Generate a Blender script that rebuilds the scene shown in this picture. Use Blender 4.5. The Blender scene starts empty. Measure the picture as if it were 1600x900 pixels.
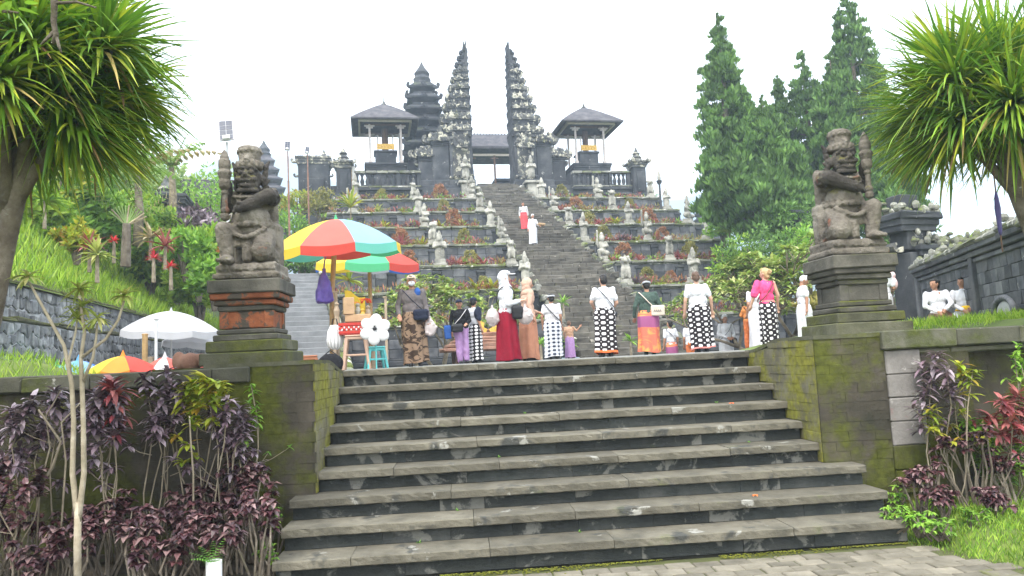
import bpy, bmesh, math, random
import numpy as np
from mathutils import Vector, Matrix
random.seed(7); rng = np.random.default_rng(7)
sc = bpy.context.scene
PI = math.pi
R = math.radians
# ------------------------------------------------------------------ camera
F_PX = 1155.0
YAW, PITCH, ROLL = R(4.175), R(5.545), R(2.824)
CAM = Vector((0, -9.33, 0.034))
_f = Vector((math.sin(YAW)*math.cos(PITCH), math.cos(YAW)*math.cos(PITCH), math.sin(PITCH)))
_r0 = Vector((math.cos(YAW), -math.sin(YAW), 0)); _u0 = _r0.cross(_f)
_r = _r0*math.cos(ROLL) - _u0*math.sin(ROLL); _u = _r0*math.sin(ROLL) + _u0*math.cos(ROLL)
cam_d = bpy.data.cameras.new('camera'); cam = bpy.data.objects.new('camera', cam_d)
sc.collection.objects.link(cam); sc.camera = cam
cam_d.sensor_width = 36; cam_d.lens = F_PX/1600*36; cam_d.clip_end = 3000; cam_d.clip_start = .05
cam.matrix_world = Matrix(((_r.x, _u.x, -_f.x, CAM.x), (_r.y, _u.y, -_f.y, CAM.y), (_r.z, _u.z, -_f.z, CAM.z), (0, 0, 0, 1)))
# ------------------------------------------------------------------ sky, sun, exposure
SUN_EL, SUN_AZ = R(58), R(205)          # azimuth clockwise from +y
w = bpy.data.worlds.new('World'); sc.world = w; w.use_nodes = True
nt = w.node_tree; nt.nodes.clear()
_o = nt.nodes.new('ShaderNodeOutputWorld'); _b1 = nt.nodes.new('ShaderNodeBackground'); _b2 = nt.nodes.new('ShaderNodeBackground')
_sky = nt.nodes.new('ShaderNodeTexSky'); _sky.sky_type = 'NISHITA'; _sky.sun_disc = False
_sky.sun_elevation = SUN_EL; _sky.sun_rotation = SUN_AZ; _sky.air_density = 1.2; _sky.dust_density = 3
_b1.inputs[1].default_value = .12; nt.links.new(_sky.outputs[0], _b1.inputs[0])
_tc = nt.nodes.new('ShaderNodeTexCoord'); _n = nt.nodes.new('ShaderNodeTexNoise'); _n.inputs['Scale'].default_value = 2.2; _n.inputs['Detail'].default_value = 5
_n.inputs['Roughness'].default_value = .5
_cr = nt.nodes.new('ShaderNodeValToRGB'); _cr.color_ramp.elements[0].position = .3; _cr.color_ramp.elements[1].position = .7
_cr.color_ramp.elements[0].color = (.90, .93, .97, 1); _cr.color_ramp.elements[1].color = (1, 1, 1, 1)
nt.links.new(_tc.outputs['Generated'], _n.inputs['Vector']); nt.links.new(_n.outputs[0], _cr.inputs[0]); nt.links.new(_cr.outputs[0], _b2.inputs[0])
_b2.inputs[1].default_value = 1.0
_mx = nt.nodes.new('ShaderNodeMixShader'); _mx.inputs[0].default_value = .9
nt.links.new(_b1.outputs[0], _mx.inputs[1]); nt.links.new(_b2.outputs[0], _mx.inputs[2]); nt.links.new(_mx.outputs[0], _o.inputs[0])
sun_d = bpy.data.lights.new('sun', 'SUN'); sun_d.energy = 1.3; sun_d.angle = R(14); sun_d.color = (1, .96, .9)
sun = bpy.data.objects.new('sun', sun_d); sc.collection.objects.link(sun)
_sd = Vector((math.sin(SUN_AZ)*math.cos(SUN_EL), math.cos(SUN_AZ)*math.cos(SUN_EL), math.sin(SUN_EL)))
sun.rotation_euler = _sd.to_track_quat('Z', 'Y').to_euler()
sc.view_settings.view_transform = 'Standard'; sc.view_settings.look = 'None'; sc.view_settings.gamma = 1
sc.view_settings.exposure = 1.88
sc.cycles.max_bounces = 6; sc.cycles.diffuse_bounces = 3; sc.cycles.transparent_max_bounces = 8; sc.cycles.volume_bounces = 1
sc.cycles.use_denoising = True; sc.cycles.caustics_reflective = False; sc.cycles.caustics_refractive = False

# ------------------------------------------------------------------ layout helpers
def at(px, py, Z):                       # point seen at a photo pixel, Z metres deep
    return CAM + (_f + _r*((px-800)/F_PX) + _u*((450-py)/F_PX))*Z
def on_ground(px, Y, z=0.0):             # world x of photo column px on the line y=Y, height z
    x = 0.0
    for _ in range(6):
        d = Vector((x, Y, z)) - CAM; dz = d.dot(_f)
        x += ((px-800)/F_PX*dz - d.dot(_r))/_r.x
    return Vector((x, Y, z))
TA = R(6.8); T0 = Vector((6.19, 16.72, 0)); EU = Vector((math.cos(TA), math.sin(TA), 0)); EV = Vector((-math.sin(TA), math.cos(TA), 0))
def tw(u, v, z=0.0): return T0 + EU*u + EV*v + Vector((0, 0, z))

# ------------------------------------------------------------------ mesh helpers
col = sc.collection
_CT = None
def _ctopo():
    global _CT
    if _CT: return _CT
    cs = [(i, j, k) for i in (0, 1) for j in (0, 1) for k in (0, 1)]
    ix = lambda c, a: cs.index(c)*3+a
    fs = []
    for a in range(3):
        p, q = [x for x in range(3) if x != a]
        for s in (0, 1):
            def mk(x, y):
                c = [0, 0, 0]; c[a] = s; c[p] = x; c[q] = y; return tuple(c)
            fs.append([ix(mk(*t), a) for t in ((0, 0), (1, 0), (1, 1), (0, 1))])
        for x in (0, 1):
            for y in (0, 1):
                c0 = [0, 0, 0]; c0[p] = x; c0[q] = y; c1 = list(c0); c1[a] = 1; c0, c1 = tuple(c0), tuple(c1)
                fs.append([ix(c0, p), ix(c1, p), ix(c1, q), ix(c0, q)])
    for c in cs: fs.append([ix(c, 0), ix(c, 1), ix(c, 2)])
    P = np.array([[(1 if c[b] else -1)*(1 if b == a else .8) for b in range(3)] for c in cs for a in range(3)])
    out = []
    for fc in fs:
        q = P[fc]; n = np.cross(q[1]-q[0], q[2]-q[0])
        out.append(fc if n @ q.mean(0) > 0 else fc[::-1])
    _CT = (cs, out); return _CT

class MB:
    def __init__(s): s.V = []; s.F = []; s.n = 0; s.UV = []; s.hasuv = False
    def add(s, v, f, uv=None):
        v = np.asarray(v, float).reshape(-1, 3); s.V.append(v)
        s.F.extend([[i+s.n for i in q] for q in f]); s.n += len(v)
        if uv is not None: s.hasuv = True; s.UV.append(np.asarray(uv, float))
        else: s.UV.append(np.zeros((len(v), 2)))
        return s
    def box(s, c, d, b=None, rz=0, jit=0, top=None):
        """chamfered box centre c, size d; top = (sx,sy) scale of the top face"""
        h = np.array(d, float)/2
        if b is None: b = min(d)*.08
        cs, fs = _ctopo(); v = []
        for cc in cs:
            for a in range(3):
                p = [(1 if cc[k] else -1)*(h[k] if k == a else h[k]-b) for k in range(3)]; v.append(p)
        v = np.array(v)
        if jit:
            jj = rng.normal(0, jit, (8, 3)); v += np.repeat(jj, 3, 0)
        if top is not None:
            t = (v[:, 2]+h[2])/(2*h[2]); v[:, 0] *= 1+(top[0]-1)*t; v[:, 1] *= 1+(top[1]-1)*t
        if rz: c_, s_ = math.cos(rz), math.sin(rz); v[:, :2] = v[:, :2] @ np.array([[c_, s_], [-s_, c_]])
        return s.add(v+np.array(c), fs)
    def slab(s, L, D, H, ch=.008, rough=.004, seg=.05):
        """worn stone bar along x, chipped edges"""
        n = max(4, int(L/seg)); hx, hy = D/2, H/2
        sec = [(-hx+ch, -hy), (-hx, -hy+ch), (-hx, 0), (-hx, hy-ch), (-hx+ch, hy), (-hx+ch*5, hy), (hx, hy), (hx, -hy)]; m = len(sec); V = []; ph = rng.uniform(0, 99)
        for i in range(n+1):
            x = -L/2+L*i/n; wv = rough*.8*math.sin(x*3+ph); chip = rng.random() < .1
            for j, (y, z) in enumerate(sec):
                k = rough if j < 6 else 0; q = -rng.uniform(.004, .016) if (chip and j in (3, 4)) else 0
                V.append((x+(rng.normal(0, .002) if 0 < i < n else 0), y+rng.normal(0, k*.45)+wv*.5-q*(1 if j == 3 else .3), z+rng.normal(0, k*.35)+(wv*.4 if j in (3, 4, 5) else 0)+q*(.3 if j == 3 else 1)))
        Fc = [[i*m+j, i*m+(j+1) % m, (i+1)*m+(j+1) % m, (i+1)*m+j] for i in range(n) for j in range(m)]+[list(range(m))[::-1], [n*m+j for j in range(m)]]
        return s.add(V, [q[::-1] for q in Fc])
    def tube(s, pts, rad, n=8, cap=True, flat=1.0):
        pts = [Vector(p) for p in pts]; m = len(pts)
        if not hasattr(rad, '__len__'): rad = [rad]*m
        V = []; up = None
        for i, p in enumerate(pts):
            d = (pts[min(i+1, m-1)]-pts[max(i-1, 0)]).normalized()
            if up is None:
                up = Vector((0, 0, 1)) if abs(d.z) < .9 else Vector((0, 1, 0))
            x = d.cross(up)
            if x.length < 1e-4: x = d.cross(Vector((1, 0, 0)))
            x.normalize(); y = x.cross(d); up = y
            for k in range(n):
                a = 2*PI*k/n; V.append(p + x*(math.cos(a)*rad[i]) + y*(math.sin(a)*rad[i]*flat))
        Fc = []
        for i in range(m-1):
            for k in range(n):
                a, b = i*n+k, i*n+(k+1) % n; Fc.append([a, b, b+n, a+n])
        if cap: Fc.append(list(range(n))[::-1]); Fc.append([(m-1)*n+k for k in range(n)])
        return s.add([tuple(v) for v in V], [q[::-1] for q in Fc])
    def capsule(s, a, b, ra, rb, n=10):
        a, b = Vector(a), Vector(b); d = (b-a)
        if d.length < 1e-6: return s.ball(a, (ra,)*3)
        d.normalize(); P = [a-d*ra*.95, a-d*ra*.7, a, b, b+d*rb*.7, b+d*rb*.95]
        return s.tube(P, [ra*.3, ra*.72, ra, rb, rb*.72, rb*.3], n)
    def chain(s, pts, rad, n=10):
        for i in range(len(pts)-1): s.capsule(pts[i], pts[i+1], rad[i], rad[i+1], n)
        return s
    def ball(s, c, r, nu=14, nv=9, rot=None):
        if not hasattr(r, '__len__'): r = (r,)*3
        V = [(0, 0, -1)]
        for j in range(1, nv):
            t = PI*j/nv
            for i in range(nu): V.append((math.sin(t)*math.cos(2*PI*i/nu), math.sin(t)*math.sin(2*PI*i/nu), -math.cos(t)))
        V.append((0, 0, 1)); V = np.array(V)*np.array(r)
        if rot is not None: V = V @ np.array(rot.to_matrix()).T
        Fc = [[0, 1+(i+1) % nu, 1+i] for i in range(nu)]
        for j in range(nv-2):
            for i in range(nu):
                a, b = 1+j*nu+i, 1+j*nu+(i+1) % nu; Fc.append([a, b, b+nu, a+nu])
        L = len(V)-1; o = 1+(nv-2)*nu
        Fc += [[o+i, o+(i+1) % nu, L] for i in range(nu)]
        return s.add(V+np.array(c), Fc)
    def lathe(s, prof, n=16, c=(0, 0, 0), sq=False, ph=0, ell=(1, 1)):
        """profile [(r,z)]; sq: square section"""
        V = []; Fc = []
        for r_, z_ in prof:
            for k in range(n):
                a = 2*PI*k/n+ph
                q = 1.0 if not sq else 1/max(abs(math.cos(a)), abs(math.sin(a)))
                V.append((c[0]+r_*q*math.cos(a)*ell[0], c[1]+r_*q*math.sin(a)*ell[1], c[2]+z_))
        for i in range(len(prof)-1):
            for k in range(n):
                a, b = i*n+k, i*n+(k+1) % n; Fc.append([a, b, b+n, a+n])
        Fc.append(list(range(n))[::-1]); Fc.append([(len(prof)-1)*n+k for k in range(n)])
        return s.add(V, Fc)
    def prism(s, poly, t, axis='y', c=(0, 0, 0)):
        """extrude closed 2D polygon (x,z) by thickness t along axis"""
        n = len(poly); V = []
        for o in (-t/2, t/2):
            for a, b in poly: V.append((a+c[0], o+c[1], b+c[2]) if axis == 'y' else (o+c[0], a+c[1], b+c[2]))
        ar = sum(poly[i][0]*poly[(i+1) % n][1]-poly[(i+1) % n][0]*poly[i][1] for i in range(n))
        Fc = [list(range(n)), [n+k for k in range(n)][::-1]]+[[k, k+n, (k+1) % n+n, (k+1) % n] for k in range(n)]
        if (ar < 0) ^ (axis != 'y'): Fc = [q[::-1] for q in Fc]
        return s.add(V, Fc)
    def leaf(s, p, d, L, W, droop=.4, nrm=None, seg=3, fold=.25, shape=None, twist=0.0):
        """one blade from p along d; droop bends it down; fold makes a V section"""
        p = Vector(p); d = Vector(d).normalized(); sd = d.cross(Vector((0, 0, 1)))
        if sd.length < .05: sd = Vector((math.cos(twist*9), math.sin(twist*9), 0))
        sd.normalize()
        if twist: sd = Matrix.Rotation(twist, 3, d) @ sd
        V = []; st = L/seg; pos = p.copy(); dr = d.copy()
        for i in range(seg+1):
            t = i/seg
            ww = W*(shape(t) if shape else max(.06, math.sin(PI*min(1, .12+t*.88))**.8))
            up = sd.cross(dr).normalized()
            V += [pos-sd*ww/2+up*ww*fold, pos.copy(), pos+sd*ww/2+up*ww*fold]
            dr = (dr+Vector((0, 0, -droop/seg))).normalized(); pos = pos+dr*st
        Fc = []
        for i in range(seg):
            a = i*3; Fc += [[a, a+1, a+4, a+3], [a+1, a+2, a+5, a+4]]
        return s.add([tuple(v) for v in V], Fc)
    def mesh(s, name, smooth=False):
        me = bpy.data.meshes.new(name)
        V = np.concatenate(s.V) if s.V else np.zeros((0, 3))
        me.from_pydata(V.tolist(), [], s.F)
        if s.hasuv:
            uv = np.concatenate(s.UV); l = me.uv_layers.new(name='UVMap')
            vi = np.empty(len(me.loops), np.int32); me.loops.foreach_get('vertex_index', vi)
            l.data.foreach_set('uv', uv[vi].ravel())
        if smooth: me.polygons.foreach_set('use_smooth', np.ones(len(me.polygons), bool))
        me.update(); return me
    def build(s, name, m, parent=None, loc=(0, 0, 0), rz=0, smooth=False, kind=None):
        return put(name, s.mesh(name, smooth), m, parent, loc, rz, kind)

def put(name, me, m=None, parent=None, loc=(0, 0, 0), rz=0, kind=None, scale=None):
    o = bpy.data.objects.new(name, me); col.objects.link(o)
    if m is not None and not me.materials: me.materials.append(MAT[m] if isinstance(m, str) else m)
    o.parent = parent; o.location = loc
    if isinstance(rz, (int, float)): o.rotation_euler = (0, 0, rz)
    else: o.rotation_euler = rz
    if scale is not None: o.scale = scale if hasattr(scale, '__len__') else (scale,)*3
    if kind: o['kind'] = kind
    return o
def thing(name, label, cat, loc=(0, 0, 0), rz=0, group=None, scale=None):
    o = bpy.data.objects.new(name, None); col.objects.link(o); o.empty_display_size = .1
    o.location = loc; o.rotation_euler = (0, 0, rz)
    if scale is not None: o.scale = scale if hasattr(scale, '__len__') else (scale,)*3
    o['label'] = label; o['category'] = cat
    if group: o['group'] = group
    return o
def tag(o, label, cat, group=None):
    o['label'] = label; o['category'] = cat
    if group: o['group'] = group
    return o
def dup(root, loc, rz, label, scale=None):
    r = root.copy(); col.objects.link(r); r.location = loc; r.rotation_euler = (0, 0, rz); r['label'] = label
    if scale is not None: r.scale = scale if hasattr(scale, '__len__') else (scale,)*3
    for ch in list(root.children):
        c = ch.copy(); col.objects.link(c); c.parent = r
        for g in ch.children:
            d = g.copy(); col.objects.link(d); d.parent = c
    return r
def struct(name, mb, m, smooth=False, kind='structure', loc=(0, 0, 0), rz=0):
    return mb.build(name, m, None, loc, rz, smooth, kind)
_SCR = bpy.data.scenes.new('workbench')     # scratch scene, removed at the end
def remesh(mb, voxel, smooth=2, dec=None):
    """one continuous skin over overlapping volumes"""
    me = mb.mesh('tmp'); o = bpy.data.objects.new('tmp', me); _SCR.collection.objects.link(o)
    md = o.modifiers.new('r', 'REMESH'); md.mode = 'VOXEL'; md.voxel_size = voxel; md.use_smooth_shade = True
    if smooth: ms = o.modifiers.new('s', 'SMOOTH'); ms.factor = .5; ms.iterations = smooth
    if dec: mdc = o.modifiers.new('d', 'DECIMATE'); mdc.ratio = dec
    _SCR.view_layers[0].update(); dg = _SCR.view_layers[0].depsgraph
    m2 = bpy.data.meshes.new_from_object(o.evaluated_get(dg))
    bpy.data.objects.remove(o); bpy.data.meshes.remove(me)
    m2.materials.clear(); return m2
from mathutils import noise as _mn
def wrinkle(me, amp, fx, fz, seed=0.0):
    """push a remeshed surface in and out along its normals: cloth folds, worn stone"""
    n = len(me.vertices); co = np.empty(n*3); me.vertices.foreach_get('co', co); co = co.reshape(-1, 3); no = np.empty(n*3); me.vertices.foreach_get('normal', no); no = no.reshape(-1, 3)
    d = np.array([_mn.noise((p[0]*fx+seed, p[1]*fx, p[2]*fz+seed))+.5*_mn.noise((p[0]*fx*2.3, p[1]*fx*2.3+seed, p[2]*fz*2.3)) for p in co])
    me.vertices.foreach_set('co', (co+no*(d*amp)[:, None]).ravel()); me.update(); return me
def quads(name, C, U, Vv, m, parent=None, kind=None, loc=(0, 0, 0)):
    """many leaf-sized diamond faces: centres C, half axes U and Vv (n,3 arrays)"""
    n = len(C); P = np.stack([C-U, C+Vv*.8-U*.1, C+U, C-Vv*.8-U*.1], 1).reshape(-1, 3)
    me = bpy.data.meshes.new(name); me.vertices.add(4*n); me.vertices.foreach_set('co', P.ravel())
    me.loops.add(4*n); me.loops.foreach_set('vertex_index', np.arange(4*n, dtype=np.int32))
    me.polygons.add(n); me.polygons.foreach_set('loop_start', np.arange(0, 4*n, 4, dtype=np.int32))
    me.update(calc_edges=True); me.validate()
    return put(name, me, m, parent, loc, 0, kind)
def rand_dirs(n):
    v = rng.normal(size=(n, 3)); return v/np.linalg.norm(v, axis=1)[:, None]
def leafcloud(name, centers, spread, per, size, m, parent=None, asp=.5, up=.3, kind=None, loc=(0, 0, 0)):
    """clumps of small leaves about each centre; leaves tilt outward and up"""
    C0 = np.repeat(np.asarray(centers, float), per, 0); n = len(C0)
    sp = np.repeat(np.asarray(spread, float).reshape(-1, 1) if hasattr(spread, '__len__') else np.full((len(centers), 1), spread), per, 0)
    d = rand_dirs(n); C = C0 + d*sp*rng.uniform(.35, 1, (n, 1))**.6
    a = d + rand_dirs(n)*.7 + np.array([0, 0, up]); a /= np.linalg.norm(a, axis=1)[:, None]
    b = np.cross(a, rand_dirs(n)); b /= np.linalg.norm(b, axis=1)[:, None]+1e-6
    sz = size*rng.uniform(.6, 1.3, (n, 1))
    return quads(name, C, a*sz, b*sz*asp, m, parent, kind, loc)
# ------------------------------------------------------------------ materials
MAT = {}
def _nt(name):
    m = bpy.data.materials.new(name); m.use_nodes = True; t = m.node_tree
    b = t.nodes['Principled BSDF']; MAT[name] = m
    if 'Specular IOR Level' in b.inputs: b.inputs['Specular IOR Level'].default_value = .3
    return m, t, b
def N(t, ty, **kw):
    n = t.nodes.new('ShaderNode'+ty)
    for k, v in kw.items():
        if k.startswith('i_'):
            k2 = k[2:]; n.inputs[int(k2) if k2.isdigit() else k2].default_value = v
        else: setattr(n, k, v)
    return n
def ramp(t, fac, stops, interp='LINEAR'):
    r = N(t, 'ValToRGB'); e = r.color_ramp; e.interpolation = interp
    while len(e.elements) < len(stops): e.elements.new(.5)
    for el, (p, c) in zip(e.elements, stops):
        el.position = p; el.color = (*c, 1) if len(c) == 3 else c
    t.links.new(fac, r.inputs[0]); return r.outputs[0]
def mixc(t, fac, a, b, bt='MIX'):
    m = N(t, 'Mix', data_type='RGBA', blend_type=bt)
    if isinstance(fac, (int, float)): m.inputs[0].default_value = fac
    else: t.links.new(fac, m.inputs[0])
    for i, x in ((6, a), (7, b)):
        if isinstance(x, tuple): m.inputs[i].default_value = (*x, 1) if len(x) == 3 else x
        else: t.links.new(x, m.inputs[i])
    return m.outputs[2]
def math_(t, op, a, b=None, c=None):
    m = N(t, 'Math', operation=op)
    for i, x in enumerate((a, b, c)):
        if x is None: continue
        if isinstance(x, (int, float)): m.inputs[i].default_value = x
        else: t.links.new(x, m.inputs[i])
    return m.outputs[0]
def noise(t, vec, scale, detail=5, rough=.55, dist=0):
    n = N(t, 'TexNoise'); n.inputs['Scale'].default_value = scale; n.inputs['Detail'].default_value = detail
    n.inputs['Roughness'].default_value = rough; n.inputs['Distortion'].default_value = dist
    if vec is not None: t.links.new(vec, n.inputs['Vector'])
    return n.outputs[0]
def stone(name, cols, sc1=2.5, lichen=None, lich_t=.62, lich_s=7, moss=None, moss_t=.55, moss_s=1.6, moss_up=.0, rough=.92, bump=.35, bsc=25, rnd=.35, rust=None, rust_t=.66, obj=False, lich_w=.05, off=1.0):
    m, t, b = _nt(name)
    g = N(t, 'NewGeometry'); oi = N(t, 'ObjectInfo')
    vec = N(t, 'TexCoord').outputs['Object'] if obj else g.outputs['Position']
    add = N(t, 'VectorMath', operation='ADD'); t.links.new(vec, add.inputs[0])
    sc_ = N(t, 'VectorMath', operation='SCALE'); t.links.new(oi.outputs['Random'], sc_.inputs['Scale']); sc_.inputs[0].default_value = (3*off, 5*off, 2*off)
    t.links.new(sc_.outputs[0], add.inputs[1]); v = add.outputs[0]
    n1 = noise(t, v, sc1, 7, .62)
    k = len(cols); c = ramp(t, n1, [(.28+.44*i/(k-1), cc) for i, cc in enumerate(cols)])
    hs = N(t, 'HueSaturation'); t.links.new(c, hs.inputs['Color'])
    mr = N(t, 'MapRange'); t.links.new(oi.outputs['Random'], mr.inputs[0]); mr.inputs[3].default_value = 1-rnd; mr.inputs[4].default_value = 1+rnd
    t.links.new(mr.outputs[0], hs.inputs['Value']); c = hs.outputs[0]
    if rust:
        f = ramp(t, noise(t, v, 3.1, 4, .6), [(rust_t-.05, (0, 0, 0)), (rust_t+.05, (1, 1, 1))]); c = mixc(t, f, c, rust)
    if moss:
        nm = noise(t, v, moss_s, 7, .68)
        if moss_up:
            sx = N(t, 'SeparateXYZ'); t.links.new(g.outputs['Normal'], sx.inputs[0]); nm = math_(t, 'MULTIPLY_ADD', sx.outputs[2], moss_up, nm)
        f = ramp(t, nm, [(moss_t-.06, (0, 0, 0)), (moss_t+.08, (1, 1, 1))])
        mc = ramp(t, noise(t, v, 14, 4, .6), [(.3, tuple(x*.45 for x in moss)), (.7, moss)])
        c = mixc(t, f, c, mc)
    if lichen:
        f = ramp(t, noise(t, v, lich_s, 6, .65, .4), [(lich_t, (0, 0, 0)), (lich_t+lich_w, (1, 1, 1))]); c = mixc(t, f, c, lichen)
    t.links.new(c, b.inputs['Base Color']); b.inputs['Roughness'].default_value = rough
    bp = N(t, 'Bump'); bp.inputs['Strength'].default_value = bump; bp.inputs['Distance'].default_value = .03
    t.links.new(math_(t, 'ADD', noise(t, vec, bsc, 6, .7), math_(t, 'MULTIPLY', noise(t, vec, bsc*.25, 4), .8)), bp.inputs['Height']); t.links.new(bp.outputs[0], b.inputs['Normal'])
    return m
def leafmat(name, cols, trans=.3, rough=.5, spec=.35, nsc=3.0, nv=.3):
    m, t, b = _nt(name); g = N(t, 'NewGeometry')
    k = len(cols); c = ramp(t, g.outputs['Random Per Island'], [(i/(k-1), cc) for i, cc in enumerate(cols)])
    n = noise(t, g.outputs['Position'], nsc, 3)
    hs = N(t, 'HueSaturation'); t.links.new(c, hs.inputs['Color']); mr = N(t, 'MapRange'); t.links.new(n, mr.inputs[0])
    mr.inputs[1].default_value = .3; mr.inputs[2].default_value = .7; mr.inputs[3].default_value = 1-nv; mr.inputs[4].default_value = 1+nv
    t.links.new(mr.outputs[0], hs.inputs['Value']); c = hs.outputs[0]
    t.links.new(c, b.inputs['Base Color']); b.inputs['Roughness'].default_value = rough; b.inputs['Specular IOR Level'].default_value = spec
    tr = N(t, 'BsdfTranslucent'); t.links.new(mixc(t, .5, c, (.9, 1, .3), 'MULTIPLY'), tr.inputs[0])
    mx = N(t, 'MixShader'); mx.inputs[0].default_value = trans
    t.links.new(b.outputs[0], mx.inputs[1]); t.links.new(tr.outputs[0], mx.inputs[2])
    t.links.new(mx.outputs[0], t.nodes['Material Output'].inputs[0]); return m
def plain(name, colr, rough=.6, var=.18, scale=9, bump=.1, bsc=40, metal=0, spec=.3, trans=0, rnd=0):
    """cloth, plastic, wood: a base colour with mottling and fine relief"""
    m, t, b = _nt(name); tc = N(t, 'TexCoord').outputs['Object']
    n = noise(t, tc, scale, 5, .6)
    c = ramp(t, n, [(.3, tuple(x*(1-var) for x in colr)), (.7, tuple(min(1, x*(1+var)) for x in colr))])
    if rnd:
        oi = N(t, 'ObjectInfo'); hs = N(t, 'HueSaturation'); t.links.new(c, hs.inputs['Color']); mr = N(t, 'MapRange'); t.links.new(oi.outputs['Random'], mr.inputs[0])
        mr.inputs[3].default_value = 1-rnd; mr.inputs[4].default_value = 1+rnd; t.links.new(mr.outputs[0], hs.inputs['Value']); c = hs.outputs[0]
    t.links.new(c, b.inputs['Base Color']); b.inputs['Roughness'].default_value = rough; b.inputs['Metallic'].default_value = metal
    b.inputs['Specular IOR Level'].default_value = spec
    if bump:
        bp = N(t, 'Bump'); bp.inputs['Strength'].default_value = bump; bp.inputs['Distance'].default_value = .02
        t.links.new(noise(t, tc, bsc, 4), bp.inputs['Height']); t.links.new(bp.outputs[0], b.inputs['Normal'])
    if trans:
        tr = N(t, 'BsdfTranslucent'); t.links.new(c, tr.inputs[0]); mx = N(t, 'MixShader'); mx.inputs[0].default_value = trans
        t.links.new(b.outputs[0], mx.inputs[1]); t.links.new(tr.outputs[0], mx.inputs[2]); t.links.new(mx.outputs[0], t.nodes['Material Output'].inputs[0])
    return m
def cloth(name, colr, var=.12, rough=.85, wr=.5):
    """fabric with soft creases"""
    m, t, b = _nt(name); tc = N(t, 'TexCoord').outputs['Object']
    c = ramp(t, noise(t, tc, 6, 5, .6), [(.3, tuple(x*(1-var) for x in colr)), (.7, tuple(min(1, x*(1+var)) for x in colr))])
    t.links.new(c, b.inputs['Base Color']); b.inputs['Roughness'].default_value = rough; b.inputs['Specular IOR Level'].default_value = .15
    bp = N(t, 'Bump'); bp.inputs['Strength'].default_value = wr; bp.inputs['Distance'].default_value = .05
    mp = N(t, 'Mapping'); mp.inputs['Scale'].default_value = (1, 1, .55); t.links.new(tc, mp.inputs[0])
    t.links.new(noise(t, mp.outputs[0], 9, 3, .5, 1.2), bp.inputs['Height']); t.links.new(bp.outputs[0], b.inputs['Normal']); return m
def pattern_cloth(name, dark, light, kind, su=9, sv=12, extra=None):
    """printed sarong cloth in the garment's own u,v"""
    m, t, b = _nt(name); uv = N(t, 'TexCoord').outputs['UV']; sx = N(t, 'SeparateXYZ'); t.links.new(uv, sx.inputs[0])
    U = math_(t, 'MULTIPLY', sx.outputs[0], su); V = math_(t, 'MULTIPLY', sx.outputs[1], sv)
    fu = math_(t, 'ABSOLUTE', math_(t, 'SUBTRACT', math_(t, 'FRACT', U), .5)); fv = math_(t, 'ABSOLUTE', math_(t, 'SUBTRACT', math_(t, 'FRACT', V), .5))
    mxm = math_(t, 'MAXIMUM', fu, fv); rad = math_(t, 'SQRT', math_(t, 'ADD', math_(t, 'MULTIPLY', fu, fu), math_(t, 'MULTIPLY', fv, fv)))
    if kind == 'squares':     # pale rounded squares with a dark eye, thin pale dots between
        sq = math_(t, 'LESS_THAN', math_(t, 'MULTIPLY_ADD', rad, .45, math_(t, 'MULTIPLY', mxm, .6)), .275)
        eye = math_(t, 'LESS_THAN', rad, .09); q = math_(t, 'SUBTRACT', sq, math_(t, 'MULTIPLY', eye, .45))
        cn = math_(t, 'SQRT', math_(t, 'ADD', math_(t, 'POWER', math_(t, 'SUBTRACT', .5, fu), 2), math_(t, 'POWER', math_(t, 'SUBTRACT', .5, fv), 2)))
        f = math_(t, 'MAXIMUM', q, math_(t, 'LESS_THAN', cn, .11))
    elif kind == 'dots':
        f = math_(t, 'SUBTRACT', math_(t, 'LESS_THAN', rad, .36), math_(t, 'MULTIPLY', math_(t, 'LESS_THAN', rad, .1), .6))
    elif kind == 'check':     # poleng: dark blobs on a pale gingham
        a = math_(t, 'LESS_THAN', fu, .25); c2 = math_(t, 'LESS_THAN', fv, .25)
        f = math_(t, 'SUBTRACT', 1.0, math_(t, 'MULTIPLY', math_(t, 'ADD', a, c2), .5)); f = math_(t, 'POWER', f, .8)
    else:                     # batik: warped blotches
        n2 = N(t, 'TexNoise'); n2.inputs['Scale'].default_value = su; n2.inputs['Detail'].default_value = 4; n2.inputs['Distortion'].default_value = 1.5; t.links.new(uv, n2.inputs['Vector'])
        f = ramp(t, n2.outputs[0], [(.46, (0, 0, 0)), (.52, (1, 1, 1))])
    c = mixc(t, f, dark, light)
    if extra:                 # coloured hem / bands: list of (v0,v1,colour)
        for v0, v1, cc in extra:
            fb = math_(t, 'MULTIPLY', math_(t, 'GREATER_THAN', sx.outputs[1], v0), math_(t, 'LESS_THAN', sx.outputs[1], v1)); c = mixc(t, fb, c, cc)
    t.links.new(c, b.inputs['Base Color']); b.inputs['Roughness'].default_value = .85; b.inputs['Specular IOR Level'].default_value = .15; return m

# stones
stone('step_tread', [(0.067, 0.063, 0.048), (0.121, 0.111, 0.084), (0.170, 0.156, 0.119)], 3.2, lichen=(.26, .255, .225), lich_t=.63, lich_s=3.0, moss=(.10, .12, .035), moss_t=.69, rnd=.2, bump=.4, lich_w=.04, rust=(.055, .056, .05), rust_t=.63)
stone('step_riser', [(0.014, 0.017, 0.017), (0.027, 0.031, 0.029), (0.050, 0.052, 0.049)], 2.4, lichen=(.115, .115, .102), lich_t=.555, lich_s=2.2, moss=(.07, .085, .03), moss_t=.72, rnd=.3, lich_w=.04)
stone('mossy_wall', [(0.025, 0.025, 0.016), (0.050, 0.043, 0.032), (0.090, 0.077, 0.059)], 2.2, lichen=(.35, .33, .27), lich_t=.745, lich_s=9, moss=(.085, .094, .013), moss_t=.505, moss_s=1.3, rnd=.05, off=.0, rust=(.22, .055, .02), rust_t=.74)
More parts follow.
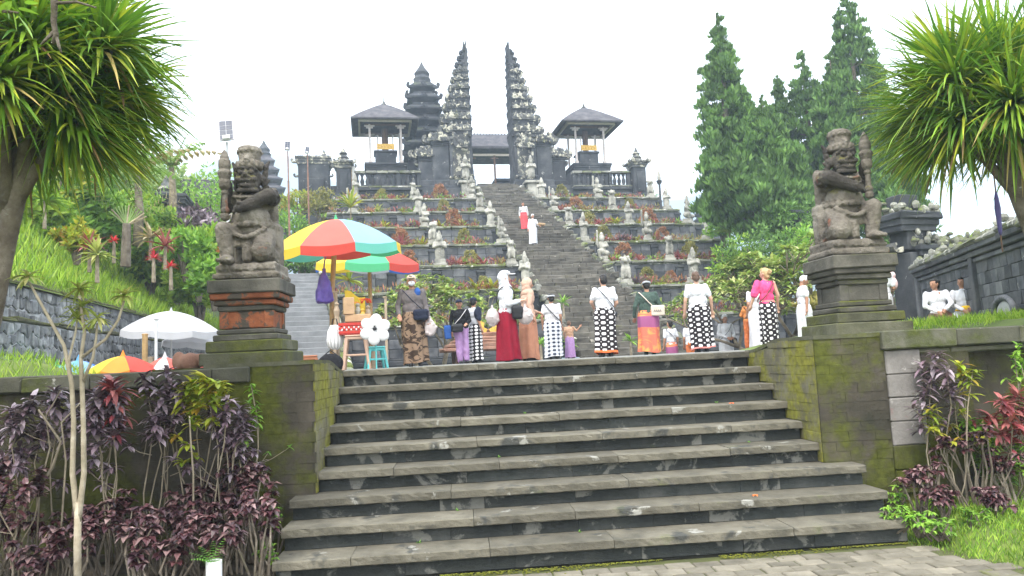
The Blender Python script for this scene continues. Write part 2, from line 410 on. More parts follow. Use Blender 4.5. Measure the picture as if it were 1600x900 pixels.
stone('moss_bright', [(.06, .055, .04), (.12, .11, .075), (.19, .18, .12)], 2.6, lichen=(.4, .38, .28), lich_t=.7, lich_s=7, moss=(.23, .225, .03), moss_t=.485, moss_s=2.0, rnd=.05, off=.0)
stone('wall_core', [(.012, .013, .01), (.025, .025, .018)], 3, rnd=0)
stone('coping', [(.05, .05, .035), (.09, .088, .065), (.14, .135, .1)], 2.2, lichen=(.45, .44, .38), lich_t=.68, lich_s=6, moss=(.075, .088, .02), moss_t=.56, moss_s=1.7, rnd=.2)
stone('pale_plaster', [(.13, .12, .11), (.21, .195, .18), (.28, .26, .24)], 3, lichen=(.42, .40, .37), lich_t=.62, moss=(.1, .11, .04), moss_t=.68, rnd=.12, rust=(.25, .1, .09), rust_t=.72)
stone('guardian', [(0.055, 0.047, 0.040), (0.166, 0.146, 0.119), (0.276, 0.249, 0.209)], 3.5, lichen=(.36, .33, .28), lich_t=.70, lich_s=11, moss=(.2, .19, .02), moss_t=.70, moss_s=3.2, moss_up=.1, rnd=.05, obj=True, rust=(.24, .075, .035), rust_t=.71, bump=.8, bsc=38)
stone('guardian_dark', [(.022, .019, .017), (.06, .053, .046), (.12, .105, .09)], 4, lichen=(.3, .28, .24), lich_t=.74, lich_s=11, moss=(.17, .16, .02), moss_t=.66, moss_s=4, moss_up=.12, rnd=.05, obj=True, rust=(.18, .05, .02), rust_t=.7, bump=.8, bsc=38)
stone('pedestal', [(.035, .033, .028), (.08, .075, .062), (.14, .13, .11)], 3, lichen=(.35, .33, .28), lich_t=.72, moss=(.10, .11, .02), moss_t=.62, moss_up=.12, rnd=.22)
stone('brick_red', [(0.104, 0.033, 0.016), (0.216, 0.071, 0.032), (0.288, 0.123, 0.063)], 4, lichen=(.07, .06, .048), lich_t=.50, lich_s=4, rnd=.2, moss=(.09, .08, .03), moss_t=.66)
stone('pedestal_moss', [(.04, .04, .025), (.08, .08, .05), (.13, .125, .09)], 3, lichen=(.42, .40, .33), lich_t=.68, moss=(.10, .108, .022), moss_t=.55, moss_up=.14, rnd=.15)
stone('andesite', [(0.020, 0.024, 0.028), (0.044, 0.047, 0.052), (0.088, 0.091, 0.095)], 1.1, lichen=(.36, .36, .34), lich_t=.645, lich_s=3.2, moss=(.09, .11, .03), moss_t=.72, moss_s=.8, moss_up=.16, rnd=.22, bsc=9)
stone('andesite_cap', [(.09, .095, .085), (.18, .18, .155), (.28, .275, .24)], 1.6, lichen=(.46, .45, .4), lich_t=.58, lich_s=3, moss=(.13, .16, .03), moss_t=.56, moss_s=1.0, moss_up=.08, rnd=.25, bsc=9)
stone('temple_step', [(.04, .037, .031), (.085, .078, .064), (.14, .13, .108)], 1.8, lichen=(.33, .31, .26), lich_t=.65, lich_s=4, moss=(.12, .12, .04), moss_t=.66, rnd=.25, bsc=9)
stone('small_statue', [(.12, .12, .105), (.30, .29, .25), (.46, .445, .39)], 2.8, lichen=(.5, .48, .42), lich_t=.62, moss=(.14, .15, .05), moss_t=.66, rnd=.15, bsc=12, bump=.6)
stone('ornament', [(.03, .034, .04), (.08, .082, .08), (.17, .165, .145)], 2, lichen=(.42, .40, .32), lich_t=.53, lich_s=3.2, moss=(.13, .14, .04), moss_t=.62, rnd=.3, bsc=9)
stone('wall_block', [(0.040, 0.044, 0.051), (0.090, 0.093, 0.101), (0.162, 0.164, 0.166)], 1.7, lichen=(.32, .32, .3), lich_t=.66, lich_s=5, moss=(.08, .1, .03), moss_t=.70, rnd=.35, bsc=14)
stone('rubble_stone', [(0.090, 0.094, 0.101), (0.195, 0.203, 0.209), (0.360, 0.362, 0.358)], 4, lichen=(.4, .4, .4), lich_t=.68, rnd=.4, moss=(.10, .13, .03), moss_t=.68)
stone('mortar', [(0.250, 0.263, 0.275), (0.375, 0.388, 0.400), (0.525, 0.525, 0.525)], 3, rnd=0)
stone('paver', [(0.093, 0.083, 0.061), (0.153, 0.138, 0.105), (0.221, 0.198, 0.153)], 4, moss=(.16, .19, .03), moss_t=.66, moss_s=2.2, rnd=.22, lichen=(.35, .34, .3), lich_t=.72)
stone('paver_joint', [(.05, .055, .025), (.09, .1, .03)], 3, rnd=0)
stone('side_stair', [(0.139, 0.145, 0.151), (0.191, 0.197, 0.203), (0.244, 0.249, 0.255)], 2, rnd=.1)
stone('plaza_paving', [(.10, .10, .09), (.16, .16, .145), (.22, .215, .2)], 2, moss=(.1, .12, .03), moss_t=.68, rnd=.2)
stone('soil', [(.02, .016, .011), (.05, .04, .028), (.085, .07, .05)], 6, moss=(.06, .09, .02), moss_t=.6, rnd=0, bump=.8)
stone('hill_soil', [(.06, .085, .02), (.10, .14, .03), (.15, .19, .045)], 1.2, rnd=0, bump=.6)
stone('far_hill', [(.02, .035, .03), (.03, .05, .035)], .02, rnd=0)
stone('thatch', [(0.041, 0.039, 0.046), (0.081, 0.078, 0.085), (0.135, 0.127, 0.130)], 2, rnd=.1, bsc=16, bump=.8, obj=True, lichen=(.17, .17, .17), lich_t=.66)
stone('bark', [(.07, .055, .04), (.15, .125, .095), (.24, .21, .17)], 5, rnd=.2, bump=.8, lichen=(.32, .32, .28), lich_t=.66, moss=(.12, .13, .04), moss_t=.66)
stone('pale_stem', [(.11, .09, .06), (.21, .175, .125), (.31, .27, .20)], 8, rnd=.22, bump=.3)
stone('pale_trunk', [(.20, .17, .115), (.33, .28, .20), (.44, .39, .30)], 7, rnd=.1, bump=.4)
stone('terracotta', [(.14, .07, .05), (.24, .13, .09), (.30, .18, .13)], 5, rnd=.15, lichen=(.15, .14, .12), lich_t=.6)
stone('white_stone', [(0.240, 0.246, 0.246), (0.312, 0.318, 0.312), (0.372, 0.372, 0.360)], 3, rnd=0, lichen=(.2, .2, .19), lich_t=.66)
# leaves
leafmat('purple_leaf', [(0.024, 0.011, 0.015), (0.062, 0.023, 0.026), (0.039, 0.017, 0.026), (0.116, 0.042, 0.046), (0.272, 0.183, 0.175), (0.068, 0.025, 0.030)], .12, .35, .5)
leafmat('mauve_leaf', [(0.049, 0.031, 0.047), (0.121, 0.085, 0.109), (0.211, 0.139, 0.171), (0.356, 0.296, 0.327), (0.097, 0.047, 0.070)], .15, .4, .5)
leafmat('red_leaf', [(0.125, 0.025, 0.037), (0.300, 0.062, 0.069), (0.400, 0.138, 0.125), (0.200, 0.062, 0.075)], .25, .45)
leafmat('yellow_green', [(.16, .26, .02), (.32, .40, .04), (.46, .42, .05), (.22, .30, .03), (.40, .22, .03)], .35, .45)
leafmat('fresh_green', [(0.091, 0.216, 0.026), (0.183, 0.359, 0.046), (0.293, 0.475, 0.065), (0.128, 0.273, 0.039)], .35, .45)
leafmat('dracaena', [(0.066, 0.168, 0.023), (0.151, 0.290, 0.027), (0.285, 0.427, 0.038), (0.105, 0.229, 0.027), (0.494, 0.518, 0.050), (0.076, 0.184, 0.025), (0.209, 0.352, 0.038)], .25, .38, .5)
leafmat('dracaena_dry', [(.22, .13, .05), (.34, .23, .10), (.42, .33, .10), (.15, .10, .05)], .2, .6)
leafmat('conifer', [(0.053, 0.114, 0.026), (0.092, 0.180, 0.039), (0.145, 0.255, 0.058), (0.069, 0.140, 0.032)], .2, .6, .2, .9, .45)
leafmat('frangipani', [(0.139, 0.240, 0.054), (0.239, 0.348, 0.084), (0.353, 0.432, 0.120), (0.454, 0.456, 0.192), (0.176, 0.288, 0.060)], .3, .5)
leafmat('olive_shrub', [(0.163, 0.175, 0.037), (0.250, 0.237, 0.062), (0.325, 0.275, 0.088), (0.213, 0.225, 0.050)], .25, .6)
leafmat('rust_shrub', [(0.260, 0.098, 0.058), (0.390, 0.156, 0.085), (0.338, 0.195, 0.078), (0.221, 0.130, 0.065)], .25, .6)
leafmat('grass', [(0.121, 0.220, 0.022), (0.218, 0.363, 0.033), (0.315, 0.473, 0.050), (0.411, 0.506, 0.077)], .4, .55)
leafmat('grass_dark', [(0.086, 0.187, 0.025), (0.173, 0.316, 0.037), (0.276, 0.431, 0.050), (0.379, 0.489, 0.075)], .35, .55)
leafmat('banana', [(0.149, 0.253, 0.069), (0.253, 0.380, 0.115), (0.345, 0.414, 0.161)], .35, .45)
leafmat('dry_frond', [(.32, .23, .12), (.45, .38, .25), (.26, .20, .12)], .3, .6)
leafmat('red_flower', [(.55, .02, .04), (.65, .05, .08), (.45, .02, .03)], .3, .5)
leafmat('fern', [(.08, .24, .03), (.14, .34, .05), (.2, .4, .06)], .35, .5)
leafmat('variegated', [(.30, .36, .09), (.45, .46, .15), (.18, .25, .05), (.52, .48, .2)], .35, .5)
# plain things
for nm, c in dict(skin=(.36, .19, .12), skin_pale=(.52, .31, .22)).items(): plain(nm, c, .55, .1, 6, .05)
for nm, c in dict(white_cloth=(.62, .63, .66), offwhite=(.52, .51, .52), red_skirt=(.22, .01, .025), brown_dress=(.40, .19, .12), pale_dress=(.50, .33, .25), grey_brown=(.13, .115, .115), green_shirt=(.055, .085, .07),
                  navy=(.018, .022, .04), black_cloth=(.012, .012, .014), lilac=(.36, .22, .42), orange_cloth=(.52, .20, .06), orange_pants=(.52, .15, .05), pink_top=(.78, .08, .22), beige=(.55, .45, .33),
                  yellow_cloth=(.75, .48, .03), grey_cloth=(.42, .43, .46), red_sash=(.62, .08, .09), pink_cloth=(.62, .28, .32), child_brown=(.42, .26, .17), pale_pink=(.72, .52, .50), orange_sarong=(.60, .17, .09), blue_cloth=(.03, .09, .30)).items(): cloth(nm, c)
plain('hair', (.012, .010, .009), .5, .3, 30, .4); plain('hair_blond', (.42, .28, .14), .5, .25, 30, .4); plain('hair_brown', (.10, .06, .04), .5, .25, 30, .4)
plain('eye_dark', (.02, .015, .012), .3); plain('lip', (.30, .09, .08), .5)
pattern_cloth('sarong_squares', (.02, .016, .018), (.78, .76, .76), 'squares', 7.5, 9)
pattern_cloth('sarong_squares_hem', (.02, .016, .018), (.78, .76, .76), 'squares', 7.5, 9, [(-.1, .045, (.75, .17, .05))])
pattern_cloth('sarong_squares_pink', (.02, .016, .018), (.78, .76, .76), 'squares', 7.5, 9, [(-.1, .03, (.7, .25, .22))])
pattern_cloth('sarong_dots', (.02, .018, .02), (.75, .75, .75), 'dots', 8, 11)
pattern_cloth('sarong_check', (.02, .025, .05), (.75, .77, .82), 'check', 9, 10)
pattern_cloth('sarong_batik', (.045, .03, .022), (.22, .15, .10), 'batik', 9, 9)
pattern_cloth('sarong_orange', (.62, .16, .10), (.70, .33, .10), 'batik', 3, 5, [(.55, .8, (.30, .09, .20))])
pattern_cloth('striped_bag', (.03, .03, .04), (.75, .75, .75), 'check', 14, .01)
for nm, c in dict(fab_yellow=(.80, .56, .06), fab_red=(.62, .08, .06), fab_pink=(.70, .15, .12), fab_blue=(.27, .43, .58), fab_green=(.10, .50, .24), fab_teal=(.16, .55, .45), fab_white=(.62, .62, .64), fab_royal=(.07, .20, .62), fab_orange=(.82, .30, .05), fab_sky=(.16, .42, .72)).items():
    plain(nm, c, .7, .06, 3, .04, trans=.35)
plain('bamboo', (.38, .24, .11), .5, .25, 12, .2); plain('metal_pole', (.5, .5, .5), .4, .1, 8, 0, .8); plain('steel_white', (.62, .62, .62), .4)
plain('plastic_brown', (.30, .12, .06), .4, .08); plain('plastic_teal', (.10, .42, .42), .35, .08); plain('plastic_red', (.45, .04, .03), .35, .1); plain('plastic_white', (.6, .6, .6), .35, .04)
plain('plastic_tan', (.45, .30, .22), .4, .08)
plain('plastic_bag', (.62, .56, .55), .3, .1, 12, .8, 14, trans=.35); plain('purple_bag', (.15, .10, .42), .35, .2, 10, .6, 14, trans=.2)
plain('cardboard', (.42, .28, .16), .8, .12); plain('black_plastic', (.015, .015, .017), .4); plain('leather_brown', (.12, .06, .035), .5); plain('canvas_bag', (.55, .48, .40), .9, .12)
plain('solar_cell', (.05, .055, .075), .25, .2); plain('lamp_grey', (.35, .35, .36), .4); plain('gold_panel', (.62, .38, .07), .45, .35, 14, .3); plain('wood_dark', (.09, .05, .03), .6, .3)
plain('wood_pale', (.36, .28, .2), .7, .2, rnd=.2); plain('cream_paint', (.42, .37, .29), .6, .15); plain('post_paint', (.42, .38, .36), .6, .2)
plain('tarp_blue', (.42, .55, .80), .4, .15, 5, .4, 8); plain('tarp_dark', (.03, .03, .035), .6); plain('pvc', (.72, .72, .72), .35, .05); plain('purple_flag', (.06, .05, .14), .7); plain('flag_white', (.7, .7, .66), .6)
plain('teeth', (.45, .41, .33), .6); plain('flower_orange', (.8, .2, .05), .6); plain('petal_white', (.75, .72, .62), .6)
plain('black_print', (.02, .02, .02), .6)
# ------------------------------------------------------------------ the setting: ground sheets, hill, far mountain
D_, H_ = .34, .198
GZ = -9*H_                                   # lower ground
g = MB(); g.add([(-1900, -60, GZ-.35), (1900, -60, GZ-.35), (1900, 1900, GZ-.35), (-1900, 1900, GZ-.35)], [[0, 1, 2, 3]]); struct('ground', g, 'hill_soil')
def sheet(name, x0, x1, y0, y1, fz, nx, ny, m, smooth=True, kind='structure'):
    b = MB(); xs = np.linspace(x0, x1, nx+1); ys = np.linspace(y0, y1, ny+1)
    V = [(x, y, fz(x, y)) for y in ys for x in xs]
    Fq = [[j*(nx+1)+i, j*(nx+1)+i+1, (j+1)*(nx+1)+i+1, (j+1)*(nx+1)+i] for j in range(ny) for i in range(nx)]
    b.add(V, Fq); return struct(name, b, m, smooth, kind)
# plaza behind the stairs (top step level), then a lower court in front of the temple
PL = MB(); PL.box((4.2, 4.9, -.25), (15.4, 9.2, .5), .004); struct('plaza', PL, 'plaza_paving')
LC = MB(); LC.box((0, 28, -1.05), (60, 38, .9), .01); struct('lower_court', LC, 'plaza_paving')
WA, WB = Vector((-6.25, -2.0)), Vector((-9.95, 23.1))     # foot line of the rubble wall on the left
_wd = (WB-WA).normalized(); _wn = Vector((-_wd.y, _wd.x))   # left normal
def wall_s(x, y): return (Vector((x, y))-WA).dot(_wn)
def hill_z(x, y):
    s = wall_s(x, y); b = .25*math.sin(x*.7+y*.33)+.2*math.sin(y*.5-x*.4)
    if s < .3: return -.8+.02*math.sin(x*3+y)
    return 1.74+.72*min(s-.3, 9)+.22*max(0, min(s-9.3, 22))+b*min(1, max(0, s-1)*.5)
hb = MB(); nx_, ny_ = 44, 60
V = []; 
for j in range(ny_+1):
    yy = -8+ (70)*j/ny_
    bx = WA.x+(_wd.x/_wd.y)*(yy-WA.y)
    for i in range(nx_+1):
        xx = bx-.28-(i/nx_)**1.6*38
        V.append((xx, yy, hill_z(xx, yy) if i else 1.70))
hb.add(V, [[j*(nx_+1)+i+1, j*(nx_+1)+i, (j+1)*(nx_+1)+i, (j+1)*(nx_+1)+i+1] for j in range(ny_) for i in range(nx_)])
struct('hillside', hb, 'hill_soil', True)
sheet('stall_yard', -12, -3.45, -1.2, 32, lambda x, y: -.72+.03*math.sin(x*2+y*1.3), 8, 20, 'plaza_paving')
# mound of grass behind the left end of the front wall
def mound_z(x, y): return -.5+.88*math.exp(-((x+6.0)/1.6)**2-((y-.8)/1.3)**2)
sheet('grass_mound', -8.6, -3.6, -1.4, 4, mound_z, 16, 16, 'hill_soil')
# raised lawn behind the right end of the wall
sheet('raised_lawn', 5.6, 13, -1.3, 5.6, lambda x, y: -.02+.26*min(1, max(0, (x-5.6)/1.3)), 20, 14, 'hill_soil')
# lower front: planting bed left, lawn right, paving in the middle
sheet('planting_bed', -9, -1.66, -5.4, -1.7, lambda x, y: GZ+.05+.10*min(1, max(0, (-1.8-x)*1.2))+.02*math.sin(x*9)*math.sin(y*7), 40, 20, 'soil')
def lawn_z(x, y): return GZ-.05+.19*min(1, max(0, (x-4.0-.38*max(0, -2.92-y))*1.6))+.012*math.sin(x*8)*math.sin(y*9)
sheet('lawn', 3.75, 11, -6.5, -1.55, lawn_z, 40, 28, 'hill_soil')
pb = MB(); pb.add([(-3, -8, GZ-.014), (6.5, -8, GZ-.014), (6.5, -2.7, GZ-.014), (-3, -2.7, GZ-.014)], [[0, 1, 2, 3]])
pav = struct('pavement', pb, 'paver_joint')
pm = []
for k in range(4):
    b = MB(); b.box((0, 0, 0), (.232, .148, .06), .008, jit=.0025); pm.append(b.mesh('paver'))
row = 0; y = -2.92
while y > -4.5:
    x = -1.6+(row % 2)*.12
    lim = 3.98+.06*row
    while x < lim and y > -4.5:
        put('paver', pm[rng.integers(4)], 'paver', pav, (x+rng.normal(0, .003), y+rng.normal(0, .002), GZ-.030+rng.normal(0, .0025)), rng.normal(0, .008)); x += .242
    y -= .158; row += 1
# moss line where the stair meets the paving
mb = MB()
for i in range(2600):
    x = rng.uniform(-1.3, 4.0); r_ = rng.uniform(.003, .012); yb = -2.70-abs(rng.normal(0, .05+.03*math.sin(x*3)))
    if math.sin(x*2.1)+math.sin(x*5.3+1) < -.9: continue
    mb.ball((x, yb, GZ), (r_, r_*.9, r_*.3), 5, 4)
leafmat('moss_clump', [(.07, .08, .012), (.13, .14, .02), (.17, .17, .03)], .1, .9, .1)
struct('moss', mb, 'moss_clump', True, 'stuff')
# far mountain ridge, blue through the haze
def ridge(name, x0, x1, Y, fh, n, depth=120):
    b = MB(); xs = np.linspace(x0, x1, n); V = []
    for k, (yo, hf) in enumerate(((0, 0), (depth*.5, .55), (depth, 1.0), (depth*1.6, .3))):
        for x in xs: V.append((x, Y+yo+8*math.sin(x*.05+k), GZ+fh(x)*hf+3*math.sin(x*.11+k*2)*hf))
    b.add(V, [[k*n+i, k*n+i+1, (k+1)*n+i+1, (k+1)*n+i] for k in range(3) for i in range(n-1)]); return struct(name, b, 'far_hill', True)
ridge('mountain', -1200, 1400, 700, lambda x: 225*math.exp(-((x+240)/230)**2)+165*math.exp(-((x-310)/250)**2)+45+10*math.sin(x*.016), 90, 220)

# ------------------------------------------------------------------ front staircase
st = thing('front_staircase', 'wide dark stone staircase with nine worn steps in the foreground', 'staircase', (0, 0, 0))
core = MB()
for k in range(9):
    x0, x1 = (-1.5, 3.75) if k < 5 else (-1.66, 3.98)
    core.box(((x0+x1)/2, -k*D_+.075+.3, (-k*H_-.075+GZ-.3)/2-.0), (x1-x0-.02, .6, (-k*H_-.085-(GZ-.3))), .004)
core.build('stair_core', 'wall_core', st)
for k in range(9):
    x0, x1 = (-1.47, 3.70) if k < 5 else (-1.68, 4.0)
    x = x0; z = -k*H_
    while x < x1-.01:
        L = min(rng.uniform(.65, 1.75), x1-x)
        if x1-(x+L) < .3: L = x1-x
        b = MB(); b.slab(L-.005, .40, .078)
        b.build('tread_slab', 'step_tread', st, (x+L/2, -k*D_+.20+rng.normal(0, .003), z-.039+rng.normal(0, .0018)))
        x += L
    x = x0+.02
    while x < x1-.03:
        L = min(rng.uniform(.4, 1.2), x1-.02-x)
        if x1-(x+L) < .25: L = x1-.02-x
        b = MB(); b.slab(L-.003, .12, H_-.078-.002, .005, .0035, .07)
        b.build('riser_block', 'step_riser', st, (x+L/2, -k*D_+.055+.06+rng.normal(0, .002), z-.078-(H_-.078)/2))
        x += L
# small weeds on the steps
for (px, k) in ((655, 8), (905, 8), (715, 7), (780, 5), (1170, 5), (820, 3), (1120, 3)):
    b = MB(); c = on_ground(px, -(k-1)*D_+.03, -k*H_)
    for i in range(9):
        a = rng.uniform(0, 2*PI); b.leaf((0, 0, 0), (math.cos(a), math.sin(a)-.3, rng.uniform(.4, 1.4)), rng.uniform(.018, .04), .012, .6)
    o = b.build('weed', 'fern', None, c); tag(o, 'tiny green weed against a riser, %s step from the top, %s' % (['','','','fourth','','sixth','','eighth','lowest'][k], 'left half' if px < 870 else 'right half'), 'weed', 'weeds growing on the front stairs')
for i, (px, k, dy, lb) in enumerate(((1143, 3, .10, 'red fallen flower on the fourth step from the top'), (1180, 7, .16, 'orange fallen petal on the second step from the bottom'), (1400, 8, .2, 'orange fallen flower at the right end of the lowest step'))):
    c = on_ground(px, -k*D_+dy, -k*H_+.003); b = MB()
    for q in range(5): b.leaf((0, 0, .004), (math.cos(q*1.256), math.sin(q*1.256), .35), .034, .03, .7)
    tag(b.build('fallen_flower', 'flower_orange', None, c), lb, 'flower', 'fallen flowers on the steps')

# ------------------------------------------------------------------ front walls
BR = []
for k in range(5):
    b = MB(); b.box((0, 0, 0), (.2872, .05, .0992), .0022, jit=.0013); BR.append(b.mesh('stone_brick'))
BRS = []
for k in range(4):
    b = MB(); b.box((0, 0, 0), (.05, .2872, .0992), .0022, jit=.0013); BRS.append(b.mesh('stone_brick'))
def brick_front(parent, x0, x1, z0, z1, yf, m, ch=.1):
    r_ = 0; z = z0
    while z < z1-.02:
        h = min(ch, z1-z); x = x0-(r_ % 2)*.145
        while x < x1-.01:
            a, b = max(x, x0), min(x+.288, x1)
            if b-a > .03:
                put('stone_brick', BR[rng.integers(5)], m, parent, ((a+b)/2, yf+.0205+rng.normal(0, .0014), z+h/2), rng.normal(0, .006), scale=((b-a)/.288, 1, h/.1))
            x += .288
        z += ch; r_ += 1
def brick_side(parent, xf, sgn, y0, y1, z0f, z1f, m, ch=.1):
    z = GZ; r_ = 0
    while z < .3:
        y = y0-(r_ % 2)*.145
        while y < y1-.01:
            a, b = max(y, y0), min(y+.288, y1); mid = (a+b)/2
            if b-a > .03 and z0f(mid) < z+.08 and z+ch*.55 < z1f(mid):
                t = min(z+ch, z1f(mid)); h = t-z
                put('stone_brick', BRS[rng.integers(4)], m, parent, (xf-sgn*.02+rng.normal(0, .003), mid, z+h/2), rng.normal(0, .006), scale=(1, (b-a)/.288, h/.1))
            y += .288
        z += ch; r_ += 1
def swoop(y): # top of the stair cheek: full height in front, dips to the platform at the back
    t = min(1, max(0, (y+1.0)/1.05)); return .12-.125*(3*t*t-2*t**3)
def cheek(parent, xa, xb, m):
    ys = np.linspace(-1.752, .12, 18); poly = [(y, swoop(y)-.012) for y in ys]+[(.12, GZ-.2), (-1.752, GZ-.2)]
    b = MB(); b.prism(poly, xb-xa, 'x', ((xa+xb)/2, 0, 0)); return b.build('core', m, parent)
def topcap(parent, xa, xb, m):   # weathered capping that follows the swoop
    b = MB(); ys = np.linspace(-1.775, .14, 20)
    poly = [(y, swoop(y)+.012) for y in ys]+[(y, swoop(y)-.03) for y in ys[::-1]]
    b.prism(poly, xb-xa, 'x', ((xa+xb)/2, 0, 0)); return b.build('cap', m, parent)
lw = thing('retaining_wall', 'moss covered brick retaining wall left of the stairs', 'wall', (0, 0, 0))
cheek(lw, -3.05, -1.49, 'mossy_wall')
b = MB(); b.box((-4.6, -1.2, (GZ-.2+.02)/2), (3.2, 1.1, .22-GZ), .005); b.build('core', 'mossy_wall', lw)
brick_front(lw, -5.6, -2.08, GZ, -.085, -1.75, 'mossy_wall'); brick_front(lw, -2.08, -1.475, GZ, .10, -1.762, 'mossy_wall')
brick_side(lw, -1.475, 1, -1.74, .1, lambda y: -math.ceil(max(0, -y)/D_)*H_-.12, lambda y: swoop(y)-.02, 'moss_bright')
topcap(lw, -2.55, -1.468, 'pedestal_moss')
x = -6.0
while x < -2.12:
    L = min(rng.uniform(.55, .95), -2.1-x); b = MB(); b.box((0, 0, 0), (L-.006, 1.2, .15), .012, jit=.004)
    b.build('coping_stone', 'coping', lw, (x+L/2, -1.22, .02+rng.normal(0, .003))); x += L
b = MB(); b.box((-4.0, -1.2, .02), (4, 1.06, .13), .004); b.build('core_top', 'wall_core', lw)
rw = thing('retaining_wall', 'moss covered brick pier and wall right of the stairs', 'wall', (0, 0, 0))
cheek(rw, 3.72, 5.4, 'mossy_wall')
brick_front(rw, 3.705, 4.45, GZ, .10, -1.76, 'mossy_wall')
brick_side(rw, 3.705, -1, -1.74, .1, lambda y: -math.ceil(max(0, -y)/D_)*H_-.12, lambda y: swoop(y)-.02, 'moss_bright')
topcap(rw, 3.698, 5.3, 'pedestal_moss')
b = MB(); b.box((6.6, -1.05, (GZ-.2+.1)/2), (4.0, 1.038, .3-GZ), .005); b.build('core', 'mossy_wall', rw)
b = MB()
for i in range(6):
    b = MB(); b.box((0, 0, 0), (.39-.006*(i % 2), .2, .243), .012, jit=.003); b.build('pilaster_block', 'pale_plaster' if i < 4 else 'mossy_wall', rw, (4.66, -1.68, -.19-.247*i))
brick_front(rw, 4.86, 8.0, GZ, -.08, -1.57, 'mossy_wall')
for (zz, hh, yf, x0, mm) in ((-.085, .06, -1.76, 4.47, 'coping'), (.045, .19, -1.83, 4.42, 'coping')):
    x = x0
    while x < 8.0:
        L = rng.uniform(.6, 1.0); b = MB(); b.box((0, 0, 0), (L-.006, 1.2, hh), .014, jit=.004); b.build('coping_stone', mm, rw, (x+L/2, yf+.6, zz+rng.normal(0, .002))); x += L

# ------------------------------------------------------------------ guardian statues on their pedestals
def pedestal(name, loc, label, red):
    t = thing(name, label, 'pedestal', loc); z = 0
    P_ = 'pedestal'; B = 'brick_red' if red else 'pedestal'
    for (wd, h, m, nm) in ((.90, .14, 'pedestal_moss', 'base_slab'), (.80, .12, 'pedestal_moss', 'base_slab'), (.68, .07, P_, 'plinth_slab'), (.62, .06, P_, 'plinth_slab'), (.54, .19, B, 'shaft'),
                           (.60, .06, P_, 'moulding'), (.66, .06, B, 'moulding'), (.72, .07, B if red else P_, 'moulding'), (.77, .15, P_, 'cornice')):
        b = MB(); b.box((0, 0, z+h/2), (wd, wd*.97, h-.002), .012, jit=.003)
        if nm == 'shaft':
            for s in (-1, 1):
                for q in (-1, 1): b.box((s*(wd/2-.035), q*(wd*.97/2-.035), z+h/2), (.10, .10, h-.004), .006)
        b.build(nm, m, t); z += h
    return t
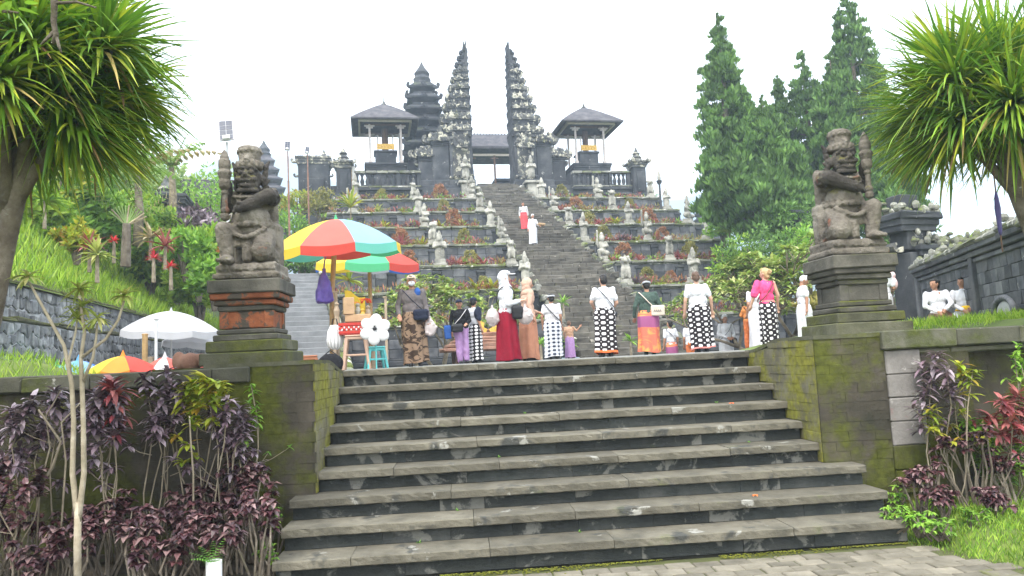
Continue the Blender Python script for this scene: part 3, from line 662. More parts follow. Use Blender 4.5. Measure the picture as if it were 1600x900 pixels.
def guardian(loc, label, sx):
    t = thing('guardian_statue', label, 'statue', loc); X = lambda x, y, z: (sx*x, y, z)
    p = MB(); p.box((0, .02, .03), (.70, .62, .06), .01, jit=.004); p.box((0, .02, .115), (.65, .58, .11), .02, jit=.006)
    for i in range(9):
        a = -.28+.07*i
        p.ball((a, -.275, .12+.012*math.sin(i*2.2)), (.034, .02, .036)); p.ball((a+.03, -.285, .1), (.014, .014, .02))
    put('plinth', wrinkle(remesh(p, .011, 1), .008, 16, 16), 'guardian', t)
    b = MB()
    b.ball(X(0, -.03, .70), (.215, .19, .15)); b.ball(X(0, .01, .88), (.215, .15, .14)); b.ball(X(0, .03, .55), (.255, .2, .15))
    b.ball(X(.21, .0, .93), .1); b.ball(X(-.21, .0, .93), .1)
    b.chain([X(-.13, .0, .5), X(-.25, -.2, .55), X(-.21, -.2, .27)], [.125, .10, .072]); b.ball(X(-.205, -.255, .205), (.085, .13, .05)); 
    for q in range(4): b.ball(X(-.265+.04*q, -.36, .195), (.024, .035, .026))
    b.chain([X(.13, .0, .5), X(.17, -.2, .32), X(.2, .1, .24)], [.14, .125, .1]); b.ball(X(.17, -.22, .30), (.12, .12, .125))
    b.box(X(0, .16, .62), (.52, .1, .95), .04)
    b.box(X(.26, .1, .4), (.1, .2, .5), .03)
    # skirt with a scalloped hem, sash and loin cloth
    for i in range(15):
        a = -1.15+2.3*i/14; zz = .44-.07*math.cos(a*1.2)+.05*math.sin(a)*sx*0
        b.ball(X(.245*math.sin(a), .03-.235*math.cos(a), zz), (.03, .025, .03)); b.ball(X(.25*math.sin(a), .03-.23*math.cos(a), zz+.05), (.032, .02, .05))
    b.box(X(0, -.21, .30), (.10, .06, .24), .02); b.box(X(0, -.235, .3), (.05, .04, .22), .015)
    for i in range(20):
        a = 2*PI*i/20; b.ball(X(.232*math.sin(a), .02-.205*math.cos(a), .615), (.04, .03, .038)); b.ball(X(.222*math.sin(a), .01-.2*math.cos(a), .665), (.036, .022, .014))
    b.box((0, -.225, .605), (.075, .05, .075), .015, rz=0); b.ball((0, -.252, .605), (.022, .015, .024))
    for i in range(12):   # sash fold across the thigh
        tt = i/11; b.ball(X(-.2+.38*tt, -.16-.09*math.sin(tt*PI), .56-.1*math.sin(tt*PI)), (.035, .025, .028))
    for i in range(16):   # collar and beads
        a = -1.7+3.4*i/15; b.ball(X(.185*math.sin(a), -.02-.155*math.cos(a), .965-.05*math.cos(a)), (.035, .03, .022)); b.ball(X(.16*math.sin(a), -.04-.15*math.cos(a), .93-.07*math.cos(a)), .017)
    put('body', wrinkle(remesh(b, .0115, 1), .009, 14, 14), 'guardian', t)
    # the arm laid across the belly, the arm raised to the club
    a = MB(); a.chain([X(.23, -.0, .93), X(.235, -.17, .93), X(-.02, -.26, .79)], [.095, .085, .062]); a.ball(X(-.06, -.265, .775), (.06, .05, .055))
    for q in range(4): a.capsule(X(-.08-.012*q, -.30, .80-.024*q), X(-.115, -.275, .785-.024*q), .017, .014)
    a.capsule(X(-.03, -.3, .82), X(-.07, -.31, .83), .018, .014)
    for i in range(8): a.ball(X(.235+.085*math.cos(i*.785), -.09, .93+.085*math.sin(i*.785)), .022)
    a.chain([X(-.22, .0, .92), X(-.27, -.02, .83), X(-.225, -.13, 1.07)], [.09, .07, .055]); a.ball(X(-.235, -.15, 1.09), (.055, .055, .055))
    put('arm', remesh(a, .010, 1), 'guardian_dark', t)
    h = MB(); h.ball((0, -.09, 1.15), (.135, .135, .155)); h.ball((0, -.13, 1.06), (.115, .105, .075)); h.ball((0, 0, 1.02), (.11, .11, .1))
    for s in (-1, 1):
        h.ball((s*.058, -.212, 1.195), (.034, .026, .03)); h.ball((s*.075, -.205, 1.115), (.045, .035, .035)); h.ball((s*.03, -.238, 1.135), (.022, .022, .02))
        h.chain([(s*.012, -.225, 1.235), (s*.07, -.225, 1.245), (s*.115, -.17, 1.215)], [.016, .02, .014]); h.ball((s*.135, -.06, 1.14), (.03, .04, .06))
        for q in range(5): h.capsule((s*(.14+.006*q), -.02, 1.02+.065*q), (s*(.19+.012*math.sin(q*2)), .0, 1.07+.072*q), .032, .014)
    h.ball((0, -.245, 1.16), (.028, .035, .03)); h.chain([(0, -.21, 1.22), (0, -.24, 1.17)], [.018, .026])
    h.chain([(-.085, -.185, 1.085), (-.03, -.235, 1.10), (.03, -.235, 1.10), (.085, -.185, 1.085)], [.016, .018, .018, .016])
    h.chain([(-.08, -.185, 1.055), (-.03, -.225, 1.038), (.03, -.225, 1.038), (.08, -.185, 1.055)], [.015, .017, .017, .015])
    for i in range(11): aa = -1.1+2.2*i/10; h.ball((.12*math.sin(aa), -.10-.11*math.cos(aa), 1.0-.01*math.cos(aa)), (.02, .02, .026))
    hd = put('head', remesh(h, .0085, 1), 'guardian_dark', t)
    tt = MB()
    for i in range(7): tt.box((-.048+.016*i, -.222+abs(i-3)*.006, 1.07), (.013, .02, .022 if i not in (1, 5) else .034), .003)
    tt.build('teeth', 'teeth', hd)
    c = MB(); c.lathe([(.10, 1.25), (.142, 1.262), (.148, 1.285), (.135, 1.30), (.125, 1.31), (.118, 1.36), (.122, 1.42), (.132, 1.47), (.128, 1.50), (.09, 1.525), (.0, 1.53)], 20, (0, -.05, 0))
    for i in range(13):
        a2 = 2*PI*i/13; c.ball((.142*math.sin(a2), -.05-.142*math.cos(a2), 1.315), (.022, .016, .034)); c.ball((.125*math.sin(a2), -.05-.125*math.cos(a2), 1.455), .02)
    c.ball((0, -.185, 1.345), (.035, .02, .05)); c.ball((0, -.2, 1.35), .02)
    put('crown', wrinkle(remesh(c, .009, 1), .006, 18, 18), 'guardian', t)
    k = MB(); k.lathe([(.015, .66), (.045, .675), (.05, .72), (.036, .745), (.048, .76), (.048, .79), (.034, .81), (.030, .95), (.042, .965), (.042, .99), (.032, 1.0), (.048, 1.02), (.06, 1.04), (.066, 1.10), (.056, 1.13), (.068, 1.16), (.068, 1.22), (.056, 1.24), (.068, 1.27), (.066, 1.34), (.05, 1.36), (.052, 1.38), (.03, 1.43), (.006, 1.47)], 12, X(-.245, -.16, 0))
    for i in range(10): k.ball(X(-.245+.06*math.cos(i*.628), -.16+.06*math.sin(i*.628), 1.2), (.02, .02, .03))
    put('club', remesh(k, .008, 0), 'guardian', t)
    return t
pedestal('statue_pedestal', (-2.29, -.92, .12), 'stepped pedestal with red brick bands under the left guardian', True)
pedestal('statue_pedestal', (4.63, -.92, .12), 'grey stepped stone pedestal under the right guardian', False)
guardian((-2.29, -.92, 1.055), 'carved kneeling guardian statue with club on the left, red brick pedestal', 1)
guardian((4.63, -.92, 1.055), 'carved kneeling guardian statue with club on the right, grey pedestal', -1)
# ------------------------------------------------------------------ the temple: terraces, grand stairway, gate
ORD = ['', 'lowest', 'second', 'third', 'fourth', 'fifth', 'sixth', 'seventh']
def terr(i): return 3.2*i, 1.53*i
def u_at(px, v, z):                         # temple u of photo column px on the line (v,z)
    u = 0.0
    for _ in range(6):
        d = tw(u, v, z)-CAM; dz = d.dot(_f); u += ((px-800)/F_PX*dz-d.dot(_r))/EU.dot(_r)
    return u
BLK = []
for k in range(4):
    b = MB(); b.box((0, 0, 0), (.6, .14, .36), .02, jit=.008); BLK.append(b.mesh('wall_stone'))
CAPM = []
for k in range(5):
    b = MB(); b.box((0, .1, 0), (.86, .62, .13), .03, jit=.018); b.box((0, .16, -.10), (.84, .5, .08), .015, jit=.008); CAPM.append(b.mesh('cap_stone'))
PILM = []
for k in range(2):
    b = MB(); b.box((0, 0, .6), (.34, .2, 1.2), .02, jit=.006); b.box((0, -.01, .09), (.44, .26, .18), .02); b.box((0, -.01, 1.14), (.46, .28, .14), .02); PILM.append(b.mesh('pilaster'))
for i in range(1, 8):
    v, z = terr(i); zb = z-1.53
    for side, u0, u1 in (('left', -13.2+.27*i, -1.88), ('right', 1.88, 9.9+.13*i)):
        t = thing('stone_terrace', '%s stone terrace from the bottom, %s of the grand stairway, mossy capped' % (ORD[i], side), 'terrace', tw((u0+u1)/2, v, zb), TA, 'stepped terraces below the temple gate')
        W = u1-u0; b = MB(); b.box((0, 1.72, .70-.35 if i == 1 else .70), (W, 3.4, 1.4+(.7 if i == 1 else 0)), .02); b.build('wall_core', 'andesite', t)
        b = MB(); n = 26; xs = np.linspace(-W/2+.06, W/2-.06, n); ys = np.linspace(.35, 3.38, 5)
        b.add([(x, y, 1.49+.05*math.sin(x*4+y*3)*math.sin(y*2.2+x)) for y in ys for x in xs], [[j*n+k, j*n+k+1, (j+1)*n+k+1, (j+1)*n+k] for j in range(4) for k in range(n-1)]); b.build('planting_soil', 'hill_soil', t, smooth=True)
        b = MB(); b.box((0, -.03, .1), (W, .26, .2), .03); b.box((0, -.02, .24), (W-.02, .2, .08), .02); b.build('base_course', 'andesite', t)
        np_ = max(2, round(W/2.0)); step = W/np_
        for k in range(np_+1):
            x = -W/2+k*step; x = min(max(x, -W/2+.2), W/2-.2); put('pilaster', PILM[k % 2], 'andesite', t, (x, -.03, .1))
            if k < np_:
                nb = 3
                for q in range(nb):
                    for r_ in range(3):
                        wv = (step-.4)/nb
                        put('wall_stone', BLK[rng.integers(4)], 'wall_block', t, (x+.2+wv*(q+.5), .01+rng.normal(0, .012), .46+r_*.365), 0, scale=(wv/.61, 1, 1))
        nc = round(W/.88)
        for k in range(nc): put('cap_stone', CAPM[rng.integers(5)], 'andesite_cap', t, (-W/2+W*(k+.5)/nc, .02+rng.normal(0, .02), 1.50+rng.normal(0, .012)), rng.normal(0, .01), scale=(W/nc/.87, 1, 1))
# grand stairway
gs = thing('grand_stairway', 'long steep weathered stone stairway climbing to the split gate', 'staircase', tw(0, 0, 0), TA)
NS = 60; rise = 12.9/NS
for k in range(NS):
    z = -.6+(13.2)*(k+1)/NS; v = z/.478; hw = 1.84+.2*math.exp(-k/8)-.42*max(0, (k-46)/14)
    b = MB(); x = -hw
    while x < hw-.05:
        L = min(rng.uniform(.5, 1.1), hw-x); b.box((x+L/2, .3, -.13), (L-.01, .62, .26), .02, jit=.018); x += L
    b.build('step', 'temple_step', gs, (0, v-.46, z))
# broken low kerb stones on both flanks
for s in (-1, 1):
    for k in range(44):
        z = .3+12*k/44; b = MB(); b.box((0, 0, 0), (.34, .5, .28), .05, jit=.04); b.build('kerb_stone', 'andesite_cap' if k % 3 else 'temple_step', gs, (s*(1.92+.2*math.exp(-k/6)-.4*max(0, (k-34)/10)), z/.478, z+.05+rng.normal(0, .03)), rng.normal(0, .1))
# platform under gate and pavilions
b = MB(); b.box((-.3, 35.3, 6.2), (22.6, 19.6, 12.4), .03); b.box((0, 25.35, 11.4), (22.4, .5, 1.4), .02); struct('temple_platform', b, 'andesite', loc=T0, rz=TA)

# ---- carved ornament shapes
def curl_poly(s=1.0):
    P = [(0, 0), (.42, -.02), (.62, .10), (.70, .30), (.62, .48), (.44, .52), (.36, .42), (.46, .34), (.44, .22), (.30, .18), (.12, .26), (0, .30)]
    return [(a*s, c*s) for a, c in P]
def horn(mb, x, y, z, s, sx, t=.3):
    P = [(x+sx*a, z+c) for a, c in curl_poly(s)]; mb.prism(P, t, 'y', (0, y, 0))
def flame(mb, x, y, z, h, w=None, d=.16):
    w = w or h*.6; P = [(-w*.5, 0), (-w*.62, h*.25), (-w*.34, h*.36), (-w*.42, h*.62), (-w*.12, h*.74), (0, h), (w*.12, h*.74), (w*.42, h*.62), (w*.34, h*.36), (w*.62, h*.25), (w*.5, 0)]
    mb.prism([(x+a, z+c) for a, c in P], d, 'y', (0, y, 0)); mb.ball((x, y-d*.5, z+h*.32), (w*.24, d*.4, h*.2), 8, 6)
def cornice(mb, x0, x1, y0, y1, z, h, over=.12):
    cx, cy = (x0+x1)/2, (y0+y1)/2; lx, ly = x1-x0, y1-y0
    mb.box((cx, cy, z+h*.2), (lx, ly, h*.4), .02, jit=.008); mb.box((cx, cy, z+h*.5), (lx+over, ly+over, h*.3), .02, jit=.01); mb.box((cx, cy, z+h*.82), (lx+over*2, ly+over*2, h*.36), .03, jit=.014)
def studs(mb, x0, x1, y, z, n, r, amp=.4):
    for k in range(n):
        x = x0+(x1-x0)*(k+.5)/n; q = r*(1+amp*rng.normal()); mb.ball((x, y, z+rng.normal(0, r*.4)), (q, q*.8, q*1.2), 7, 5)
def half_gate(side, label):
    s = -1 if side == 'left' else 1
    t = thing('split_gate_half', label, 'gate', tw(-.13, 27.3, 12.4), TA, 'halves of the split temple gate')
    xi = 1.45
    def part(nm, m, mb): mb.build(nm, m, t)
    # body: inner slab running the full height with a scalloped inner edge
    P = [(0, 0)]
    zt = 11.2
    for k in range(26): zz = zt*k/25; P.append((xi+.03*math.sin(k*1.9)+.010*zz, zz))
    outer = [(zt, .03), (10.5, .10), (9.7, .28), (8.5, .48), (7.2, .7), (5.8, .95), (4.2, 1.4), (0, 1.75)]
    poly = P[1:]+[(xi+.02*z_/2+o, z_) for z_, o in outer]
    mb = MB(); mb.prism([(s*a, c) for a, c in poly], 1.35, 'y'); part('inner_slab', 'andesite', mb)
    # pillar body
    mb = MB(); mb.box((s*(xi+.9), 0, 1.9), (1.62, 2.1, 3.8), .05); mb.box((s*(xi+.9), 0, .3), (1.9, 2.4, .6), .05); mb.box((s*(xi+.9), 0, .75), (1.78, 2.26, .3), .04)
    mb.box((s*(xi+.9), -.1, 2.2), (.95, 2.1, 1.7), .04)
    part('pillar', 'andesite', mb)
    # wings
    for (a, b_, h, dp) in ((1.75, 2.95, 3.1, 1.7), (2.9, 3.95, 2.0, 1.45)):
        mb = MB(); mb.box((s*(xi+(a+b_)/2), 0, h/2), (b_-a, dp, h), .05); mb.box((s*(xi+(a+b_)/2), 0, .3), (b_-a+.1, dp+.3, .6), .05); part('wing_wall', 'andesite', mb)
        mb = MB(); cornice(mb, min(s*(xi+a), s*(xi+b_)), max(s*(xi+a), s*(xi+b_)), -dp/2, dp/2, h, .5, .14); part('wing_cornice', 'andesite', mb)
        mb = MB()
        for k in range(4): flame(mb, s*(xi+a+.2+(b_-a-.1)*k/3), -dp/2-.12, h+.35, .62+.25*rng.random(), .42)
        for k in range(16): mb.ball((s*(xi+a+(b_-a)*rng.random()), -dp/2-.1*rng.random(), h+.5+.5*rng.random()), tuple(.13*(1+.5*rng.random(3))), 7, 5)
        horn(mb, s*(xi+b_-.1), -.2, h+.35, 1.15, s, .5); horn(mb, s*(xi+b_-.25), -.3, h-.25, .8, s, .35)
        studs(mb, s*(xi+a), s*(xi+b_), -dp/2-.2, h+.42, 7, .1); part('wing_carving', 'ornament', mb)
    # stacked tiers
    Z = [(3.8, 2.5, .66), (4.75, 2.3, .58), (5.65, 2.0, .52), (6.45, 1.75, .48), (7.2, 1.5, .44), (7.9, 1.27, .4), (8.55, 1.06, .36), (9.15, .86, .32), (9.7, .66, .28), (10.2, .45, .22)]
    for k, (z0, wd, ch) in enumerate(Z):
        zn = Z[k+1][0] if k+1 < len(Z) else 10.6; nk = zn-z0; dp = .55+wd*.62; x0, x1 = xi+.06, xi+.06+wd*.6
        xa, xb = sorted((s*x0, s*x1))
        mb = MB(); mb.box(((xa+xb)/2, 0, z0+nk*.5), (xb-xa, dp*.86, nk), .03); part('tier_neck', 'andesite', mb)
        xa, xb = sorted((s*(xi+.05), s*(xi+.05+wd*.84)))
        mb = MB(); cornice(mb, xa, xb-0, -dp/2, dp/2, z0, ch, .05); part('tier_cornice', 'andesite', mb)
        mb = MB(); horn(mb, s*(xi+wd*.60), -dp*.15, z0+ch*.2, wd*.46+.32, s, .26+.2*wd)
        horn(mb, s*(xi+wd*.58), -dp*.5, z0+ch*.4, wd*.34+.2, s, .2)
        nf = max(1, round(wd*1.7))
        for q in range(nf): flame(mb, s*(xi+.16+wd*.66*(q+.5)/nf), -dp/2-.07, z0+ch*.55, .3+.16*wd, .26+.08*wd, .14)
        studs(mb, s*(xi+.1), s*(xi+wd*.85), -dp/2-.1, z0+ch*.82, max(2, int(wd*5)), .075); studs(mb, s*(xi+.1), s*(xi+wd*.75), -dp/2-.05, z0+ch+.16, max(2, int(wd*4)), .06)
        part('tier_carving', 'ornament' if k < 7 else 'andesite', mb)
    mb = MB(); mb.lathe([(.20, 10.3), (.16, 10.6), (.10, 10.9), (.05, 11.2), (.008, 11.5)], 8, (s*(xi+.24), 0, 0)); part('finial', 'andesite', mb)
    # heavy carving over the pillar front
    mb = MB()
    for k in range(26):
        mb.ball((s*(xi+.2+1.4*rng.random()), -1.08-.1*rng.random(), 3.0+1.0*rng.random()), tuple(.1+.1*rng.random(3)), 7, 5)
    for k in range(10): mb.ball((s*(xi+.1+1.7*rng.random()), -1.15, .7+.25*rng.random()), tuple(.09+.06*rng.random(3)), 7, 5)
    flame(mb, s*(xi+.9), -1.2, 2.9, 1.1, .9, .2); mb.box((s*(xi+.9), -1.05, 2.2), (1.2, .2, 3.4), .05); part('carving', 'ornament', mb)
    return t
half_gate('left', 'left half of the tall tiered split stone gate with straight inner edge')
half_gate('right', 'right half of the tall tiered split stone gate with straight inner edge')

# ---- balustrades and corner turrets on the top terrace
BALM = MB().lathe([(.10, 0), (.10, .06), (.06, .1), (.11, .28), (.12, .4), (.07, .56), (.055, .66), (.1, .72), (.1, .8)], 10).mesh('baluster', True)
for side, u0, u1 in (('left', -10.0, -5.5), ('right', 5.3, 9.7)):
    t = thing('balustrade', 'dark stone balustrade with lichened rail, %s of the split gate' % side, 'balustrade', tw((u0+u1)/2, 25.2, 12.1), TA, 'balustrades beside the gate'); W = u1-u0
    b = MB(); b.box((0, 0, -.75), (W, .5, 1.5), .03); b.box((0, -.06, -.1), (W, .75, .2), .03); b.box((0, -.04, -.5), (W, .62, .14), .03); b.box((0, -.06, -1.35), (W, .7, .3), .03); b.build('base_wall', 'andesite', t)
    for k in range(13): put('baluster', BALM, 'andesite', t, (-W/2+W*(k+.5)/13, 0, .06), scale=(1.25, 1.25, 1.15))
    for k in range(6):
        b = MB(); b.box((0, 0, 0), (W/6-.02, .5, .17), .03, jit=.012); b.build('rail_stone', 'andesite_cap', t, (-W/2+W*(k+.5)/6, 0, 1.12))
    for k in range(5): b = MB(); b.box((0, 0, 0), (W/5-.02, .8, .11), .03, jit=.012); b.build('ledge_stone', 'andesite_cap', t, (-W/2+W*(k+.5)/5, -.06, .045))
    for k in range(4): b = MB(); b.box((0, 0, .5), (.26, .34, 1.1), .03); b.build('post', 'andesite', t, (-W/2+.15+(W-.3)*k/3, .02, 0))
def turret(u, v, z, label, h=3.6, w_=1.35):
    t = thing('stone_turret', label, 'turret', tw(u, v, z), TA, 'corner turrets of the top terrace')
    b = MB(); b.box((0, 0, .3), (w_*1.15, w_*1.15, .6), .04); b.box((0, 0, .75), (w_, w_, .35), .04); b.box((0, 0, h*.42), (w_*.72, w_*.72, h*.84), .04); b.box((0, -w_*.3, h*.5), (w_*.4, w_*.3, h*.4), .03); b.build('shaft', 'andesite', t)
    b = MB(); cornice(b, -w_*.42, w_*.42, -w_*.42, w_*.42, h*.8, .5, .13)
    for s in (-1, 1):
        for q in (-1, 1): horn(b, s*w_*.4, q*w_*.45, h*.8+.3, .5, s, .18)
    studs(b, -w_*.5, w_*.5, -w_*.58, h*.8+.42, 6, .09); studs(b, -w_*.6, w_*.6, -w_*.6, .62, 6, .1); b.build('cornice', 'ornament', t)
    b = MB(); b.lathe([(w_*.42, h*.8+.5), (w_*.25, h*.8+.72), (w_*.3, h*.8+.8), (w_*.16, h*.8+1.0), (w_*.22, h*.8+1.1), (w_*.1, h*.8+1.3), (.02, h*.8+1.62)], 8); b.build('finial', 'ornament', t)
    return t
turret(10.25, 25.1, 10.6, 'dark corner turret at the right end of the top terrace')
turret(-10.7, 25.1, 10.6, 'dark corner turret at the left end of the top terrace', 3.5)
turret(-12.4, 33, 12.4, 'slim stone turret behind the left corner turret', 3.9, 1.2)
# ---- stone shrine wall beyond the left corner
t = thing('shrine_wall', 'dark stone shrine wall with horned cornice left of the terraces', 'wall', tw(-13.0, 30.5, 9.5), TA)
b = MB(); b.box((0, 0, 2.9), (2.2, 1.4, 5.8), .05); b.box((0, -.1, .6), (2.5, 1.7, 1.2), .05); b.box((0, -.1, 3.2), (1.5, 1.4, 2.6), .04); b.build('wall_body', 'andesite', t)
b = MB(); cornice(b, -1.15, 1.15, -.75, .75, 5.6, .6, .16)
for s in (-1, 1): horn(b, s*1.2, -.6, 5.7, .6, s, .25); horn(b, s*1.1, -.7, 4.6, .5, s, .2); horn(b, s*1.1, -.7, 3.4, .5, s, .2)
b.build('cornice', 'ornament', t)
# ---- bell pavilions with thatched hip roofs
def pavilion(u, label):
    t = thing('bell_pavilion', label, 'pavilion', tw(u, 29.2, 12.4), TA, 'pair of thatched bell pavilions')
    b = MB(); b.box((0, 0, 1.1), (2.9, 2.7, 2.2), .05); b.box((0, 0, .3), (3.3, 3.1, .6), .05); cornice(b, -1.45, 1.45, -1.35, 1.35, 1.75, .5, .1); b.build('tower_base', 'andesite', t)
    e, r2 = 5.25, 7.05
    V = []; prof = [(2.40, e), (2.44, e+.10), (2.36, e+.16), (1.75, e+.67), (1.0, e+1.23), (.42, e+1.63), (.14, r2-.02)]
    b = MB(); b.lathe([(.9, e+.75), (2.3, e-.02)]+prof, 32, (0, 0, 0), sq=True, ell=(1, .92)); b.build('thatched_roof', 'thatch', t)
    b = MB(); b.lathe([(.16, r2-.06), (.2, r2+.05), (.08, r2+.12), (.1, r2+.2), (.04, r2+.28), (.02, r2+.75), (.005, r2+.95)], 8); b.build('finial', 'ornament', t)
    for (yy, xx, lx, ly) in ((-1.75, 0, 3.7, .14), (1.75, 0, 3.7, .14), (0, -1.85, .14, 3.36), (0, 1.85, .14, 3.36)):
        b = MB(); b.box((xx, yy, e+.02), (lx, ly, .22), .01); b.build('eave_beam', 'cream_paint', t)
    for sx in (-1, 1):
        for sy in (-1, 1):
            b = MB(); b.box((sx*1.12, sy*1.05, 3.75), (.15, .15, 2.9), .015); b.box((sx*1.12, sy*1.05, 2.4), (.26, .26, .2), .02); b.box((sx*1.12, sy*1.05, 4.95), (.5, .14, .12), .02); b.box((sx*1.12, sy*1.05, 5.08), (.75, .16, .1), .02); b.build('post', 'post_paint', t)
    for s in (-1, 1): b = MB(); b.box((0, s*1.05, 5.17), (2.9, .14, .12), .01); b.build('tie_beam', 'wood_dark', t)
    b = MB(); b.box((0, 0, 2.75), (1.5, 1.3, 1.0), .04); b.box((0, 0, 3.3), (1.7, 1.5, .14), .02); b.build('altar', 'andesite', t)
    b = MB(); b.box((0, -.78, 3.62), (1.25, .06, .42), .01)
    for k in range(5): b.ball((-.45+.225*k, -.82, 3.62), (.07, .03, .12), 8, 6)
    b.build('gilded_panel', 'gold_panel', t)
    b = MB(); b.tube([(0, .1, 3.4), (0, .1, 5.2)], .24, 10); b.build('drum', 'wood_dark', t)
    for s in (-1, 1): b = MB(); b.tube([(s*.55, -.5, 3.3), (s*.55, -.5, 4.6)], .05, 6); b.build('inner_post', 'post_paint', t)
    return t
pavilion(-7.75, 'open pavilion with dark thatched hip roof left of the gate')
pavilion(7.75, 'open pavilion with dark thatched hip roof right of the gate')
# pavilion seen through the gate
t = thing('inner_pavilion', 'long thatched pavilion seen through the opening of the gate', 'pavilion', tw(1.7, 39, 12.4), TA)
b = MB(); e = 5.9; rr = [(-5.2, -2.6, e), (5.2, -2.6, e), (5.2, 2.6, e), (-5.2, 2.6, e), (-5.2, -2.62, e+.2), (5.2, -2.62, e+.2), (5.2, 2.6, e+.2), (-5.2, 2.6, e+.2), (-3.0, -.12, e+2.0), (3.0, -.12, e+2.0), (3.0, .12, e+2.0), (-3.0, .12, e+2.0)]
b.add(rr, [[3, 2, 1, 0], [0, 1, 5, 4], [1, 2, 6, 5], [2, 3, 7, 6], [3, 0, 4, 7], [4, 5, 9, 8], [5, 6, 10, 9], [6, 7, 11, 10], [7, 4, 8, 11], [8, 9, 10, 11]]); b.build('thatched_roof', 'thatch', t)
b = MB()
for k in range(22): flame(b, -2.9+5.8*k/21, 0, e+1.98, .22, .2, .12)
b.build('ridge_tiles', 'thatch', t)
b = MB(); b.box((0, -2.1, e-.45), (9.6, .14, .2), .01); b.build('front_beam', 'cream_paint', t)
for x in (-4, -1.9, .1, 2.2, 4): b = MB(); b.box((x, -2.1, (e-.5)/2), (.16, .16, e-.5), .01); b.box((x, -2.1, e-.75), (.7, .13, .12), .02); b.build('post', 'wood_dark', t)
b = MB(); b.box((1.6, .6, 1.8), (2.2, 1.6, 3.6), .05); b.box((1.6, .5, 3.7), (2.5, 1.8, .25), .03); b.build('shrine_block', 'andesite', t)
# ---- meru towers
def meru(loc, label, tiers, zspan, hw, rot=TA, m='andesite', sub=None, base=3.0, curl=True):
    t = thing('meru_tower', label, 'tower', loc, rot)
    b = MB(); b.box((0, 0, base/2), (hw[0]*1.7, hw[0]*1.7, base), .05); b.box((0, 0, base*.5), (hw[0]*2.0, hw[0]*2.0, .4), .05); b.build('base', 'andesite', t)
    dz = zspan/tiers
    for k in range(tiers):
        wv = np.interp(k/(tiers-1), np.linspace(0, 1, len(hw)), hw); z = base+dz*k
        b = MB(); b.lathe([(wv*.62, z-.02), (wv*.98, z+dz*.30), (wv, z+dz*.42), (wv*.9, z+dz*.5), (wv*.62, z+dz*.82), (wv*.6, z+dz)], 24, sq=True)
        b.build('roof_tier', sub or m, t)
        if curl:
            b = MB()
            for s in (-1, 1):
                for q in (-1, 1): horn(b, s*wv*.74, q*wv*.88, z+dz*.2, dz*.85, s, .34)
            flame(b, 0, -wv*1.0, z+dz*.3, dz*.55, dz*.5, .16); b.build('corner_horns', 'andesite', t)
    wv = hw[-1]; z = base+zspan
    b = MB(); b.lathe([(wv*.62, z-.05), (wv*.7, z+.25), (wv*.55, z+.5), (wv*.62, z+.75), (wv*.34, z+1.15), (wv*.16, z+1.45), (.02, z+1.8)], 10); b.build('finial', 'andesite', t)
meru(tw(-4.45, 34, 12.4), 'tall seven tiered stone tower behind the gate', 7, 6.9, [1.75, 1.7, 1.65, 1.6, 1.5, 1.3, 1.05], base=3.8)
p = at(414, 330, 78); meru((p.x, p.y, p.z-5.0), 'many tiered dark meru roof behind the left guardian statue', 7, 7.3, [2.6, 2.5, 2.3, 2.0, 1.75, 1.45, 1.05], TA+.2, sub='thatch', base=3.6, curl=False)
p = at(1106, 360, 80); meru((p.x, p.y, p.z-3.0), 'small distant meru with stacked roofs beside the conifers', 5, 3.6, [1.55, 1.5, 1.4, 1.2, .9], TA, sub='thatch', base=2.4, curl=False)

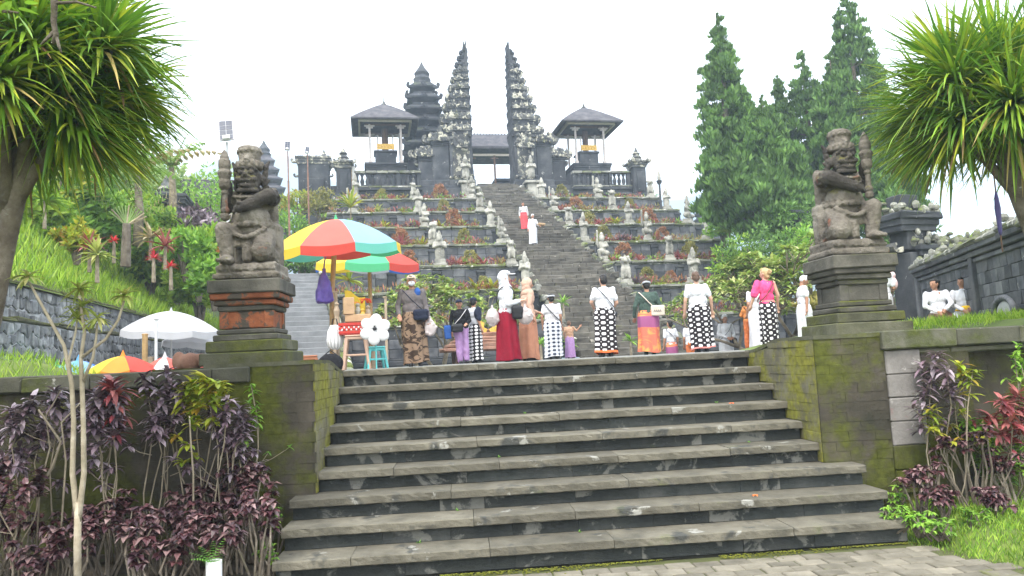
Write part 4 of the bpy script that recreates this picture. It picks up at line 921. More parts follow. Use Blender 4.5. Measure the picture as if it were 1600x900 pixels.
# ------------------------------------------------------------------ small statues and shrubs on the terraces
def small_statue(kind):
    b = MB(); b.box((0, 0, .06), (.56, .5, .12), .02); b.box((0, 0, .2), (.44, .4, .18), .02); base = b.mesh('base')
    f = MB()
    if kind == 0:     # standing, hands joined
        f.chain([(-.09, 0, .3), (-.09, -.02, .62)], [.1, .11]); f.chain([(.09, 0, .3), (.09, -.02, .62)], [.1, .11]); f.ball((0, 0, .62), (.2, .16, .16)); f.ball((0, 0, .84), (.18, .13, .2))
        for s in (-1, 1): f.chain([(s*.2, 0, .96), (s*.24, -.08, .78), (s*.04, -.2, .84)], [.075, .06, .05])
        f.ball((0, -.03, 1.12), (.105, .11, .13)); f.lathe([(.12, 1.18), (.13, 1.24), (.08, 1.3), (.09, 1.34), (.03, 1.48)], 10); f.ball((0, -.1, .45), (.08, .08, .2)); f.box((0, .12, .75), (.3, .1, .9), .04)
    elif kind == 1:   # squatting with raised club
        f.ball((0, .02, .52), (.24, .2, .18)); f.ball((0, 0, .78), (.2, .16, .2)); f.chain([(-.13, 0, .46), (-.24, -.18, .52), (-.2, -.16, .3)], [.12, .09, .07]); f.chain([(.13, 0, .46), (.22, -.2, .42), (.2, 0, .3)], [.12, .1, .08])
        f.chain([(.2, 0, .9), (.27, -.08, .74), (.05, -.2, .7)], [.08, .065, .055]); f.chain([(-.2, 0, .9), (-.3, -.05, .85), (-.26, -.1, 1.08)], [.08, .06, .055]); f.chain([(-.26, -.12, .7), (-.26, -.12, 1.42)], [.04, .07])
        f.ball((0, -.05, 1.07), (.13, .13, .14)); f.lathe([(.14, 1.14), (.15, 1.19), (.1, 1.25), (.11, 1.32), (.02, 1.42)], 10)
    else:             # seated beast, head up
        f.ball((0, .05, .5), (.22, .24, .22)); f.ball((0, -.05, .76), (.17, .17, .24)); f.chain([(-.12, -.15, .7), (-.13, -.2, .32)], [.08, .06]); f.chain([(.12, -.15, .7), (.13, -.2, .32)], [.08, .06]); f.ball((0, -.14, 1.04), (.15, .18, .15)); f.ball((0, -.28, 1.0), (.09, .08, .07))
        for k in range(7): f.ball((.15*math.sin(k*.9), .02+.05*math.cos(k), 1.05+.12*math.sin(k*1.7)), .08)
        f.chain([(0, .1, 1.1), (0, .16, 1.3)], [.09, .03])
    return remesh(f, .035, 1), base
SS = [small_statue(k) for k in range(3)]
COLN = {0: 'beside the stairway', 1: 'in the middle', 2: 'at the outer end'}
SP = [('right', 0, [(847, 7), (865, 6), (889, 5), (913, 4), (941, 3), (971, 2)]), ('right', 1, [(934, 7), (957, 6), (983, 5), (1012, 4), (1047, 3), (1085, 2)]), ('right', 2, [(1017, 7), (1042, 6), (1075, 5), (1105, 4)]),
      ('left', 0, [(738, 7), (751, 6), (767, 5), (784, 4), (799, 3), (822, 2)]), ('left', 1, [(646, 7), (654, 6), (664, 5), (678, 4), (688, 3)]), ('left', 2, [(556, 7), (551, 6)])]
for side, c, L in SP:
    for j, (px, i) in enumerate(L):
        v, z = terr(i); k = (j+c+(side == 'left')) % 3; u = u_at(px, v+.25, z)
        if abs(u) < 2.2: u = math.copysign(2.22, u if abs(u) > .5 else (1 if side == 'right' else -1))
        t = thing('small_statue', 'small pale stone statue %s of the %s terrace, %s of the stairway' % (COLN[c], ORD[i], side) if c else 'small pale stone statue beside the stairway, %s terrace, %s side' % (ORD[i], side), 'statue', tw(u, v+.22, z+.03), TA+rng.normal(0, .35), 'small statues along the terraces', scale=tuple(rng.uniform(.9, 1.2, 3)))
        put('figure', SS[k][0], 'small_statue', t); put('base', SS[k][1], 'small_statue', t)
for s, sd in ((-1, 'left'), (1, 'right')):
    t = thing('gate_statue', 'pale guardian statue on a white pedestal at the %s gate pillar' % sd, 'statue', tw(s*2.35, 25.3, 11.0), TA, 'statues flanking the split gate')
    put('figure', SS[0][0], 'small_statue', t, (0, 0, 1.55), scale=1.35)
    b = MB(); b.box((0, 0, .7), (.75, .7, 1.4), .03); b.box((0, 0, 1.5), (1.15, 1.0, .18), .03); b.box((0, 0, .1), (1.0, .95, .2), .03); b.build('pedestal', 'small_statue', t)
def cone_shrub(px, i, hpx, m, lab):
    v, z = terr(i); vv = v+1.2; u = u_at(px, vv, z); Zd = (tw(u, vv, z)-CAM).dot(_f); h = hpx*Zd/F_PX; r0 = h*.36
    t = thing('cone_shrub', lab, 'shrub', tw(u, vv, z), TA, 'clipped cone shrubs on the terraces')
    n = 46; C = []
    for k in range(n):
        tz = rng.random()**.8; rr = r0*(math.sin(PI*min(1, .25+tz*.62))**.8)*(1-tz*.75)**.55*1.25; a = rng.uniform(0, 2*PI); C.append((rr*math.cos(a), rr*math.sin(a), h*(.08+.86*tz)))
    leafcloud('crown', C, h*.13, 30, h*.055, m, t, .5, .5)
    b = MB(); b.tube([(0, 0, -.05), (0, 0, h*.5)], [.06, .03], 6); b.build('trunk', 'bark', t)
CS = [(878, 7, 27, 'olive_shrub', 'right'), (900, 6, 29, 'rust_shrub', 'right'), (984, 6, 24, 'olive_shrub', 'right'), (922, 5, 28, 'olive_shrub', 'right'), (1013, 5, 31, 'rust_shrub', 'right'), (943, 4, 31, 'olive_shrub', 'right'), (1035, 4, 28, 'rust_shrub', 'right'),
      (975, 3, 36, 'rust_shrub', 'right'), (1079, 3, 34, 'olive_shrub', 'right'), (1012, 2, 32, 'olive_shrub', 'right'), (1049, 2, 26, 'rust_shrub', 'right'),
      (688, 7, 30, 'rust_shrub', 'left'), (597, 7, 24, 'olive_shrub', 'left'), (694, 6, 26, 'olive_shrub', 'left'), (709, 5, 34, 'rust_shrub', 'left'), (726, 4, 30, 'olive_shrub', 'left'), (736, 3, 31, 'olive_shrub', 'left'), (756, 2, 27, 'olive_shrub', 'left'), (626, 4, 34, 'rust_shrub', 'left'), (640, 3, 32, 'rust_shrub', 'left')]
_seen = {}
for px, i, hp, m, sd in CS:
    k = (i, m, sd); _seen[k] = _seen.get(k, 0)+1; c = 'olive green' if m[0] == 'o' else 'rust coloured'
    cone_shrub(px, i, hp, m, '%s cone shrub on the %s terrace, %s of the stairway%s' % (c, ORD[i], sd, '' if _seen[k] == 1 else ', further out'))
# low leafy rosettes between them
ROS = {}
def rosette_mesh(key, n, L, W, droop, up):
    if key not in ROS:
        b = MB()
        for k in range(n):
            a = rng.uniform(0, 2*PI); e = rng.uniform(*up); b.leaf((0, 0, .05), (math.cos(a)*math.cos(e), math.sin(a)*math.cos(e), math.sin(e)), L*rng.uniform(.7, 1.15), W, droop, seg=3)
        ROS[key] = b
    return ROS[key]
VAR = []
for m in ('red_leaf', 'yellow_green', 'mauve_leaf', 'fresh_green', 'variegated'):
    for q in range(2):
        me = rosette_mesh((m, q), 26, .62, .11, .9, (.35, 1.4)).mesh('leaves'); VAR.append((m, me))
PLN = {'red_leaf': 'dark red', 'yellow_green': 'yellow green', 'mauve_leaf': 'purple grey', 'fresh_green': 'fresh green', 'variegated': 'pale striped'}
LOW = [(860, 6, 0), (872, 5, 2), (905, 5, 1), (935, 5, 0), (950, 5, 0), (962, 5, 1), (970, 4, 2), (985, 4, 2), (995, 4, 1), (955, 3, 0), (1000, 3, 0), (1060, 3, 0), (990, 2, 2), (1030, 2, 1), (1068, 3, 0), (1005, 5, 1), (1020, 7, 3), (1060, 5, 3), (1000, 6, 0), (968, 7, 1),
       (590, 6, 4), (610, 6, 2), (632, 6, 1), (645, 6, 3), (570, 7, 2), (612, 7, 0), (622, 5, 0), (640, 5, 2), (600, 5, 1), (655, 5, 0), (690, 5, 1), (720, 5, 0), (585, 5, 0), (672, 6, 0), (700, 6, 2), (716, 3, 0), (755, 3, 0), (660, 4, 1), (745, 2, 1), (770, 2, 1), (730, 2, 1), (628, 4, 0), (550, 6, 1), (545, 5, 3)]
_cnt = {}
for px, i, mi in LOW:
    v, z = terr(i); vv = v+rng.uniform(.55, .85); u = u_at(px, vv, z)
    if abs(u) < 2.9: u = math.copysign(2.95, u)
    m, me = VAR[mi*2+int(rng.integers(2))]; sd = 'left' if px < 800 else 'right'; k = (m, i, sd); _cnt[k] = _cnt.get(k, 0)+1
    o = put('rosette_plant', me, m, None, tw(u, vv, z), rng.uniform(0, 6), scale=rng.uniform(.8, 1.25))
    tag(o, '%s spiky plant on the %s terrace, %s side%s' % (PLN[m], ORD[i], sd, ['', ', second from the first', ', third in the row', ', fourth in the row'][_cnt[k]-1]), 'plant', 'low spiky plants on the terraces')
# mixed ground planting along the terraces
for nm, m, n in (('red_groundcover', 'red_leaf', 300), ('olive_groundcover', 'olive_shrub', 260), ('rust_groundcover', 'rust_shrub', 260), ('purple_groundcover', 'mauve_leaf', 120), ('green_groundcover', 'fresh_green', 90)):
    C = []
    for k in range(n):
        i = int(rng.integers(1, 8)); u = rng.uniform(2.7, 10) if rng.random() < .5 else rng.uniform(-11.3, -2.7); q = tw(u, 3.2*i+rng.uniform(.45, 1.4), 1.53*i+rng.uniform(.05, .32)); C.append(tuple(q))
    leafcloud(nm, C, .30, 26, .11, m, None, .35, .6, 'stuff')
# grass tufts on the terrace soil
n = 9000; u_ = np.concatenate([rng.uniform(-12, -2.2, n//2), rng.uniform(2.2, 10.4, n//2)]); i_ = rng.integers(1, 8, n)
v_ = 3.2*i_+rng.uniform(.25, 1.3, n); z_ = 1.53*i_-.02
C = np.array([T0.x, T0.y, 0])+np.outer(u_, np.array(EU))+np.outer(v_, np.array(EV)); C[:, 2] = z_+.08
a = rand_dirs(n)*.5+np.array([0, 0, 1]); hh = rng.uniform(.06, .16, (n, 1)); a = a/np.linalg.norm(a, axis=1)[:, None]*hh
quads('terrace_grass', C, a, np.cross(a, rand_dirs(n))*.4, 'grass_dark', None, 'stuff')
# ------------------------------------------------------------------ trees and plants
def unit(a, e): return Vector((math.cos(a)*math.cos(e), math.sin(a)*math.cos(e), math.sin(e)))
def sword(t): return max(.05, (min(1, t*6+.45))*(1-t**2.2))
def dracaena(base, trunk, heads, label, L=.68, W=.042, per=80):
    t = thing('dracaena_tree', label, 'tree', base); B = Vector(base)
    b = MB()
    for pts, rad in trunk: b.tube([Vector(p)-B for p in pts], rad, 10)
    b.build('trunk', 'bark', t, smooth=True)
    for hp, hd, n in heads:
        b = MB(); d = MB(); hp = Vector(hp)-B; hd = Vector(hd).normalized()
        for k in range(n):
            v = Vector(rand_dirs(1)[0]); v = (v+hd*rng.uniform(.15, 1.5)).normalized(); l = L*rng.uniform(.5, 1.25)
            if v.z < -.35 and rng.random() < .5: v.z *= .3
            p0 = hp+v*.03-hd*rng.uniform(0, .16)
            dry = v.z < -.1 and rng.random() < .13
            (d if dry else b).leaf(p0, v, l, W*rng.uniform(.8, 1.15), rng.uniform(.15, 1.25) if v.z > -.2 else .4, seg=4, fold=.18, shape=sword, twist=rng.normal(0, .25))
        b.build('leaf_tuft', 'dracaena', t)
        if d.n: d.build('dry_leaves', 'dracaena_dry', t)
    return t
def dome_heads(c, r, n, flat=.8, lo=-.35, per=70):
    H = []
    for k in range(n):
        z = lo+(1-lo)*(k+.5)/n; a = k*2.39996; q = math.sqrt(max(0, 1-z*z)); v = Vector((q*math.cos(a), q*math.sin(a), z))
        H.append((Vector(c)+Vector((v.x*r, v.y*r, v.z*r*flat))*rng.uniform(.55, 1.15)+Vector(rand_dirs(1)[0])*r*.16, v+Vector((0, 0, .35)), per))
    return H
c = at(55, 125, 6.0); tb = at(-14, 500, 6.0); ft = Vector((at(-150, 800, 6.0).x, tb.y, GZ-.1))
dracaena(ft, [([ft, at(-60, 620, 6.0), tb, at(4, 410, 6.0), at(16, 340, 6.0), c-Vector((0, 0, .2))], [.11, .09, .075, .07, .08, .09])]+[([at(10, 345, 6.0), (at(10, 345, 6)+h[0])/2+Vector((0, 0, .05)), h[0]], [.05, .04, .03]) for h in dome_heads(c, .55, 9, .9, .1)],
         dome_heads(c, .66, 22, .95, -.7, 240), 'large sword leaved dracaena tree filling the upper left corner', .72, .042)
c = at(1552, 165, 8.4); kn = at(1600, 318, 8.4); ft = Vector((at(1690, 470, 8.4).x, kn.y, -.1))
hs = dome_heads(c, .76, 22, .95, -.7, 225)
dracaena(ft, [([ft, at(1640, 420, 8.4), kn, c-Vector((0, 0, .4))], [.13, .11, .11, .08])]+[([kn, (kn+h[0])/2+Vector((0, 0, .08)), h[0]], [.06, .045, .03]) for h in hs[9::2]],
         hs, 'large sword leaved dracaena tree leaning in at the right edge', .85, .044)

# conifers: spires of feathery tufts
def conifer(base, spires, label):
    t = thing('conifer_tree', label, 'tree', base); B = Vector(base); C = []; S = []; tr = MB()
    for (x, y, z0, z1, rad, n) in spires:
        tr.tube([(x-B.x, y-B.y, z0-B.z), (x-B.x, y-B.y, z0-B.z+(z1-z0)*.6), (x-B.x, y-B.y, z1-B.z-.3)], [.22, .13, .02], 7)
        for k in range(n):
            tt = 1-rng.random()**.62; a = rng.uniform(0, 2*PI)
            rr = rad*((1-tt)**.72)*(1+.22*math.sin(a*3+tt*9)+.16*math.sin(a*5-tt*17))*min(1, .45+tt*5)*rng.uniform(.66, 1.05)+.05
            C.append((x-B.x+rr*math.cos(a), y-B.y+rr*math.sin(a), z0-B.z+(z1-z0)*tt)); S.append(.16+.34*(1-tt)**.6)
            if k % 6 == 0: tr.tube([(x-B.x, y-B.y, C[-1][2]-.35*rr), (C[-1][0], C[-1][1], C[-1][2])], [.04, .015], 4)
        for k in range(26): C.append((x-B.x+rng.normal(0, .03+.01*k), y-B.y+rng.normal(0, .03+.01*k), z1-B.z-.13*k)); S.append(.07+.012*k)
    tr.build('trunk', 'bark', t)
    C = np.array(C); S = np.array(S); n = len(C); per = 60
    C0 = np.repeat(C, per, 0); sp = np.repeat(S, per)[:, None]; N_ = len(C0)
    d = rand_dirs(N_); d[:, 2] = np.abs(d[:, 2])*1.1-.35; P = C0+d*sp*rng.uniform(.3, 1, (N_, 1))
    a = d*.6+rand_dirs(N_)*.5+np.array([0, 0, .9]); a /= np.linalg.norm(a, axis=1)[:, None]
    b = np.cross(a, rand_dirs(N_)); b /= np.linalg.norm(b, axis=1)[:, None]+1e-6; sz = (.055+.13*np.minimum(1, sp/.4))*rng.uniform(.6, 1.25, (N_, 1))
    quads('crown', P, a*sz, b*sz*.42, 'conifer', t)
    return t
def spire(px, ptop, pbot, wpx, Z, n, dy=0):
    a = at(px, ptop, Z); q = at(px+(-2), pbot, Z); return (a.x, a.y+dy, q.z, a.z, wpx/2*Z/F_PX, n)
conifer((*at(1175, 545, 36).xy, -.6), [spire(1121, 22, 345, 98, 36, 230), spire(1141, 72, 350, 90, 36.6, 110), spire(1190, 150, 372, 128, 35, 260), spire(1158, 140, 345, 165, 35.6, 280), spire(1222, 205, 375, 90, 35.4, 130)], 'tall feathery conifer with a thin leaning tip, nearest the temple')
conifer((*at(1252, 545, 39).xy, -.6), [spire(1252, 80, 380, 100, 39, 240), spire(1215, 120, 375, 80, 39.5, 150), spire(1275, 150, 380, 90, 38.6, 150)], 'shorter feathery conifer between two taller ones')
conifer((*at(1320, 545, 37).xy, -.6), [spire(1322, -6, 380, 150, 37, 420), spire(1310, 14, 250, 40, 37.4, 50), spire(1366, 90, 380, 90, 37.5, 170), spire(1296, 84, 330, 90, 36.6, 140)], 'tallest feathery conifer behind the right guardian statue')

def frangipani(base, h, spread, label, forks=4, nleaf=17):
    t = thing('frangipani_tree', label, 'tree', base); b = MB(); tips = []
    def grow(p, d, L, r, lev):
        q = p+d*L; b.tube([p, p+d*L*.5+Vector((0, 0, .03*L)), q], [r, r*.85, r*.72], 6)
        if lev == 0: tips.append((q, d)); return
        for k in range(3 if rng.random() < .6 else 2):
            a = rng.uniform(0, 2*PI); e = rng.uniform(-.1, 1.0); nd = (d*.55+unit(a, e)*Vector((spread, spread, 1)).length/1.8*.75); nd.x *= spread; nd.y *= spread; nd.normalize()
            if nd.z < -.1: nd.z = .05
            grow(q, nd, L*rng.uniform(.66, .9), r*.68, lev-1)
    for k in range(5): grow(Vector((0, 0, 0)), (unit(k*1.256+rng.normal(0, .2), rng.uniform(.55, 1.1))), h*.29, h*.02, forks)
    b.build('branches', 'pale_stem', t, smooth=True)
    l = MB(); fl = MB()
    for q, d in tips:
        for k in range(nleaf):
            a = rng.uniform(0, 2*PI); l.leaf(q, (d*.35+unit(a, rng.uniform(-.2, .9))), rng.uniform(.18, .34), .095, .7, seg=2, fold=.12)
        if rng.random() < .3:
            for k in range(5): fl.leaf(q+Vector((0, 0, .06)), unit(k*1.256, .5), .06, .05, .3, seg=1)
    l.build('crown', 'frangipani', t); fl.build('blossoms', 'petal_white', t)
p = at(1208, 545, 20.5); frangipani((p.x, p.y, -.6), 3.9, 1.25, 'broad pale green frangipani tree behind the woman in pink')
p = at(688, 560, 24); frangipani((p.x, p.y, -.6), 3.8, 1.0, 'pale green frangipani tree behind the vendor woman in grey')
p = at(1575, 430, 16.0); frangipani((p.x+1.2, p.y, .2), 3.2, 1.2, 'bright green frangipani rising behind the carved wall at the right', 3)

# ---- purple foliage shrubs
def leafy_shrub(base, h, r, stems, m, L, W, label, per=14, lev=3, name='purple_shrub', stem='bark', lean=(0, 0), whorls=2, group='purple leaved shrubs in the beds', tiltup=.25):
    t = thing(name, label, 'shrub', base, 0, group); b = MB(); l = MB()
    for k in range(stems):
        a = rng.uniform(0, 2*PI); rr = r*math.sqrt(rng.random()); top = Vector((rr*math.cos(a)+lean[0], rr*math.sin(a)*.7+lean[1], h*rng.uniform(.68, 1.05)))
        p0 = Vector((rr*.25*math.cos(a)+rng.normal(0, .03), rr*.25*math.sin(a), 0)); mid = (p0+top)/2+Vector((rng.normal(0, .05), rng.normal(0, .05), 0))
        b.tube([p0, mid, top], [.012, .010, .006], 5)
        for q in range(whorls):
            tp = top-(top-mid).normalized()*(.07*q); 
            for j in range(per):
                aa = rng.uniform(0, 2*PI); e = rng.uniform(-.25, .55)+tiltup*(1-q*.4); l.leaf(tp, unit(aa, e), L*rng.uniform(.7, 1.2), W*rng.uniform(.8, 1.15), .9, seg=2, fold=.2)
    b.build('stems', stem, t); l.build('leaves', m, t); return t
bedz = GZ+.13
ORDN = 'first second third fourth fifth sixth seventh eighth ninth tenth eleventh twelfth thirteenth fourteenth fifteenth sixteenth'.split()
k = 0
HP = [(30, -2.35, .62), (95, -2.9, .55), (165, -2.6, .66), (215, -3.0, .62), (262, -2.6, .62), (318, -2.85, .60), (300, -2.3, .66), (368, -2.55, .70), (345, -3.05, .5), (402, -2.75, .62), (190, -2.2, .72), (120, -2.25, .62), (395, -2.2, .95), (250, -3.15, .48), (50, -3.05, .45), (330, -2.1, .75)]
for (px, Y, h) in HP:
    c = on_ground(px, Y, bedz-.04); k += 1
    leafy_shrub(c, h, .22, 9, 'purple_leaf', .092, .062, '%s dark purple shrub from the left in the left bed' % ORDN[sorted(q[0] for q in HP).index(px)], 11)
def L2(px, py, Y):       # point over the bed that lines up with column px at height py on plane y=Y
    d = at(px, py, 1.0)-CAM; return CAM+d*((Y-CAM.y)/d.y)
def tall_shrub(px, Y, tufts, m, label, L=.15, W=.045, n=26, base=None, name='croton_shrub', stem='pale_stem', r=.008, group=None, whorls=3):
    """thin bare stems that fork up to leaf tufts at photo points"""
    c = on_ground(px, Y, bedz-.02 if base is None else base); t = thing(name, label, 'shrub', c, 0, group); b = MB(); l = MB()
    for i, (tx, ty) in enumerate(tufts):
        q = L2(tx, ty, Y+rng.normal(0, .12))-c; b0 = Vector((q.x*.45+rng.normal(0, .07), rng.normal(0, .09), 0)); m1 = b0.lerp(q, .38)+Vector((rng.normal(0, .055), rng.normal(0, .05), 0)); m2 = b0.lerp(q, .74)+Vector((rng.normal(0, .05), rng.normal(0, .05), 0))
        b.tube([b0, b0.lerp(m1, .5)+Vector((rng.normal(0, .02), 0, 0)), m1, m1.lerp(m2, .5)+Vector((rng.normal(0, .02), 0, 0)), m2, q], [r, r*.95, r*.9, r*.8, r*.75, r*.5], 6)
        for e_ in range(2):
            s0 = m1.lerp(q, rng.uniform(.1, .7)); s1 = s0+Vector((rng.normal(0, .12), rng.normal(0, .08), rng.uniform(.06, .2))); b.tube([s0, s0.lerp(s1, .5)+Vector((0, 0, -.015)), s1], [r*.55, r*.45, r*.3], 5)
            for j in range(n//2): l.leaf(s1, unit(rng.uniform(0, 2*PI), rng.uniform(-.4, 1.1)), L*rng.uniform(.5, 1.0), W*rng.uniform(.7, 1.1), .9, seg=3, fold=.15)
        ax = (q-m2).normalized()
        for w_ in range(whorls*2):
            for j in range(n//2):
                a = rng.uniform(0, 2*PI); l.leaf(q-ax*(.045*w_*rng.uniform(.6, 1.3)), unit(a, rng.uniform(-.3, 1.1)), L*rng.uniform(.65, 1.2), W*rng.uniform(.8, 1.2), .8, seg=3, fold=.15)
    b.build('stems', stem, t, smooth=True); l.build('leaves', m, t); return t
tall_shrub(70, -2.2, [(20, 640), (50, 625), (85, 612), (70, 660), (110, 640), (30, 700)], 'mauve_leaf', 'leggy grey purple croton at the far left of the bed')
tall_shrub(160, -2.25, [(150, 618), (172, 640), (140, 650), (165, 600), (185, 612)], 'mauve_leaf', 'grey purple croton just right of the pale double trunk')
tall_shrub(250, -2.1, [(225, 590), (250, 610), (272, 640), (240, 650), (262, 580), (285, 600)], 'mauve_leaf', 'dense dark croton rising over the wall coping', .14, .045, 18)
tall_shrub(302, -2.25, [(300, 598), (322, 590), (340, 600), (312, 612)], 'yellow_green', 'yellow green croton at the top of the left wall', .15, .05, 20)
tall_shrub(335, -2.2, [(330, 640), (355, 625), (375, 640), (350, 665), (368, 680), (385, 655)], 'mauve_leaf', 'pale stemmed grey croton beside the stair pier', .12, .035)
tall_shrub(365, -2.1, [(360, 700), (385, 715), (370, 735), (398, 745), (350, 742)], 'purple_leaf', 'tall purple croton against the stair pier', .1, .045, 18)
tall_shrub(175, -2.0, [(176, 600)], 'red_leaf', 'single red cordyline rosette by the wall coping', .22, .045, 22)
tall_shrub(15, -2.6, [(10, 720), (40, 760), (5, 760), (60, 735)], 'purple_leaf', 'dark purple croton cut off by the left picture edge', .1, .045, 20)
tall_shrub(380, -2.0, [(392, 600), (400, 640), (385, 690)], 'fresh_green', 'slim green stemmed plant against the stair pier', .09, .03, 9)
# thin pale double trunk with striped rosettes
c = on_ground(122, -3.25, bedz-.06); t = thing('thin_tree', 'slender pale tree with double trunk and striped leaf rosettes, front of the left bed', 'tree', c); b = MB()
P = lambda x, y: L2(x, y, -3.25)-c
fk = P(122, 785)
b.tube([(0, 0, 0), P(121, 850), fk], [.030, .028, .025], 8); b.tube([P(121, 815), P(119, 790), P(113, 740), P(115, 660), P(112, 600), P(100, 540), P(78, 500), P(45, 440)], [.02, .023, .021, .019, .018, .014, .012, .009], 7)
b.tube([P(123, 815), P(125, 790), P(131, 740), P(130, 660), P(128, 600), P(126, 560), P(132, 520), P(124, 462)], [.02, .023, .021, .019, .018, .015, .013, .009], 7)
b.tube([P(128, 600), P(145, 560), P(150, 530), P(152, 505)], [.014, .012, .01, .008], 6); b.tube([P(126, 560), P(165, 530), P(185, 500), P(194, 470)], [.013, .011, .01, .008], 6); b.tube([P(112, 600), P(108, 560), P(118, 520), P(120, 505)], [.012, .01, .009, .007], 6)
b.build('trunk', 'pale_trunk', t, smooth=True)
for (x, y) in ((45, 432), (124, 452), (152, 497), (194, 462), (120, 498), (128, 480)):
    l = MB(); q = P(x, y)
    for j in range(26): a = rng.uniform(0, 2*PI); l.leaf(q, unit(a, rng.uniform(-.5, 1.0)), rng.uniform(.11, .19), .026, .8, seg=3, fold=.15)
    l.build('leaf_rosette', 'variegated', t)
for i, (x0, pts, lb) in enumerate(((-5, [(40, 790), (82, 730), (95, 690), (60, 640)], 'thick pale bent stem crossing the far left of the bed'), (55, [(62, 760), (78, 700), (72, 650), (95, 610)], 'thin pale upright stem left of the double trunk'), (90, [(103, 720), (96, 660), (130, 625)], 'thin forked pale stem behind the double trunk'), (302, [(302, 740), (298, 690), (296, 650)], 'short bare white stem before the dark wall'))):
    c = on_ground(x0, -2.45, bedz-.03); b = MB(); b.tube([(0, 0, 0)]+[L2(x, y, -2.45)-c for x, y in pts], [q*(1 if i == 0 else .55) for q in (.018, .016, .014, .012, .009)][:len(pts)+1], 6)
    o = b.build('bare_stem', 'pale_stem', None, c, smooth=True); tag(o, lb, 'stem', 'bare stems in the left bed')
# right bed
bedr = GZ+.10
for i, (px, Y, h, r_, lb) in enumerate(((1440, -2.35, .50, .24, 'dark purple shrub nearest the stair corner in the right bed'), (1525, -2.15, .82, .36, 'tall rounded purple shrub in the middle of the right bed'), (1478, -2.5, .34, .2, 'low purple shrub in front of the right bed'), (1590, -2.25, .56, .22, 'purple shrub at the right picture edge'), (1555, -2.55, .28, .16, 'smallest purple shrub in the right lawn'))):
    leafy_shrub(on_ground(px, Y, bedr), h, r_, 12 if r_ > .3 else 9, 'purple_leaf', .085, .048, lb, 13)
tall_shrub(1455, -2.0, [(1440, 570), (1462, 552), (1478, 575), (1450, 600), (1490, 600)], 'mauve_leaf', 'leggy grey croton before the right wall', .15, .04, 14, bedr)
tall_shrub(1475, -2.1, [(1455, 640), (1520, 578), (1500, 570)], 'yellow_green', 'yellow green croton before the right wall', .13, .035, 14, bedr)
tall_shrub(1570, -2.0, [(1565, 625), (1590, 615), (1548, 650), (1580, 660), (1596, 640)], 'red_leaf', 'red leaved cordyline against the right wall', .17, .045, 14, bedr)
tall_shrub(1560, -1.95, [(1530, 660), (1552, 690), (1590, 700), (1540, 720), (1580, 725), (1510, 660)], 'fresh_green', 'green leafy shrub behind the purple ones', .12, .045, 16, bedr)
tall_shrub(1590, -2.0, [(1590, 540), (1598, 570), (1585, 555)], 'fresh_green', 'thin green sapling at the right edge against the coping', .09, .04, 9, bedr)
for i, (px, Y, h, lb) in enumerate(((1395, -2.2, .34, 'leafy green weed at the foot of the right pier'), (1405, -2.62, .26, 'leafy green weed beside the lowest steps'), (1470, -2.9, .16, 'low green weeds at the lawn edge'), (1440, -2.75, .22, 'green weed clump between stairs and purple shrubs'), (1530, -2.75, .2, 'broad green weed under the purple shrubs'))):
    leafy_shrub(on_ground(px, Y, bedr-.05), h, .16, 12, 'fresh_green', .06, .026, lb, 8, name='green_weed', group='green weeds by the right bed')
for i, (px, Y, h, lb) in enumerate(((420, -2.15, .55, 'green creeper in the corner left of the steps'), (415, -2.6, .3, 'low green weed beside the left end of the steps'))):
    leafy_shrub(on_ground(px, Y, bedz-.1), h, .12, 10, 'fresh_green', .045, .03, lb, 7, name='green_weed', group='green weeds by the left bed')
# fern in a white pipe
c = on_ground(335, -3.42, bedz-.08); t = thing('pipe_planter', 'upright white plastic pipe holding a small green fern', 'planter', c)
top = L2(335, 876, -3.42).z-c.z
b = MB(); b.lathe([(.058, 0), (.058, top), (.050, top), (.050, top-.06), (0, top-.06)], 16); b.build('pipe', 'pvc', t, smooth=False)
b = MB()
for k in range(5):
    a = 1.2+k*.7; q = Vector((0, 0, top-.03)); d = unit(a, 1.15-.1*k)
    for j in range(10):
        for s in (-1, 1): sd = d.cross(Vector((0, 0, 1))).normalized()*s; b.leaf(q, sd*.8+d*.5, .075*(1-j/12), .022, .3, seg=1)
        q = q+d*.022; d = (d+Vector((0, 0, -.09))).normalized()
b.build('fern', 'fern', t)
# grass
def grass(name, pts, h, m, wdt=.012):
    C = np.asarray(pts, float); n = len(C); a = rand_dirs(n)*.55+np.array([0, 0, 1]); a /= np.linalg.norm(a, axis=1)[:, None]; hh = h*rng.uniform(.5, 1.3, (n, 1))/2
    b = np.cross(a, rand_dirs(n)); b /= np.linalg.norm(b, axis=1)[:, None]+1e-6; C = C+a*hh
    return quads(name, C, a*hh, b*wdt, m, None, 'stuff')
pts = []
while len(pts) < 22000:
    x, y = rng.uniform(3.9, 8), rng.uniform(-4.3, -1.8)
    if x < 4.0+max(0, -2.92-y)*.38+rng.normal(0, .03): continue
    pts.append((x, y, lawn_z(x, y)))
grass('lawn_grass', pts, .07, 'grass_dark', .006)
pts = []
for k in range(26000):
    s = .3+rng.random()**1.3*11; l = rng.uniform(0, 32); q = WA+_wd*l+_wn*s; pts.append((q.x, q.y, hill_z(q.x, q.y)))
grass('hill_grass', pts, .42, 'grass', .022)
pts = [(x, y, mound_z(x, y)) for x, y in zip(rng.uniform(-7.6, -4.2, 4500), rng.uniform(-1.1, 2.6, 4500))]; grass('mound_grass', pts, .16, 'grass', .008)
pts = [(x, y, -.02+.26*min(1, max(0, (x-5.6)/1.3))) for x, y in zip(rng.uniform(6.4, 9, 3500), rng.uniform(-.6, 3.2, 3500))]; grass('right_lawn_grass', pts, .15, 'grass', .009)
